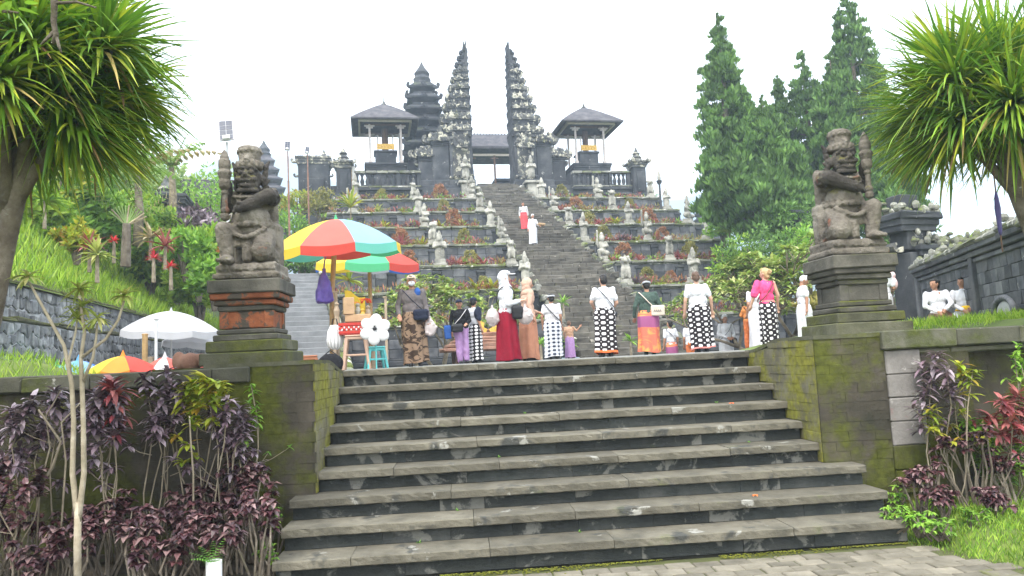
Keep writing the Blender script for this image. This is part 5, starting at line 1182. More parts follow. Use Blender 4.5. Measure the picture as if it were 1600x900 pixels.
# hill planting: bushes, banana, fan palm, cordylines
def bush(px, py, Z, r, m, label, h=None, n=60, per=26, lf=.11, name='bush', cat='bush', group='bushes on the hillside', onhill=True):
    c = at(px, py, Z); h = h or r*1.5; t = thing(name, label, cat, (c.x, c.y, c.z-h*.6), 0, group); C = []
    for k in range(n):
        v = rand_dirs(1)[0]; q = rng.uniform(.45, 1)*(1+.2*math.sin(v[0]*6)+.15*math.sin(v[2]*9)); C.append((v[0]*r*q, v[1]*r*q, h*.6+v[2]*h*.5*q))
    leafcloud('crown', C, r*.24, per, lf, m, t, .5, .4); b = MB()
    for k in range(4): b.tube([(0, 0, -h*.4), (r*.2*math.cos(k*1.6), r*.2*math.sin(k*1.6), h*.2), (r*.5*math.cos(k*1.6), r*.5*math.sin(k*1.6), h*.7)], [.08, .06, .02], 5)
    b.build('trunk', 'bark', t)
for a in ((330, 312, 34, 1.7, 'fresh_green', 'leafy green bush behind the left guardian on the hill'), (60, 262, 22, 1.9, 'yellow_green', 'yellow green bush high on the hillside under the dracaena'), (20, 200, 30, 2.6, 'fresh_green', 'tall green tree top behind the left dracaena'), (165, 262, 33, 2.6, 'banana', 'pale green tree beyond the fan palm'),
          (305, 352, 26, .9, 'mauve_leaf', 'grey purple bush near the left guardian'), (120, 372, 17.5, .42, 'yellow_green', 'yellow croton bush on the grassy slope'), (290, 385, 22, .7, 'fresh_green', 'dark green bush low on the slope'), (250, 352, 24, .8, 'grass_dark', 'green bush before the small hill shrine'),
          (466, 318, 47, 1.15, 'yellow_green', 'yellow green bush beside the lamp posts'), (448, 352, 44, 1.4, 'fresh_green', 'green bush below the lamp posts'), (500, 318, 46, 1.1, 'olive_shrub', 'olive bush beside the shrine wall'), (420, 385, 38, 1.1, 'grass_dark', 'green shrub right of the left guardian'), (468, 405, 33, 1.0, 'conifer', 'dark shrub at the head of the side stairway'),
          (1130, 352, 40, .9, 'fresh_green', 'green bush at the outer end of the terraces'), (1240, 352, 33, 1.3, 'conifer', 'dark green bush between conifers and frangipani'), (1440, 395, 24, 1.0, 'conifer', 'dark bush beside the stone gate pillar'), (1290, 480, 18, .5, 'olive_shrub', 'small olive bush by the man in white'), (1195, 395, 30, 1.5, 'conifer', 'dark bush at the foot of the leaning conifer'), (1150, 400, 31, 1.0, 'grass_dark', 'green bush at the end of the third terrace'), (1255, 400, 30, 1.4, 'fresh_green', 'mid green bush left of the right guardian'), (1380, 440, 26, 1.4, 'conifer', 'dark bush right of the right guardian')):
    bush(*a)
for (px, py, Z, r_, m, lb) in ((10, 290, 26, 2.4, 'fresh_green', 'dense green tree at the far left beyond the slope'), (95, 285, 32, 2.8, 'banana', 'pale green tree beyond the slope under the dracaena'), (175, 300, 36, 2.6, 'fresh_green', 'mid green tree behind the fan palm'), (240, 300, 38, 2.2, 'banana', 'pale tree behind the banana leaves'), (285, 318, 44, 2.2, 'frangipani', 'pale tree behind the small hill house'), (345, 330, 44, 2.2, 'frangipani', 'pale green tree directly behind the left guardian'), (215, 345, 28, 1.3, 'grass_dark', 'low green tree right of the fan palm'), (135, 330, 24, 1.4, 'fresh_green', 'green bush left of the fan palm'), (50, 330, 20, .9, 'grass', 'light green bush on the slope at the far left'), (310, 395, 23, .9, 'grass_dark', 'green bush left of the left guardian'), (335, 430, 21, .6, 'fresh_green', 'small green bush behind the statue base'), (235, 402, 27, 1.0, 'grass_dark', 'low green bush just right of the fan palm trunk'), (275, 415, 28, 1.1, 'fresh_green', 'low green bush below the bromeliads'), (312, 440, 26, 1.0, 'grass', 'light green bush low by the left guardian')):
    bush(px, py, Z, r_, m, lb, r_*1.7, 110, 34, .12+.03*r_, 'hill_tree', 'tree', 'trees beyond the grassy slope')
def banana(px, py, Z, h, label, n=7, L=1.9, m='banana'):
    c = at(px, py, Z); t = thing('banana_plant', label, 'plant', (c.x, c.y, c.z-h)); b = MB(); b.tube([(0, 0, 0), (.05, 0, h*.5), (0, 0, h)], [.16, .14, .09], 8); b.build('stem', 'pale_stem', t, smooth=True)
    for k in range(n):
        l = MB(); a = k*2.4+rng.normal(0, .2); d = unit(a, rng.uniform(.7, 1.25)); q = Vector((0, 0, h)); sd = d.cross(Vector((0, 0, 1))).normalized(); V = []
        for j in range(10):   # torn blade: strips either side of the midrib
            w_ = .34*math.sin(PI*(j+1)/11.5)
            for s in (-1, 1): l.leaf(q, sd*s+d*.35+Vector((0, 0, .12)), w_, L/10*.95, .9, seg=2, fold=.04)
            q = q+d*(L/10); d = (d+Vector((0, 0, -.16))).normalized()
        d = unit(a, .95); l.tube([Vector((0, 0, h)), Vector((0, 0, h))+d*L*.4, Vector((0, 0, h-.1))+d*L*.75], [.03, .02, .01], 5)
        l.build('leaf', m if k % 4 else 'dry_frond', t)
banana(215, 275, 23, 2.2, 'banana plant with torn pale leaves on the hill', 8, 2.0); banana(268, 262, 26, 2.2, 'banana plant nearer the left guardian statue', 8, 2.0); banana(140, 245, 25, 2.6, 'banana plant half hidden by the dracaena', 7, 2.0)
# fan palm
c = at(196, 405, 19.5); t = thing('fan_palm', 'pale fan shaped palm on the grassy slope', 'palm', c); b = MB(); b.tube([(0, 0, -.2), (.02, 0, .4), (.03, 0, .95)], [.13, .12, .1], 9); b.build('trunk', 'bark', t)
cv = Vector((-.35, .94, 0)); sdv = Vector((.94, .34, 0))
for k in range(13):
    l = MB(); a = -.85+1.9*k/12; d = (sdv*math.sin(a)+Vector((0, 0, 1))*math.cos(a)+cv*rng.normal(0, .06)).normalized(); l.tube([Vector((.03, 0, .9)), Vector((.03, 0, .9))+d*.55], [.03, .018], 5)
    q = Vector((.03, 0, .9))+d*.5
    for j in range(9):
        w_ = .2*math.sin(PI*(j+1)/11); 
        for s in (-1, 1): e = d.cross(cv).normalized()*s; l.leaf(q, e*.7+d*.7, w_, .12, .2, seg=1, fold=.03)
        q = q+d*.12
    l.build('frond', 'banana' if k not in (1, 6, 11, 12) else 'dry_frond', t)
CP = [(140, 388, 16.5, 'red_leaf', .45, 'red brown cordyline left of the fan palm'), (152, 402, 15.5, 'variegated', .5, 'striped yellow cordyline before the fan palm'), (240, 405, 17, 'red_flower', .22, 'red bromeliad right of the fan palm'), (267, 418, 17.5, 'red_flower', .2, 'smaller red bromeliad further right'), (178, 378, 18.5, 'red_flower', .2, 'red bromeliad left of the palm trunk'), (258, 388, 18.5, 'red_leaf', .5, 'dark red cordyline above the bromeliads'), (235, 375, 19, 'dry_frond', .55, 'dry pale fronds on the slope'), (345, 393, 20, 'red_flower', .2, 'red flower half behind the left guardian'), (290, 360, 24, 'mauve_leaf', .6, 'grey cordyline near the left guardian'), (70, 318, 18, 'dracaena', .7, 'dark spiky plant high on the slope'),
      (548, 328, 42, 'yellow_green', 1.2, 'upright yellow green fern palm above the striped parasol'), (545, 442, 24, 'yellow_green', .7, 'yellow green palm tuft between the parasols'), (1140, 368, 36, 'banana', 1.2, 'pale palm tuft at the right of the terraces'), (880, 475, 27, 'fresh_green', .4, 'green tuft at the foot of the stairway, left kerb'), (890, 540, 25, 'fresh_green', .4, 'green plant behind the child'), (985, 535, 25, 'fresh_green', .4, 'green plant right of the stairway'), (845, 540, 22, 'fresh_green', .35, 'green plant beside the man in grey headband')]
for (px, py, Z, m, L, lb) in CP:
    c = at(px, py, Z); t = thing('spiky_plant', lb, 'plant', c, 0, 'spiky plants of the hill and terraces'); b = MB(); up = (.5, 1.5) if L > 1 else (-.1, 1.4)
    for k in range(30): b.leaf((0, 0, .1*L), unit(rng.uniform(0, 2*PI), rng.uniform(*up)), L*rng.uniform(.65, 1.15), L*.14, .6, seg=3, fold=.2)
    b.build('leaves', m, t); b = MB(); b.tube([(0, 0, -.9*max(.6, L)), (0, 0, .1*L)], [.05, .035], 6); b.build('stem', 'pale_stem', t)
# hanging branch at the upper left
o = at(84, -60, 3.2); t = thing('hanging_branch', 'lichened bare twig hanging in at the upper left corner', 'branch', o); b = MB(); Q = lambda x, y, z=3.2: at(x, y, z)-o
b.tube([(0, 0, 0), Q(85, 10), Q(84, 35), Q(88, 55), Q(82, 68)], [.018, .014, .012, .012, .008], 7); b.tube([Q(86, 48), Q(72, 62), Q(64, 70)], [.009, .007, .004], 6); b.tube([Q(86, 50), Q(92, 72), Q(96, 82)], [.009, .007, .004], 6); b.tube([Q(85, 5), Q(120, 3), Q(150, 12)], [.008, .006, .004], 6); b.build('twig', 'bark', t, smooth=True)
b = MB(); b.tube([Q(-20, 15), Q(10, 18), Q(30, 20)], [.009, .007, .004], 6); b.build('side_twig', 'bark', t)
for (x, y, x2, y2, w_) in ((30, 15, 62, 22, .05), (20, 20, 26, 50, .045), (28, 25, 52, 60, .05), (158, 18, 190, 52, .035), (8, 8, 14, 30, .04), (40, 6, 60, 4, .04), (2, 22, 18, 2, .05)):
    b = MB(); d = Q(x2, y2)-Q(x, y); b.leaf(Q(x, y), d, d.length, w_, .05, seg=4, fold=.12); b.build('leaf', 'fresh_green', t)
# ------------------------------------------------------------------ rubble wall under the hill
t = thing('rubble_wall', 'two tiered grey rubble stone retaining wall below the grassy hill', 'wall', (WA.x, WA.y, 0), math.atan2(_wd.y, _wd.x))
LW = 34.0      # local x runs along the wall, local +y into the hill
b = MB(); b.box((LW/2-3, .35, .12), (LW+6, .5, 1.9), .01); b.build('lower_tier', 'mortar', t)
b = MB(); b.box((LW/2-3, .62, 1.3), (LW+6, .5, .86), .01); b.build('upper_tier', 'mortar', t)
far = MB(); cells = []
for tier, z0, z1, yf in ((0, -.75, 1.02, .10), (1, 1.08, 1.70, .37)):
    rows = round((z1-z0)/.19); nx = int(LW/.125); G_ = {}
    def gp(r_, i):
        if (r_, i) not in G_: G_[(r_, i)] = (i*.125+rng.normal(0, .028), z0+r_*(z1-z0)/rows+(rng.normal(0, .03) if 0 < r_ < rows else 0)+(.03 if i % 2 else -.03)*(0 < r_ < rows))
        return G_[(r_, i)]
    for r_ in range(rows):
        for k in range(nx//2-1):
            i0 = 2*k+r_ % 2; cells.append((yf, [gp(r_, i0), gp(r_, i0+1), gp(r_, i0+2), gp(r_+1, i0+2), gp(r_+1, i0+1), gp(r_+1, i0)]))
cells = [c for c in cells if c[1][0][0] > 3.6]; cells.sort(key=lambda c: c[1][0][0]+(2.2 if c[1][0][1] < -.1 else 0))
for q, (yf, pl) in enumerate(cells):
    cx, cz = np.mean([p[0] for p in pl]), np.mean([p[1] for p in pl]); ins = rng.uniform(.80, .92); dp = rng.uniform(.03, .06); V_ = []
    for sc_, yy in ((ins, 0), (ins*.93, -dp*.7), (ins*.6, -dp)): V_ += [((p[0]-cx)*sc_, yy+rng.normal(0, .004), (p[1]-cz)*sc_) for p in pl]
    Fq = [[l*6+j, l*6+(j+1) % 6, (l+1)*6+(j+1) % 6, (l+1)*6+j] for l in range(2) for j in range(6)]+[[12+j for j in range(6)]]
    if q < 290: b = MB(); b.add(V_, Fq); b.build('rubble_stone', 'rubble_stone', t, (cx, yf+.005, cz))
    else: far.add(np.array(V_)+np.array([cx, yf+.005, cz]), Fq)
far.build('rubble_stones', 'rubble_stone', t, kind='stuff')
for (zz, yy, n) in ((1.06, .28, 40), (1.74, .52, 40)):
    for k in range(n): b = MB(); b.box((0, 0, 0), (LW/n-.01, .44, .07), .02, jit=.012); b.build('coping_stone', 'pedestal_moss', t, (LW*(k+.5)/n, yy, zz))
# ------------------------------------------------------------------ side stairway beyond the stalls
c0, c1 = at(486, 552, 20), at(462, 430, 32); c0.z = -.7
ang = math.atan2(c1.y-c0.y, c1.x-c0.x)-PI/2; run = (c1.xy-c0.xy).length; ns = 24
t = thing('side_stairway', 'pale grey narrow stairway climbing behind the left guardian', 'staircase', c0, ang)
for k in range(ns): b = MB(); b.box((0, 0, -.3), (1.9, run/ns+.05, .6), .015, jit=.004); b.build('step', 'side_stair', t, (0, run*(k+.5)/ns, (c1.z-c0.z)*(k+1)/ns))
for s in (-1, 1):
    for k in range(10): b = MB(); b.box((0, 0, 0), (.3, run/10-.02, .5), .05, jit=.03); b.build('kerb_stone', 'andesite_cap', t, (s*1.1, run*(k+.5)/10, (c1.z-c0.z)*(k+.5)/10+.05), (math.atan2(c1.z-c0.z, run), 0, 0))
# ------------------------------------------------------------------ carved wall and gate pillar on the right
N0, N1 = Vector((7.9, -.8)), Vector((10.8, 7.3)); dv = (N1-N0); LR = dv.length
t = thing('carved_wall', 'dark carved stone wall with lichened coping at the right', 'wall', (N1.x, N1.y, .12), math.atan2(-dv.y, -dv.x), scale=(1, 1, 1.16))   # local x from far end to near end, local -y faces the plaza
b = MB(); b.box((LR/2, .2, .72), (LR, .36, 1.44), .01); b.build('core', 'wall_core', t)
for (zz, hh, pr) in ((.07, .14, .14), (.19, .1, .09), (.30, .07, .05), (1.12, .07, .05), (1.21, .08, .10), (1.30, .08, .16)):
    for k in range(6): b = MB(); b.box((0, 0, 0), (LR/6-.006, .2, hh), .012, jit=.003); b.build('moulding', 'wall_block', t, (LR*(k+.5)/6, .1-pr, zz))
WBK = []
for k in range(4): b = MB(); b.box((0, 0, 0), (.3, .1, .186), .008, jit=.003); WBK.append(b.mesh('wall_block'))
for r_ in range(4):
    x = -(r_ % 2)*.15
    while x < LR-.05:
        a, c = max(0, x), min(LR, x+.304); 
        if c-a > .05: put('wall_block', WBK[rng.integers(4)], 'wall_block', t, ((a+c)/2, .045+rng.normal(0, .004), .43+r_*.19), 0, scale=((c-a)/.304, 1, 1))
        x += .304
for k in range(3):  # pilasters
    b = MB(); b.box((0, 0, .72), (.2, .16, 1.1), .012); b.build('pilaster', 'wall_block', t, (.1+k*LR*.46, .0, 0))
b = MB()
for k in range(330): x = rng.uniform(0, LR); b.ball((x, rng.normal(.12, .12), 1.42+abs(rng.normal(0, .05))), tuple(.035+.05*rng.random(3)), 6, 4)
b.build('lichen_coping', 'andesite_cap', t, kind='stuff')
for k in range(9): b = MB(); b.box((0, 0, 0), (LR/9-.01, .62, .1), .03, jit=.014); b.build('coping_stone', 'andesite_cap', t, (LR*(k+.5)/9, .12, 1.385))
# pale carved volute leaning on the wall
c = at(1572, 486, 11.5); t = thing('carved_volute', 'pale carved stone scroll leaning on the wall at the right edge', 'carving', (c.x, c.y, .22), math.atan2(-dv.y, -dv.x))
b = MB(); b.ball((0, 0, .16), (.38, .06, .2), 18, 12)
put('scroll', remesh(b, .02, 2), 'white_stone', t); b = MB()
for k in range(14): a = PI*k/13; b.ball((.40*math.cos(a), -.03, .20+.2*math.sin(a)), .05)
put('border', remesh(b, .016, 1), 'wall_block', t)
# gate pillar with stacked lichened capitals
c = at(1437, 505, 18.3); t = thing('gate_pillar', 'tall dark stone gate pillar with lichen covered stacked capitals', 'pillar', (c.x, c.y, -.1), .25, scale=1.14)
for (x, w_, h) in ((-.12, .44, 2.0), (.42, .62, 1.75)):
    b = MB(); b.box((x, 0, h/2), (w_, .55, h), .02); b.box((x, -.04, .14), (w_+.16, .7, .28), .02); b.box((x, -.04, .34), (w_+.08, .62, .12), .02); b.box((x, -.04, h*.45), (w_*.55, .56, h*.5), .02); b.build('shaft', 'andesite', t)
for (x0, x1, z, h) in ((-.1, .85, 1.75, .42), (-.55, .45, 2.45, .42)):
    b = MB(); cornice(b, x0, x1, -.3, .3, z, h, .1); b.build('capital', 'andesite', t); b = MB()
    for k in range(60): b.ball((rng.uniform(x0-.2, x1+.2), rng.uniform(-.42, .3), z+h+abs(rng.normal(.02, .09))), tuple(.04+.07*rng.random(3)), 6, 4)
    b.build('lichen', 'andesite_cap', t, kind='stuff')
b = MB(); b.box((-.05, 0, 2.3), (.62, .5, .5), .02); b.box((-.05, .1, 3.1), (.5, .4, .4), .02); b.build('neck', 'andesite', t)
b = MB(); horn(b, -.5, -.1, 2.0, .4, -1, .3); horn(b, .95, -.1, 1.9, .4, 1, .3); b.build('horns', 'ornament', t)
# second, farther lichened roof block between pillar and conifers
c = at(1235, 345, 34); t = thing('shrine_roof', 'distant horned shrine roof under the conifers', 'shrine', (c.x, c.y, c.z-2.2), TA)
b = MB(); b.box((0, 0, 1.1), (1.6, 1.4, 2.2), .04); cornice(b, -1.0, 1.0, -.9, .9, 2.0, .5, .15); b.build('body', 'andesite', t)
c = at(260, 335, 30); t = thing('hill_shrine', 'small dark stone shrine with carved finial on the hill', 'shrine', (c.x, c.y, c.z-1.6), .2)
b = MB(); b.box((0, 0, .9), (1.3, 1.2, 2.4), .04); cornice(b, -.8, .8, -.8, .8, 1.9, .4, .12); b.build('body', 'andesite', t); b = MB(); b.lathe([(.4, 2.25), (.3, 2.5), (.36, 2.6), (.16, 2.9), (.03, 3.2)], 8); b.build('finial', 'ornament', t)
c = at(300, 325, 40); t = thing('hill_house', 'low pale walled house with grey roof behind the hill plants', 'house', (c.x, c.y, c.z-2.2), .15)
b = MB(); b.box((0, 0, .9), (5.6, 3, 2.6), .03); b.build('wall', 'cream_paint', t); b = MB(); b.prism([(-3.2, 2.2), (3.2, 2.2), (2.4, 3.3), (-2.4, 3.3)], 3.8, 'y'); b.build('roof', 'thatch', t)
for x in (-1.6, .2, 1.8): b = MB(); b.box((x, -1.53, 1.0), (.8, .06, 1.0), .01); b.build('window', 'wood_dark', t)
# ------------------------------------------------------------------ solar street lamps
def lamp(px, ptop, pbot, Z, label, w_, h_, tilt):
    c = at(px, pbot, Z); top = at(px, ptop, Z).z-c.z; t = thing('solar_lamp', label, 'street lamp', c, 0, 'solar lamps left of the temple')
    b = MB(); b.tube([(0, 0, -1.5), (0, 0, top*.55)], .05, 8); b.tube([(0, 0, top*.55), (0, 0, top-h_*.4)], .035, 8); b.build('pole', 'terracotta' if Z > 30 else 'metal_pole', t)
    p = MB(); p.box((0, 0, 0), (w_, .05, h_), .008); o = p.build('panel', 'lamp_grey', t, (0, -.06, top), (-.5, tilt, .15))
    for i in range(2):
        for j in range(4): q = MB(); q.box((0, 0, 0), (w_*.42, .012, h_*.21), .002); q.build('solar_cell', 'solar_cell', o, ((i-.5)*w_*.46, -.028, (j-1.5)*h_*.235), 0)
    q = MB(); q.box((0, -.05, -h_*.42), (w_*.5, .12, h_*.16), .01); q.build('lamp_head', 'plastic_white', o)
lamp(357, 198, 420, 22, 'nearest solar lamp panel above the left guardian', .42, .85, -.12); lamp(452, 225, 350, 36, 'middle solar lamp on a slim post', .26, .6, .03); lamp(482, 233, 312, 44, 'farthest small solar lamp before the shrine wall', .24, .55, .1)
# ------------------------------------------------------------------ parasols
def parasol(loc, top, rim, rad, cols, label, vals=None, pole='bamboo', pr=.045, tilt=(0, 0, 0), n=8, ph=0, name='parasol', group=None, px_off=(0, 0), cat='parasol'):
    """loc = ground point under the hub; top, rim heights above it"""
    t = thing(name, label, cat, loc, 0, group)
    can = bpy.data.objects.new('canopy', None); col.objects.link(can); can.parent = t; can.location = (0, 0, top); can.rotation_euler = tilt
    dh = top-rim
    for k in range(n):
        a0, a1 = ph+2*PI*k/n, ph+2*PI*(k+1)/n; b = MB(); V_ = []; m_ = 7; q_ = 7
        for i in range(m_+1):
            f = i/m_; r_ = rad*f; z = -dh*(f**1.75)
            for j in range(q_+1):
                g_ = j/q_; a = a0+(a1-a0)*g_; sag = 1-.055*math.sin(PI*g_)*f; chord = math.cos(PI/n)/math.cos((g_-.5)*2*PI/n); rr = r_*(chord*.75+.25)*(1-.0*sag)
                V_.append((rr*math.cos(a), rr*math.sin(a), z-.035*math.sin(PI*g_)*f))
        b.add(V_, [[i*(q_+1)+j, (i+1)*(q_+1)+j, (i+1)*(q_+1)+j+1, i*(q_+1)+j+1] for i in range(m_) for j in range(q_)])
        pn = b.build('canopy_panel', cols[k % len(cols)], can, smooth=True)
        b = MB(); V_ = []
        for j in range(q_+1):
            g_ = j/q_; a = a0+(a1-a0)*g_; chord = math.cos(PI/n)/math.cos((g_-.5)*2*PI/n); rr = rad*(chord*.75+.25); zz = -dh-.035*math.sin(PI*g_)
            V_ += [(rr*math.cos(a), rr*math.sin(a), zz), (rr*1.012*math.cos(a), rr*1.012*math.sin(a), zz-rad*.13-.02*math.sin(PI*g_))]
        b.add(V_, [[2*j, 2*j+1, 2*j+3, 2*j+2] for j in range(q_)]); b.build('valance', (vals or cols)[k % len(vals or cols)], pn, smooth=True)
        b = MB(); b.tube([(0, 0, -.06)]+[(rad*f*math.cos(a0)*.99, rad*f*math.sin(a0)*.99, -dh*f**1.75-.012) for f in (.3, .6, 1)], .006, 4); b.build('rib', 'metal_pole', pn)
    b = MB(); b.tube([(px_off[0], px_off[1], 0), (px_off[0]*.8, px_off[1]*.8, top*.5), (0, 0, top-.02)], pr, 9); b.build('pole', pole, t, smooth=True)
    b = MB(); b.lathe([(.05, -.02), (.03, .02), (.015, .06), (.002, .09)], 8); b.build('cap', cols[0], can)
    return t
g0 = on_ground(531, 4.0, 0); z0 = at(531, 342, (Vector((g0.x, 4.0, 2.6))-CAM).dot(_f)).z
parasol((g0.x, 4.0, 0), z0, z0-.50, 1.17, ['fab_green', 'fab_red', 'fab_blue', 'fab_green', 'fab_yellow', 'fab_pink', 'fab_blue', 'fab_yellow'], 'large striped parasol of yellow, red and blue panels over the stall', ['fab_green', 'fab_red', 'fab_teal', 'fab_green', 'fab_yellow', 'fab_red', 'fab_teal', 'fab_yellow'], tilt=(.11, -.03, 0), ph=PI/8, px_off=(-.12, -.05))
g0 = on_ground(582, 7.4, 0); z0 = at(582, 383, (Vector((g0.x, 7.4, 2.6))-CAM).dot(_f)).z
parasol((g0.x, 7.4, 0), z0, z0-.42, 1.2, ['fab_royal', 'fab_white', 'fab_yellow', 'fab_royal', 'fab_yellow', 'fab_green', 'fab_red', 'fab_royal'], 'second striped parasol of green, yellow and red, behind the first', None, tilt=(.10, .05, 0), ph=PI/8+.1)
g0 = on_ground(268, 7.6, -.7); zt = at(262, 486, (Vector((g0.x, 7.6, .8))-CAM).dot(_f)).z+.7
parasol((g0.x, 7.6, -.7), zt, zt-.42, 1.05, ['fab_white'], 'white parasol over the lower stall by the rubble wall', pole='metal_pole', pr=.02, tilt=(.05, .06, 0), group='white parasols')
g0 = on_ground(322, 9.2, -.7); zt = at(322, 512, (Vector((g0.x, 9.2, .8))-CAM).dot(_f)).z+.7
parasol((g0.x, 9.2, -.7), zt, zt-.36, .98, ['fab_white'], 'second white parasol half hidden behind the red brick pedestal', pole='metal_pole', pr=.02, tilt=(0, .1, 0), group='white parasols')
for (px, py, Y, r_, cols, lb) in ((192, 556, 2.2, .50, ['fab_orange', 'fab_red', 'fab_red', 'fab_green', 'fab_royal', 'fab_green', 'fab_yellow', 'fab_yellow'], 'rainbow umbrella with yellow and orange panels peeping over the wall'), (122, 563, 2.6, .40, ['fab_sky', 'fab_blue', 'fab_royal'], 'blue umbrella peeping over the wall'), (88, 570, 3.2, .36, ['fab_green', 'fab_teal'], 'green umbrella behind the blue one'), (258, 558, 2.6, .34, ['fab_white', 'fab_pink', 'fab_blue'], 'pale pink and white umbrella right of the rainbow one')):
    g0 = on_ground(px, Y, -.7); zt = at(px, py, (Vector((g0.x, Y, .3))-CAM).dot(_f)).z+.7
    parasol((g0.x, Y, -.7), zt, zt-.22, r_, cols, lb, pole='steel_white', pr=.01, ph=-PI/2-.2, name='umbrella', group='umbrellas behind the front wall', cat='umbrella')
# ------------------------------------------------------------------ stall goods at the head of the stairs
def stool(loc, s, m, label, h=.45, rz=.2):
    t = thing('plastic_stool', label, 'stool', loc, rz, 'plastic stools at the stall'); w_ = .17*s
    b = MB(); b.box((0, 0, h-.015), (w_*2, w_*2, .03), .012); b.box((0, 0, h-.05), (w_*1.9, w_*1.9, .05), .01); b.build('seat', m, t)
    for sx in (-1, 1):
        for sy in (-1, 1): b = MB(); b.tube([(sx*w_*.82, sy*w_*.82, h-.05), (sx*w_*1.15, sy*w_*1.15, 0)], [.032*s, .026*s], 6); b.build('leg', m, t)
    for s2 in (-1, 1):
        b = MB(); b.box((0, s2*w_*1.02, h*.42), (w_*1.9, .02, .03), .005); b.build('stretcher', m, t)
    return t
G = lambda px, Y, z=0: on_ground(px, Y, z)
stool(G(482, 2.6), .85, 'plastic_brown', 'low brown plastic stool beside the left pier', .26)
stool(G(558, 2.9), 1.05, 'plastic_tan', 'tan plastic stool under the red crate', .56, .1); stool(G(588, 2.9), .8, 'plastic_teal', 'teal plastic stool under the white flower', .36, .3)
t = thing('table', 'low wooden stall table behind the stools', 'table', G(556, 3.7), .05); b = MB(); b.box((0, 0, .62), (.75, .55, .05), .01); b.build('top', 'wood_pale', t)
for sx in (-1, 1):
    for sy in (-1, 1): b = MB(); b.box((sx*.32, sy*.22, .3), (.05, .05, .6), .006); b.build('leg', 'wood_pale', t)
c = G(551, 2.9, .565); t = thing('crate', 'red plastic crate with white markings on the tan stool', 'crate', c, .05)
b = MB(); b.box((0, 0, .01), (.40, .28, .02), .004); b.build('bottom', 'plastic_red', t)
for (x, y, sx, sy) in ((0, -.14, .4, .02), (0, .14, .4, .02), (-.2, 0, .02, .26), (.2, 0, .02, .26)):
    for q in range(3): b = MB(); b.box((x, y, .04+.065*q), (sx, sy, .045), .004); b.build('slat', 'plastic_red', t)
for k in range(9):
    b = MB(); b.box((0, 0, 0), (.022, .004, .03), .001); b.build('marking', 'plastic_white', t, (-.15+.036*k+(.01 if k > 4 else 0), -.152, .085+.035*(k % 2)))
c = G(560, 3.1, .785); tag(MB().box((0, 0, .06), (.42, .26, .12), .006).box((0, 0, .125), (.43, .12, .006), .001).build('cardboard_box', 'cardboard', None, c, .1), 'brown cardboard box lying on the red crate', 'box')
c = G(545, 3.0, .91); tag(MB().box((0, 0, .14), (.17, .12, .28), .006).box((0, -.062, .2), (.06, .004, .1), .001).build('carton', 'cardboard', None, c, .3), 'upright small carton standing on the cardboard box', 'box')
t = thing('carved_figures', 'cluster of small pale carved figures on the stall', 'carvings', G(552, 3.5, .645)); 
for k in range(7):
    b = MB(); h = rng.uniform(.3, .62); b.lathe([(.05, 0), (.06, h*.2), (.04, h*.5), (.055, h*.7), (.03, h*.85), (.045, h*.92), (.01, h)], 8); b.build('figure', ('wood_pale', 'small_statue', 'gold_panel')[k % 3], t, (-.26+.085*k, rng.normal(0, .08), 0))
t = thing('yellow_cloth', 'yellow cloth draped on the stall posts', 'cloth', G(548, 3.6, 1.15)); b = MB(); nn = 8
b.add([(x*.05-.1, .03*math.sin(x*1.3+z), .22-z*.06-.02*x+.03*math.sin(x)) for z in range(nn) for x in range(nn)], [[j*nn+k, j*nn+k+1, (j+1)*nn+k+1, (j+1)*nn+k] for j in range(nn-1) for k in range(nn-1)]); b.build('sheet', 'fab_yellow', t, smooth=True)
for i, (px, Y, h, lb) in enumerate(((527, 3.6, 1.35, 'pale upright post beside the bamboo parasol pole'), (605, 6.6, 1.5, 'pale upright post behind the stall, right of the bamboo pole'))):
    tag(MB().tube([(0, 0, 0), (.01, 0, h)], .028, 8).box((0, 0, h), (.08, .08, .03), .005).build('wooden_post', 'wood_pale', None, G(px, Y)), lb, 'post', 'posts of the stall')
t = thing('flower_toy', 'big white six petalled flower shaped toy with black centre', 'toy', G(586, 2.55, .62), 0); b = MB(); b.tube([(0, .05, -.62), (0, .05, .0)], .012, 6); b.build('stick', 'plastic_teal', t)
for k in range(6): a = k*PI/3+.4; p = MB(); p.ball((.13*math.cos(a), 0, .13*math.sin(a)), (.125, .03, .10), 12, 8, Matrix.Rotation(-a, 4, 'Y').to_quaternion()); p.build('petal', 'plastic_white', t, smooth=True)
b = MB(); b.ball((0, -.04, .01), (.035, .012, .03), 10, 6); b.box((0, -.045, .05), (.03, .008, .02), .002); b.build('centre', 'black_plastic', t)
t = thing('hanging_bag', 'purple bag hanging from the bamboo parasol pole', 'bag', G(507, 3.75, at(507, 475, 13.0).z)); b = MB(); b.lathe([(.06, 0), (.13, .02), (.15, .1), (.14, .26), (.09, .42), (.035, .55), (.03, .62)], 14, ell=(1, .6)); b.ball((.08, 0, .06), (.08, .07, .06)); b.ball((-.07, -.02, .08), (.08, .07, .08)); put('sack', wrinkle(remesh(b, .014, 1), .022, 13, 5), 'purple_bag', t); b = MB(); b.tube([(0, 0, .58), (.02, 0, .75), (.06, .02, .9)], .012, 6); b.build('strap', 'purple_bag', t)
t = thing('striped_bag', 'black and white striped bag hanging beside the red crate', 'bag', G(524, 2.9, .34)); b = MB(); n = 16; prof = [(.04, 0), (.12, .04), (.14, .16), (.12, .3), (.07, .4)]; V_ = []; UV_ = []
for r_, z_ in prof:
    for k in range(n+1): a = 2*PI*k/n; V_.append((r_*math.cos(a), r_*.6*math.sin(a), z_)); UV_.append((k/n, z_))
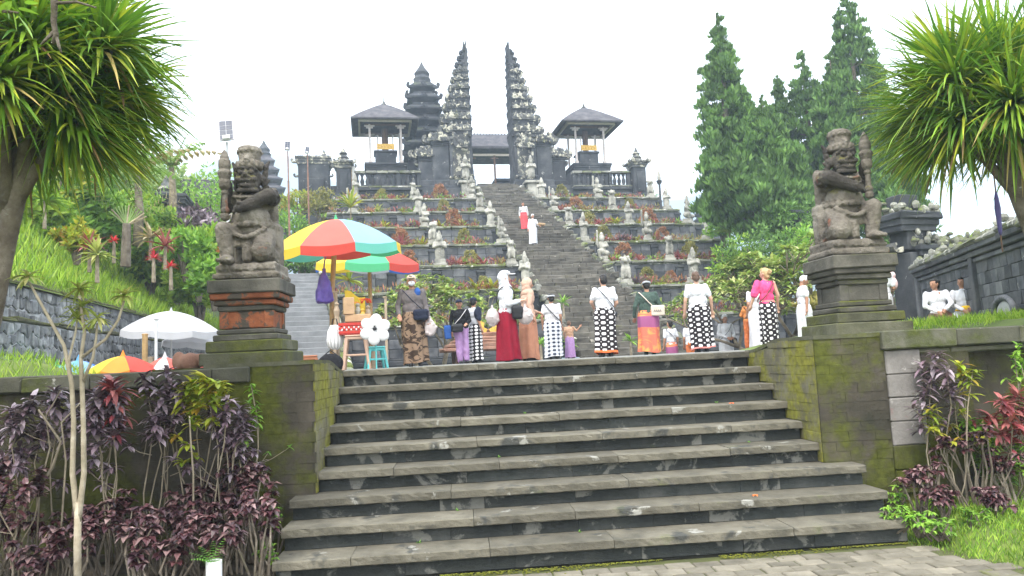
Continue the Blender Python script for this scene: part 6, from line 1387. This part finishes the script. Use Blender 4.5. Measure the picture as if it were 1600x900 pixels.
b.add(V_, [[i*(n+1)+k, i*(n+1)+k+1, (i+1)*(n+1)+k+1, (i+1)*(n+1)+k] for i in range(4) for k in range(n)], UV_); b.build('sack', 'striped_bag', t, smooth=True); b = MB(); b.tube([(-.05, 0, .38), (-.03, 0, .5), (.03, 0, .5), (.05, 0, .38)], .01, 6); b.build('handle', 'black_plastic', t)
t = thing('black_bag', 'black bag on the ground at the head of the stairs', 'bag', G(517, 2.3, 0)); b = MB(); b.ball((0, 0, .12), (.2, .14, .15)); b.box((0, 0, .05), (.34, .24, .1), .03); put('sack', remesh(b, .02, 2), 'black_cloth', t); b = MB(); b.tube([(-.1, 0, .24), (0, 0, .32), (.1, 0, .24)], .01, 6); b.build('handle', 'black_plastic', t)
t = thing('red_ribbons', 'red and orange ribbons hanging at the stall', 'ribbons', G(572, 3.2, .9))
for k in range(6): b = MB(); b.leaf((rng.normal(0, .05), 0, .2), (rng.normal(0, .4), -.3, .4), .22, .06, 1.2, seg=4, fold=.3); b.build('ribbon', 'fab_red' if k % 2 else 'fab_orange', t)
# small offering kiosk behind the group
c = at(748, 540, 21.5); t = thing('offering_kiosk', 'small terracotta roofed kiosk with gilded peaks behind the visitors', 'kiosk', (c.x, c.y, -.6), .1)
for sx in (-1, 1):
    for sy in (-1, 1): b = MB(); b.box((sx*.7, sy*.5, .5), (.1, .1, 1.0), .01); b.build('post', 'wood_dark', t)
for k in range(6): b = MB(); q = 1-k/7; b.box((0, 0, 1.0+.1*k), (2.0*q+.2, 1.5*q+.2, .11), .03, jit=.01); b.build('roof_course', 'terracotta', t)
for sx in (-.5, 0, .5): b = MB(); flame(b, sx, -.35, 1.42, .5, .36, .06); b.build('gilded_peak', 'gold_panel', t)
# stall below the white parasols
c = G(270, 7.2, -.7); t = thing('stall_counter', 'dark stall counter under the white parasol', 'counter', c, .3); b = MB(); b.box((0, 0, .8), (1.7, .6, .06), .01); b.box((0, .1, .4), (1.6, .4, .8), .02); b.build('counter', 'tarp_dark', t)
for i, (dx, m, h) in enumerate(((-.75, 'fab_sky', .28), (-.45, 'wood_pale', .35), (-.2, 'leather_brown', .3), (.15, 'plastic_red', .15), (.4, 'cardboard', .25), (.65, 'fab_pink', .18))): b = MB(); b.box((dx, -.05, .83+h/2), (.22, .3, h), .02, jit=.01); b.build('goods', m, t)
for i, (px, Y, h, lb) in enumerate(((225, 4.2, 1.5, 'short pale wooden stake nearest the rubble wall'), (243, 6.0, 1.9, 'white pole left of the white parasol'), (325, 3.0, .0, ''))):
    if h: tag(MB().tube([(0, 0, 0), (.02, 0, h)], .05 if i == 0 else .03, 8).box((.02, 0, h), (.09, .09, .03), .01).build('stake', 'bamboo' if i == 0 else 'steel_white', None, G(px, Y, -.7)), lb, 'stake')
for i, (px, py, Y, s, m, lb) in enumerate(((300, 560, -.95, .17, 'terracotta', 'reddish brown rock on the wall beside the red brick pedestal'), (325, 562, -.95, .11, 'pedestal', 'grey brown rock touching the pedestal base'))):
    c = on_ground(px, Y, .13); b = MB()
    for k in range(6): b.ball((rng.normal(0, s*.5), rng.normal(0, s*.3), s*.35+rng.normal(0, s*.15)), tuple(s*rng.uniform(.35, .7, 3)), 9, 7)
    o = put('rock', remesh(b, .02, 1), m, None, c); tag(o, lb, 'rock')
# blue tarp roof, flag, pale banner on the right
c = at(1148, 362, 44); t = thing('blue_tarp', 'pale blue tarpaulin shelter below the conifers', 'shelter', c); b = MB(); nn = 9
b.add([((i-4)*.3, (j-4)*.3, .6*math.cos((i-4)*.3)*math.cos((j-4)*.22)+.05*math.sin(i*2+j)) for j in range(nn) for i in range(nn)], [[j*nn+k, j*nn+k+1, (j+1)*nn+k+1, (j+1)*nn+k] for j in range(nn-1) for k in range(nn-1)]); b.build('sheet', 'tarp_blue', t, smooth=True); b = MB()
for sx in (-1, 1): b.tube([(sx*1.0, -1, .2), (sx*1.0, -1, -4)], .04, 6)
b.build('poles', 'metal_pole', t)
c = at(1561, 345, 8.0); t = thing('furled_flag', 'furled dark purple flag hanging from the right dracaena', 'flag', c); b = MB(); b.lathe([(.008, -.16), (.02, -.12), (.024, .0), (.03, .14), (.02, .26), (.008, .32)], 8); b.build('cloth', 'purple_flag', t, smooth=True); b = MB(); b.tube([(0, 0, -.34), (0, 0, .55)], .008, 6); b.build('stick', 'wood_dark', t)
c = at(550, 292, 50); t = thing('tall_banner', 'narrow white banner by the left corner turret', 'banner', c); b = MB(); b.tube([(0, 0, -1.5), (0, 0, 1.5)], .03, 6); b.build('pole', 'bamboo', t); b = MB(); b.box((.12, 0, .6), (.26, .03, 1.6), .01); b.build('cloth', 'flag_white', t)
c = at(1032, 312, 48); t = thing('garden_lamp', 'slim stone lamp post at the right end of the terraces', 'lamp post', c); b = MB(); b.lathe([(.16, -.6), (.09, -.5), (.07, 1.0), (.16, 1.1), (.2, 1.25), (.1, 1.3)], 8); b.build('post', 'andesite', t); b = MB(); b.lathe([(.1, 1.3), (.13, 1.45), (.08, 1.75), (.02, 1.95)], 8); b.build('lantern', 'small_statue', t)
# ------------------------------------------------------------------ haze in the air
hz = MB(); hz.box((100, 600, 130), (2700, 1340, 270), .01); o = hz.mesh('haze'); hzm = bpy.data.materials.new('haze'); hzm.use_nodes = True; tt = hzm.node_tree; tt.nodes.clear(); MAT['haze'] = hzm
om = tt.nodes.new('ShaderNodeOutputMaterial'); pv = tt.nodes.new('ShaderNodeVolumePrincipled'); pv.inputs['Color'].default_value = (.70, .83, 1, 1); pv.inputs['Density'].default_value = .0015; pv.inputs['Anisotropy'].default_value = .3
tt.links.new(pv.outputs[0], om.inputs['Volume'])
put('haze', o, 'haze', None, (0, 0, 0), 0, 'stuff')
# ------------------------------------------------------------------ people
SH = {1: Vector((.185, .0, 1.375)), -1: Vector((-.185, .0, 1.375))}
HANG = {1: (Vector((.235, .03, 1.10)), Vector((.245, -.04, .86))), -1: (Vector((-.235, .03, 1.10)), Vector((-.245, -.04, .86)))}
def person(loc, heading, H, label, top, bottom, skin='skin', sleeve='short', hair=('hair', 'short'), arms=None, turn=0.0, sit=False, extras=(), group='visitors on the plaza', wide=1.0, step=0.0, nod=0.0):
    """facing -y at heading 0; +x is the figure's left as seen from the front"""
    t = thing('person', label, 'person', loc, heading, group, scale=H/1.68)
    A = {s: tuple(v+Vector((rng.normal(0, .012), rng.normal(0, .035), 0)) for v in HANG[s]) for s in (1, -1)}
    if arms: A.update(arms)
    turn += rng.normal(0, .22); nod += rng.normal(.02, .08); t.rotation_euler = (rng.normal(0, .02), rng.normal(0, .028), heading+rng.normal(0, .12))
    rt = Matrix.Rotation(turn, 3, 'Z') @ Matrix.Rotation(nod, 3, 'X')
    def hp(x, y, z): v = rt @ Vector((x, y, z-1.45)); return (v.x, v.y, v.z+1.45)
    dz = -.42 if sit else 0.0     # seated on the ground: trunk lowered
    Zf = lambda p: (p[0], p[1], p[2]+dz)
    b = MB(); q = rt.to_quaternion()
    b.ball(Zf(hp(0, 0, 1.575)), (.076, .094, .112), 14, 10, q); b.ball(Zf(hp(0, -.03, 1.525)), (.056, .06, .06), 12, 8, q)
    b.capsule(Zf(hp(0, -.09, 1.575)), Zf(hp(0, -.108, 1.548)), .012, .016)
    for s in (-1, 1): b.ball(Zf(hp(s*.078, .01, 1.565)), (.014, .022, .032))
    b.capsule(Zf((0, .01, 1.38)), Zf((0, .0, 1.50)), .056, .05)
    b.ball(Zf((0, .0, 1.27)), (.165, .10, .16)); b.ball(Zf((0, .0, 1.06)), (.14, .10, .18)); b.ball(Zf((0, 0, .92)), (.155, .11, .12))
    for s in (-1, 1):
        el, ha = A[s]; sh = SH[s]; b.chain([Zf(sh), Zf(el), Zf(ha)], [.05, .038, .027])
        d = (Vector(ha)-Vector(el)).normalized(); side = d.cross(Vector((0, 1, 0)) if abs(d.y) < .8 else Vector((0, 0, 1))).normalized(); nrm = d.cross(side); pc = Vector(ha)+d*.05
        b.chain([Zf(Vector(ha)), Zf(pc)], [.026, .030])
        for k in range(4):
            o = side*(-.03+.02*k); L = (.062, .075, .07, .055)[k]; m_ = pc+d*.035+o*1.05; b.chain([Zf(pc+o), Zf(m_), Zf(m_+d*L*.5+nrm*s*.016), Zf(m_+d*L*.75+nrm*s*.035)], [.010, .0095, .009, .008], 6)
        b.chain([Zf(Vector(ha)+d*.02-side*.025), Zf(pc-side*.048+nrm*s*.01), Zf(pc-side*.055+d*.03+nrm*s*.018)], [.012, .0105, .009], 6)
    if not sit:
        for s in (-1, 1):
            fy = s*step; b.chain([(s*.085, 0, .88), (s*.09, fy*.5-.02*abs(step > 0), .48), (s*.085, fy, .09)], [.085, .056, .038]); b.chain([(s*.085, fy+.03, .045), (s*.09, fy-.13, .035)], [.042, .034])
    else:
        for s in (-1, 1): b.chain([(s*.1, 0, .46), (s*.24, -.36, .22), (s*.04, -.42, .06)], [.09, .065, .045])
    put('body', remesh(b, .0105, 1), skin, t)
    # face
    e = MB()
    for s in (-1, 1): e.ball(Zf(hp(s*.029, -.085, 1.583)), (.011, .007, .007), 8, 5)
    e.build('eyes', 'eye_dark', t); e = MB(); e.ball(Zf(hp(0, -.088, 1.517)), (.022, .008, .007), 8, 5); e.build('mouth', 'lip', t)
    # shirt or dress top
    if top:
        b = MB(); w_ = wide
        b.ball(Zf((0, .0, 1.25)), (.188*w_, .122*w_, .17)); b.ball(Zf((0, .0, 1.07)), (.17*w_, .122*w_, .19)); b.ball(Zf((0, 0, .95)), (.182*w_, .132*w_, .10)); b.capsule(Zf((-.15, 0, 1.36)), Zf((.15, 0, 1.36)), .058, .058); b.ball(Zf((0, 0, 1.40)), (.085, .07, .045))
        for s in (-1, 1):
            el, ha = Vector(A[s][0]), Vector(A[s][1]); sh = SH[s]
            if sleeve == 'short': b.chain([Zf(sh), Zf(sh.lerp(el, .35)), Zf(sh.lerp(el, .68))], [.06, .058, .057])
            elif sleeve == 'long': b.chain([Zf(sh), Zf(el), Zf(el.lerp(ha, .9))], [.062, .052, .042])
            elif sleeve == 'left' and s > 0: b.chain([Zf(sh), Zf(sh.lerp(el, .85))], [.075, .085])
        put('shirt', wrinkle(remesh(b, .012, 2), .014, 11, 7, rng.uniform(0, 50)), top, t)
    kind, m = bottom
    if kind in ('sarong', 'skirt') and not sit:
        b = MB(); n = 40; prof = [(1.0, .160, .118), (.93, .185, .14), (.84, .198, .158), (.62, .190, .158), (.36, .184, .158), (.16, .190, .166), (.07, .196, .172)] if kind == 'sarong' else [(1.0, .150, .115), (.90, .175, .142), (.74, .19, .16), (.45, .195, .17), (.2, .205, .18), (.03, .215, .19)]
        zs = np.linspace(prof[0][0], prof[-1][0], 15); V_ = []; UV_ = []; ph = rng.uniform(0, 6)
        for z in zs:
            rx = np.interp(-z, [-p[0] for p in prof], [p[1] for p in prof]); ry = np.interp(-z, [-p[0] for p in prof], [p[2] for p in prof]); am = .006+.022*(1-z)
            for k in range(n+1):
                a = 2*PI*k/n; fo = 1+am/rx*(math.sin(a*5+ph+z*2)+.6*math.sin(a*9-ph*2+z)); wr = 1+.07*max(0, math.sin((a-ph)*.5))**24*(1 if math.sin(a-ph) > 0 else .2); hz_ = (1-z)*(.022*math.sin(a+ph)+.012*math.sin(a*3+ph*2)); V_.append((rx*wide*fo*wr*math.cos(a), ry*wide*fo*wr*math.sin(a)+.02*(1-z)*step*3*math.cos(a), z+hz_)); UV_.append((k/n*1.07, (z-zs[-1])))
        b.add(V_, [[i*(n+1)+k, (i+1)*(n+1)+k, (i+1)*(n+1)+k+1, i*(n+1)+k+1][::-1] for i in range(14) for k in range(n)], UV_); b.build('sarong' if kind == 'sarong' else 'skirt', m, t, smooth=True)
        if kind == 'sarong': b = MB(); b.lathe([(.158, .955), (.166, .965), (.166, .995), (.158, 1.005)], 24, ell=(1, .76)); b.build('waistband', m, t, smooth=True)
    elif kind == 'sarong' or kind == 'skirt':
        b = MB(); b.ball((0, -.05, .16), (.24, .22, .16)); 
        for s in (-1, 1): b.chain([(s*.1, 0, .44), (s*.25, -.36, .22), (s*.05, -.42, .1)], [.14, .11, .09])
        b.ball((0, -.02, .42), (.19, .16, .14)); b.ball((0, -.25, .14), (.26, .2, .12)); put('skirt', remesh(b, .02, 2), m, t)
    else:
        b = MB(); b.ball((0, 0, .93), (.175*wide, .13*wide, .12))
        for s in (-1, 1): b.chain([(s*.085, 0, .9), (s*.09, s*step*.5-.01, .5), (s*.088, s*step, .10)], [.105*wide, .085*wide, .072*wide])
        put('trousers', wrinkle(remesh(b, .014, 2), .016, 9, 6, rng.uniform(0, 50)), m, t)
    if not sit:
        for s in (-1, 1): b = MB(); b.chain([(s*.085, s*step+.035, .042), (s*.09, s*step-.14, .034)], [.05, .042]); b.box((s*.088, s*step-.05, .012), (.09, .26, .024), .008); put('shoe', remesh(b, .014, 1), 'black_plastic', t)
    # hair and headwear
    hm, hs = hair; b = MB()
    def ball(x, y, z, r_): b.ball(Zf(hp(x, y, z)), r_, 14, 10, q)
    if hs in ('short', 'bun', 'udeng', 'cap', 'bald', 'hat'):
        ball(0, .022, 1.597, (.083, .088, .098)); ball(0, .045, 1.56, (.078, .066, .085)); ball(0, -.03, 1.655, (.06, .055, .032))
        if hs == 'bun': ball(0, .12, 1.60, (.055, .05, .055)); ball(.03, .13, 1.625, (.03, .03, .035)); ball(0, .05, 1.52, (.074, .065, .07))
        put('hair', wrinkle(remesh(b, .011, 1), .012, 26, 14, rng.uniform(0, 50)), hm, t)
    hx = rt.to_quaternion()
    if hs == 'udeng':
        c = MB(); n = 20
        for k in range(n): a = 2*PI*k/n; c.ball(Zf(hp(.088*math.cos(a), .012+.1*math.sin(a), 1.615+.018*math.sin(a))), (.02, .02, .026), 8, 6)
        c.ball(Zf(hp(0, -.095, 1.655)), (.022, .018, .03), 8, 6); c.ball(Zf(hp(.02, -.09, 1.68)), (.014, .012, .024), 8, 6); put('headcloth', remesh(c, .012, 1), UD[0], t)
    if hs == 'cap':
        c = MB(); c.ball(Zf(hp(0, .012, 1.632)), (.093, .105, .072), 16, 10, hx); c.box(Zf(hp(0, -.12, 1.632)), (.13, .11, .014), .006, rz=turn); put('cap', remesh(c, .011, 1), UD[0], t)
    if hs == 'hat':
        c = MB(); c.ball(Zf(hp(0, .01, 1.64)), (.096, .105, .08), 16, 10, hx); c.lathe([(.09, 1.605), (.165, 1.585), (.17, 1.595), (.09, 1.625)], 24, Zf((hp(0, .01, 1.6)[0], hp(0, .01, 1.6)[1], 0))); put('hat', c.mesh('hat', True), UD[0], t)
    if hs == 'wrap':
        ball(0, .02, 1.60, (.088, .098, .1)); ball(0, -.01, 1.66, (.085, .09, .05)); put('headcloth', remesh(b, .012, 1), hm, t)
    if hs == 'hijab':
        ball(0, .025, 1.585, (.098, .108, .125)); ball(0, .02, 1.48, (.10, .10, .12)); b.ball(Zf((0, .0, 1.38)), (.17, .125, .10)); b.ball(Zf((0, -.03, 1.30)), (.14, .12, .10)); put('headscarf', wrinkle(remesh(b, .012, 2), .014, 12, 8, rng.uniform(0, 50)), hm, t)
    return t
UD = ['offwhite']
def strap(t, s, m, z0=.98, z1=1.42, rx=.205, ry=.14, r_=.012):
    b = MB(); n = 28; b.tube([(rx*math.cos(2*PI*k/n)*(1 if math.cos(2*PI*k/n)*s < 0 else .82), ry*math.sin(2*PI*k/n), (z0+z1)/2-s*(z1-z0)/2*-math.cos(2*PI*k/n)) for k in range(n+1)], r_, 6, flat=.5); b.build('strap', m, t, smooth=True)
def crumple(t, c, r):
    b = MB(); b.ball(c, r)
    for k in range(26): v = rand_dirs(1)[0]; b.ball((c[0]+v[0]*r[0]*.85, c[1]+v[1]*r[1]*.85, c[2]+v[2]*r[2]*.9), tuple(rng.uniform(.02, .05, 3)), 7, 5)
    b.chain([(c[0], c[1], c[2]+r[2]*.8), (c[0], c[1], c[2]+r[2]*1.4)], [.04, .02]); put('plastic_bag', remesh(b, .013, 0), 'plastic_bag', t)
def bag(t, c, d, m, name='bag', rz=0):
    b = MB(); b.box(c, d, min(d)*.3, rz=rz); b.box((c[0], c[1], c[2]+d[2]*.18), (d[0]*1.03, d[1]*1.08, d[2]*.5), min(d)*.2, rz=rz); put(name, remesh(b, .012, 2), m, t)
V3 = Vector
PX = lambda px, Y, z=0: on_ground(px, Y, z)
BACK = PI
# vendor woman facing the camera
UD[0] = 'beige'
t = person(PX(650, 3.9), .1, 1.62, 'woman vendor in visor, white mask, grey blouse and brown batik sarong facing the camera', 'grey_brown', ('sarong', 'sarong_batik'), 'skin', 'long', ('hair', 'cap'), {1: (V3((.25, .0, 1.08)), V3((.27, -.10, .86))), -1: (V3((-.27, .02, 1.12)), V3((-.25, -.14, .95)))}, turn=-.15, wide=1.15)
b = MB(); b.ball((0, -.085, 1.53), (.062, .04, .05)); b.build('face_mask', 'white_cloth', t, smooth=True); strap(t, -1, 'navy', .98, 1.42, .22, .16)
bag(t, (.14, -.2, .93), (.28, .1, .2), 'navy', 'shoulder_bag'); crumple(t, (.3, -.12, .68), (.11, .07, .15)); b = MB(); b.ball((.1, -.08, 1.36), (.06, .05, .09)); put('blue_scarf', remesh(b, .015, 1), 'blue_cloth', t)
# pair near the kiosk
UD[0] = 'navy'
t = person(PX(725, 8.6), .15, 1.55, 'young vendor in dark jacket, navy cap and lilac trousers', 'black_cloth', ('trousers', 'lilac'), 'skin', 'long', ('hair', 'cap'), {1: (V3((.25, 0, 1.1)), V3((.12, -.24, 1.02)))}, turn=.35, wide=1.08); strap(t, 1, 'offwhite', 1.0, 1.42, .215, .15); bag(t, (-.12, -.2, .93), (.3, .12, .22), 'black_plastic', 'belt_bag'); bag(t, (-.36, -.02, .85), (.18, .08, .36), 'blue_cloth', 'blue_bag')
t = person(PX(745, 8.9), 2.2, 1.6, 'person in grey and navy top and black sarong with white dots beside the lilac trousers', 'grey_cloth', ('sarong', 'sarong_dots'), 'skin', 'short', ('hair', 'cap'), {1: (V3((.26, 0, 1.1)), V3((.2, -.15, .95)))}, turn=.5, wide=1.05)
b = MB(); b.ball((-.18, .02, 1.25), (.1, .1, .16)); b.chain([(-.185, 0, 1.375), (-.24, .03, 1.12)], [.075, .07]); put('navy_sleeve', remesh(b, .015, 1), 'navy', t)
# white hooded woman and companion in brown, facing right
t = person(PX(795, 4.4), PI/2+.1, 1.66, 'woman in white hooded jacket with white cap and long red skirt, seen from the side', 'white_cloth', ('skirt', 'red_skirt'), 'skin_pale', 'long', ('white_cloth', 'hijab'), {1: (V3((.25, -.02, 1.09)), V3((.1, -.24, 1.14))), -1: (V3((-.25, -.0, 1.08)), V3((-.14, -.26, 1.13)))}, wide=1.16)
b = MB(); b.ball((0, -.0, 1.665), (.1, .11, .06)); b.box((0, -.14, 1.645), (.14, .13, .02), .008); put('cap', remesh(b, .012, 1), 'white_cloth', t); bag(t, (-.2, -.18, .92), (.10, .2, .26), 'black_plastic', 'black_bag'); strap(t, -1, 'black_plastic', 1.0, 1.42, .225, .17, .01)
crumple(t, (-.05, .27, .84), (.14, .13, .16)); crumple(t, (-.1, -.34, .84), (.14, .15, .16))
t = person(PX(826, 5.0), PI/2+.25, 1.6, 'woman in brown headscarf and long pinkish brown dress behind the red skirt', 'pale_dress', ('skirt', 'brown_dress'), 'skin', 'long', ('pale_dress', 'hijab'), {1: (V3((.24, -.04, 1.1)), V3((.14, -.3, 1.0)))}, wide=1.05)
# man in white and grey checks, child
UD[0] = 'grey_cloth'
t = person(PX(866, 8.3), BACK, 1.56, 'man from behind in white shirt, grey headband and checked sarong with shoulder strap', 'offwhite', ('sarong', 'sarong_check'), 'skin', 'short', ('hair', 'udeng'), wide=1.2); strap(t, 1, 'black_plastic', .95, 1.44, .225, .17, .015)
t = person(PX(892, 8.8), BACK-.5, .92, 'small child in brown top and lilac skirt raising one arm', 'child_brown', ('skirt', 'lilac'), 'skin', 'short', ('hair_brown', 'short'), {-1: (V3((-.32, -.06, 1.22)), V3((-.46, -.12, 1.38)))}, wide=1.15)
# man with orange hem
t = person(PX(948, 5.6), BACK, 1.68, 'man from behind in white shirt and black sarong with white squares and orange hem', 'white_cloth', ('sarong', 'sarong_squares_hem'), 'skin_pale', 'short', ('hair', 'short'), {1: (V3((.26, -.04, 1.12)), V3((.16, -.2, 1.0))), -1: (V3((-.27, -.02, 1.1)), V3((-.2, -.2, .98)))}, turn=.2, wide=1.16); strap(t, 1, 'black_plastic', .95, 1.44, .22, .165, .013); bag(t, (-.22, -.06, .86), (.12, .1, .14), 'black_plastic', 'pouch')
# man in green
UD[0] = 'grey_cloth'
t = person(PX(1016, 6.4), BACK-.15, 1.6, 'man from behind in dark green shirt and orange sarong with cream shoulder bag', 'green_shirt', ('sarong', 'sarong_orange'), 'skin', 'long', ('hair', 'udeng'), {1: (V3((.28, .02, 1.1)), V3((.3, -.06, .86))), -1: (V3((-.28, 0, 1.1)), V3((-.2, -.2, .95)))}, turn=-.2, wide=1.22); strap(t, 1, 'canvas_bag', .95, 1.42, .235, .17, .016); bag(t, (-.2, .19, .98), (.3, .06, .24), 'canvas_bag', 'shoulder_bag')
for k in range(4): b = MB(); b.tube([(-.27+.045*k, .228, .95), (-.255+.045*k, .229, 1.0), (-.24+.045*k, .228, .95)], .005, 5); b.build('lettering', 'black_print', t)
# far visitors on the lower court
t = person(PX(1054, 11.3, -.6), BACK+.4, 1.52, 'short visitor in white hooded top with dark strap, beyond the man in green', 'white_cloth', ('sarong', 'sarong_orange'), 'skin', 'short', ('hair', 'short'), turn=.4); strap(t, 1, 'black_plastic', .95, 1.42)
t = person(PX(1082, 11.0, -.6), BACK-.6, 1.5, 'small visitor in white top and red trousers beside the tall man in white', 'white_cloth', ('trousers', 'orange_pants'), 'skin', 'short', ('hair_brown', 'short'))
t = person(PX(1098, 5.8), BACK, 1.68, 'tall man from behind in white T-shirt with cropped hair and patterned black sarong', 'white_cloth', ('sarong', 'sarong_squares_pink'), 'skin_pale', 'short', ('hair_brown', 'bald'), {1: (V3((.27, .03, 1.09)), V3((.29, -.04, .84))), -1: (V3((-.27, .03, 1.09)), V3((-.29, -.04, .84)))}, wide=1.18, turn=.1)
t = person(PX(1138, 11.6, -.6), .1, 1.62, 'man in white shirt and white head wrap with dark pouch facing the camera', 'white_cloth', ('sarong', 'white_cloth'), 'skin', 'long', ('white_cloth', 'wrap'), {1: (V3((.26, -.02, 1.1)), V3((.1, -.22, 1.0))), -1: (V3((-.26, -.02, 1.1)), V3((-.08, -.22, 1.0)))}, wide=1.1); strap(t, 1, 'black_plastic', .95, 1.42, .22, .16, .008); bag(t, (.12, -.2, .88), (.22, .08, .2), 'navy', 'pouch')
UD[0] = 'yellow_cloth'
t = person(PX(1173, 8.0), BACK-.3, 1.22, 'child in orange jacket, orange trousers and yellow hat with dark strap', 'orange_cloth', ('trousers', 'orange_pants'), 'skin', 'long', ('hair', 'hat'), {1: (V3((.28, 0, 1.12)), V3((.12, -.22, 1.1)))}, wide=1.28); strap(t, 1, 'black_plastic', .9, 1.42, .24, .18, .014)
UD[0] = 'black_cloth'
t = person(PX(1187, 7.6), BACK+.2, 1.6, 'man in white shirt and dark cap behind the woman in pink', 'offwhite', ('sarong', 'offwhite'), 'skin', 'short', ('hair', 'cap'), wide=1.15)
t = person(PX(1206, 5.5), BACK+.1, 1.66, 'blonde woman in bright pink one shouldered top and patterned black sarong', 'pink_top', ('sarong', 'sarong_squares_pink'), 'skin_pale', 'left', ('hair_blond', 'bun'), {-1: (V3((-.26, .02, 1.1)), V3((-.28, -.06, .88))), 1: (V3((.28, -.02, 1.12)), V3((.32, -.1, .93)))}, turn=.5, wide=.98); strap(t, -1, 'leather_brown', .98, 1.42, .2, .14, .016)
t = person(PX(1261, 5.2), PI/2-.2, 1.45, 'man in white shirt and white head cloth beside the right pedestal', 'white_cloth', ('sarong', 'white_cloth'), 'skin', 'short', ('white_cloth', 'wrap'), nod=.35, wide=1.1)
UD[0] = 'white_cloth'
t = person(PX(1386, 5.6, .1), PI/2+.5, 1.55, 'man in white with white head cloth behind the right pedestal', 'white_cloth', ('sarong', 'offwhite'), 'skin', 'short', ('hair', 'udeng'), {1: (V3((.22, -.06, 1.12)), V3((.05, -.26, 1.12))), -1: (V3((-.22, -.06, 1.12)), V3((-.05, -.26, 1.1)))}); b = MB(); b.ball((-.1, -.2, 1.22), (.11, .11, .16)); b.ball((-.1, -.2, 1.42), (.075, .08, .09)); put('bundle', remesh(b, .015, 1), 'pale_pink', t)
# seated women on the right
t = person(PX(1474, 4.3, .06), -.55, 1.5, 'seated woman in white blouse with dark hair, left of the pair on the right', 'white_cloth', ('sarong', 'leather_brown'), 'skin', 'long', ('hair', 'bun'), {1: (V3((.25, -.1, 1.12)), V3((.08, -.32, .98))), -1: (V3((-.25, -.1, 1.12)), V3((-.06, -.32, .96)))}, turn=-.7, sit=True, group='women seated by the carved wall')
t = person(PX(1512, 4.2, .06), -.5, 1.5, 'seated woman in white blouse with yellow sash, right of the pair', 'white_cloth', ('sarong', 'white_cloth'), 'skin', 'long', ('hair', 'bun'), {1: (V3((.25, -.1, 1.12)), V3((.08, -.32, .98))), -1: (V3((-.25, -.1, 1.12)), V3((-.06, -.32, .96)))}, turn=-.6, sit=True, group='women seated by the carved wall'); b = MB(); b.ball((0, -.02, .56), (.19, .15, .05)); b.ball((.0, -.24, .58), (.12, .06, .06)); put('sash', remesh(b, .015, 1), 'yellow_cloth', t)
# two people coming down the grand stairway
def on_stair(px, zz): v = zz/.478-.15; return tw(u_at(px, v, zz), v, zz)
p = on_stair(833, 5.95); t = person(p, .15, 1.66, 'man in long white robe and head cloth descending the stairway with a brown box', 'white_cloth', ('sarong', 'white_cloth'), 'skin', 'long', ('white_cloth', 'wrap'), {1: (V3((.27, -.04, 1.12)), V3((.3, -.2, 1.05)))}, step=.06, wide=1.15, group='people coming down the grand stairway'); bag(t, (.42, -.18, 1.12), (.4, .26, .14), 'cardboard', 'box')
p = on_stair(820, 7.25); t = person(p, -.1, 1.6, 'woman in pale blouse and red sarong with sash descending the stairway', 'offwhite', ('sarong', 'red_sash'), 'skin', 'long', ('hair', 'bun'), group='people coming down the grand stairway', wide=1.05); b = MB(); b.lathe([(.165, .92), (.19, .95), (.19, 1.04), (.165, 1.07)], 20, ell=(1, .8)); b.build('sash', 'red_sash', t, smooth=True)
# offering basket by the seated women
c = PX(1442, 4.0, .22); t = thing('offering_basket', 'low brown woven basket on the ground beside the seated women', 'basket', c); b = MB(); b.lathe([(.24, 0), (.27, .05), (.27, .14), (.25, .15), (.25, .06), (0, .05)], 20, ell=(1.2, .8)); b.build('basket', 'orange_sarong', t); b = MB(); b.lathe([(.275, .1), (.285, .115), (.275, .13)], 20, ell=(1.2, .8)); b.build('rim', 'wood_pale', t)
bpy.data.scenes.remove(_SCR)
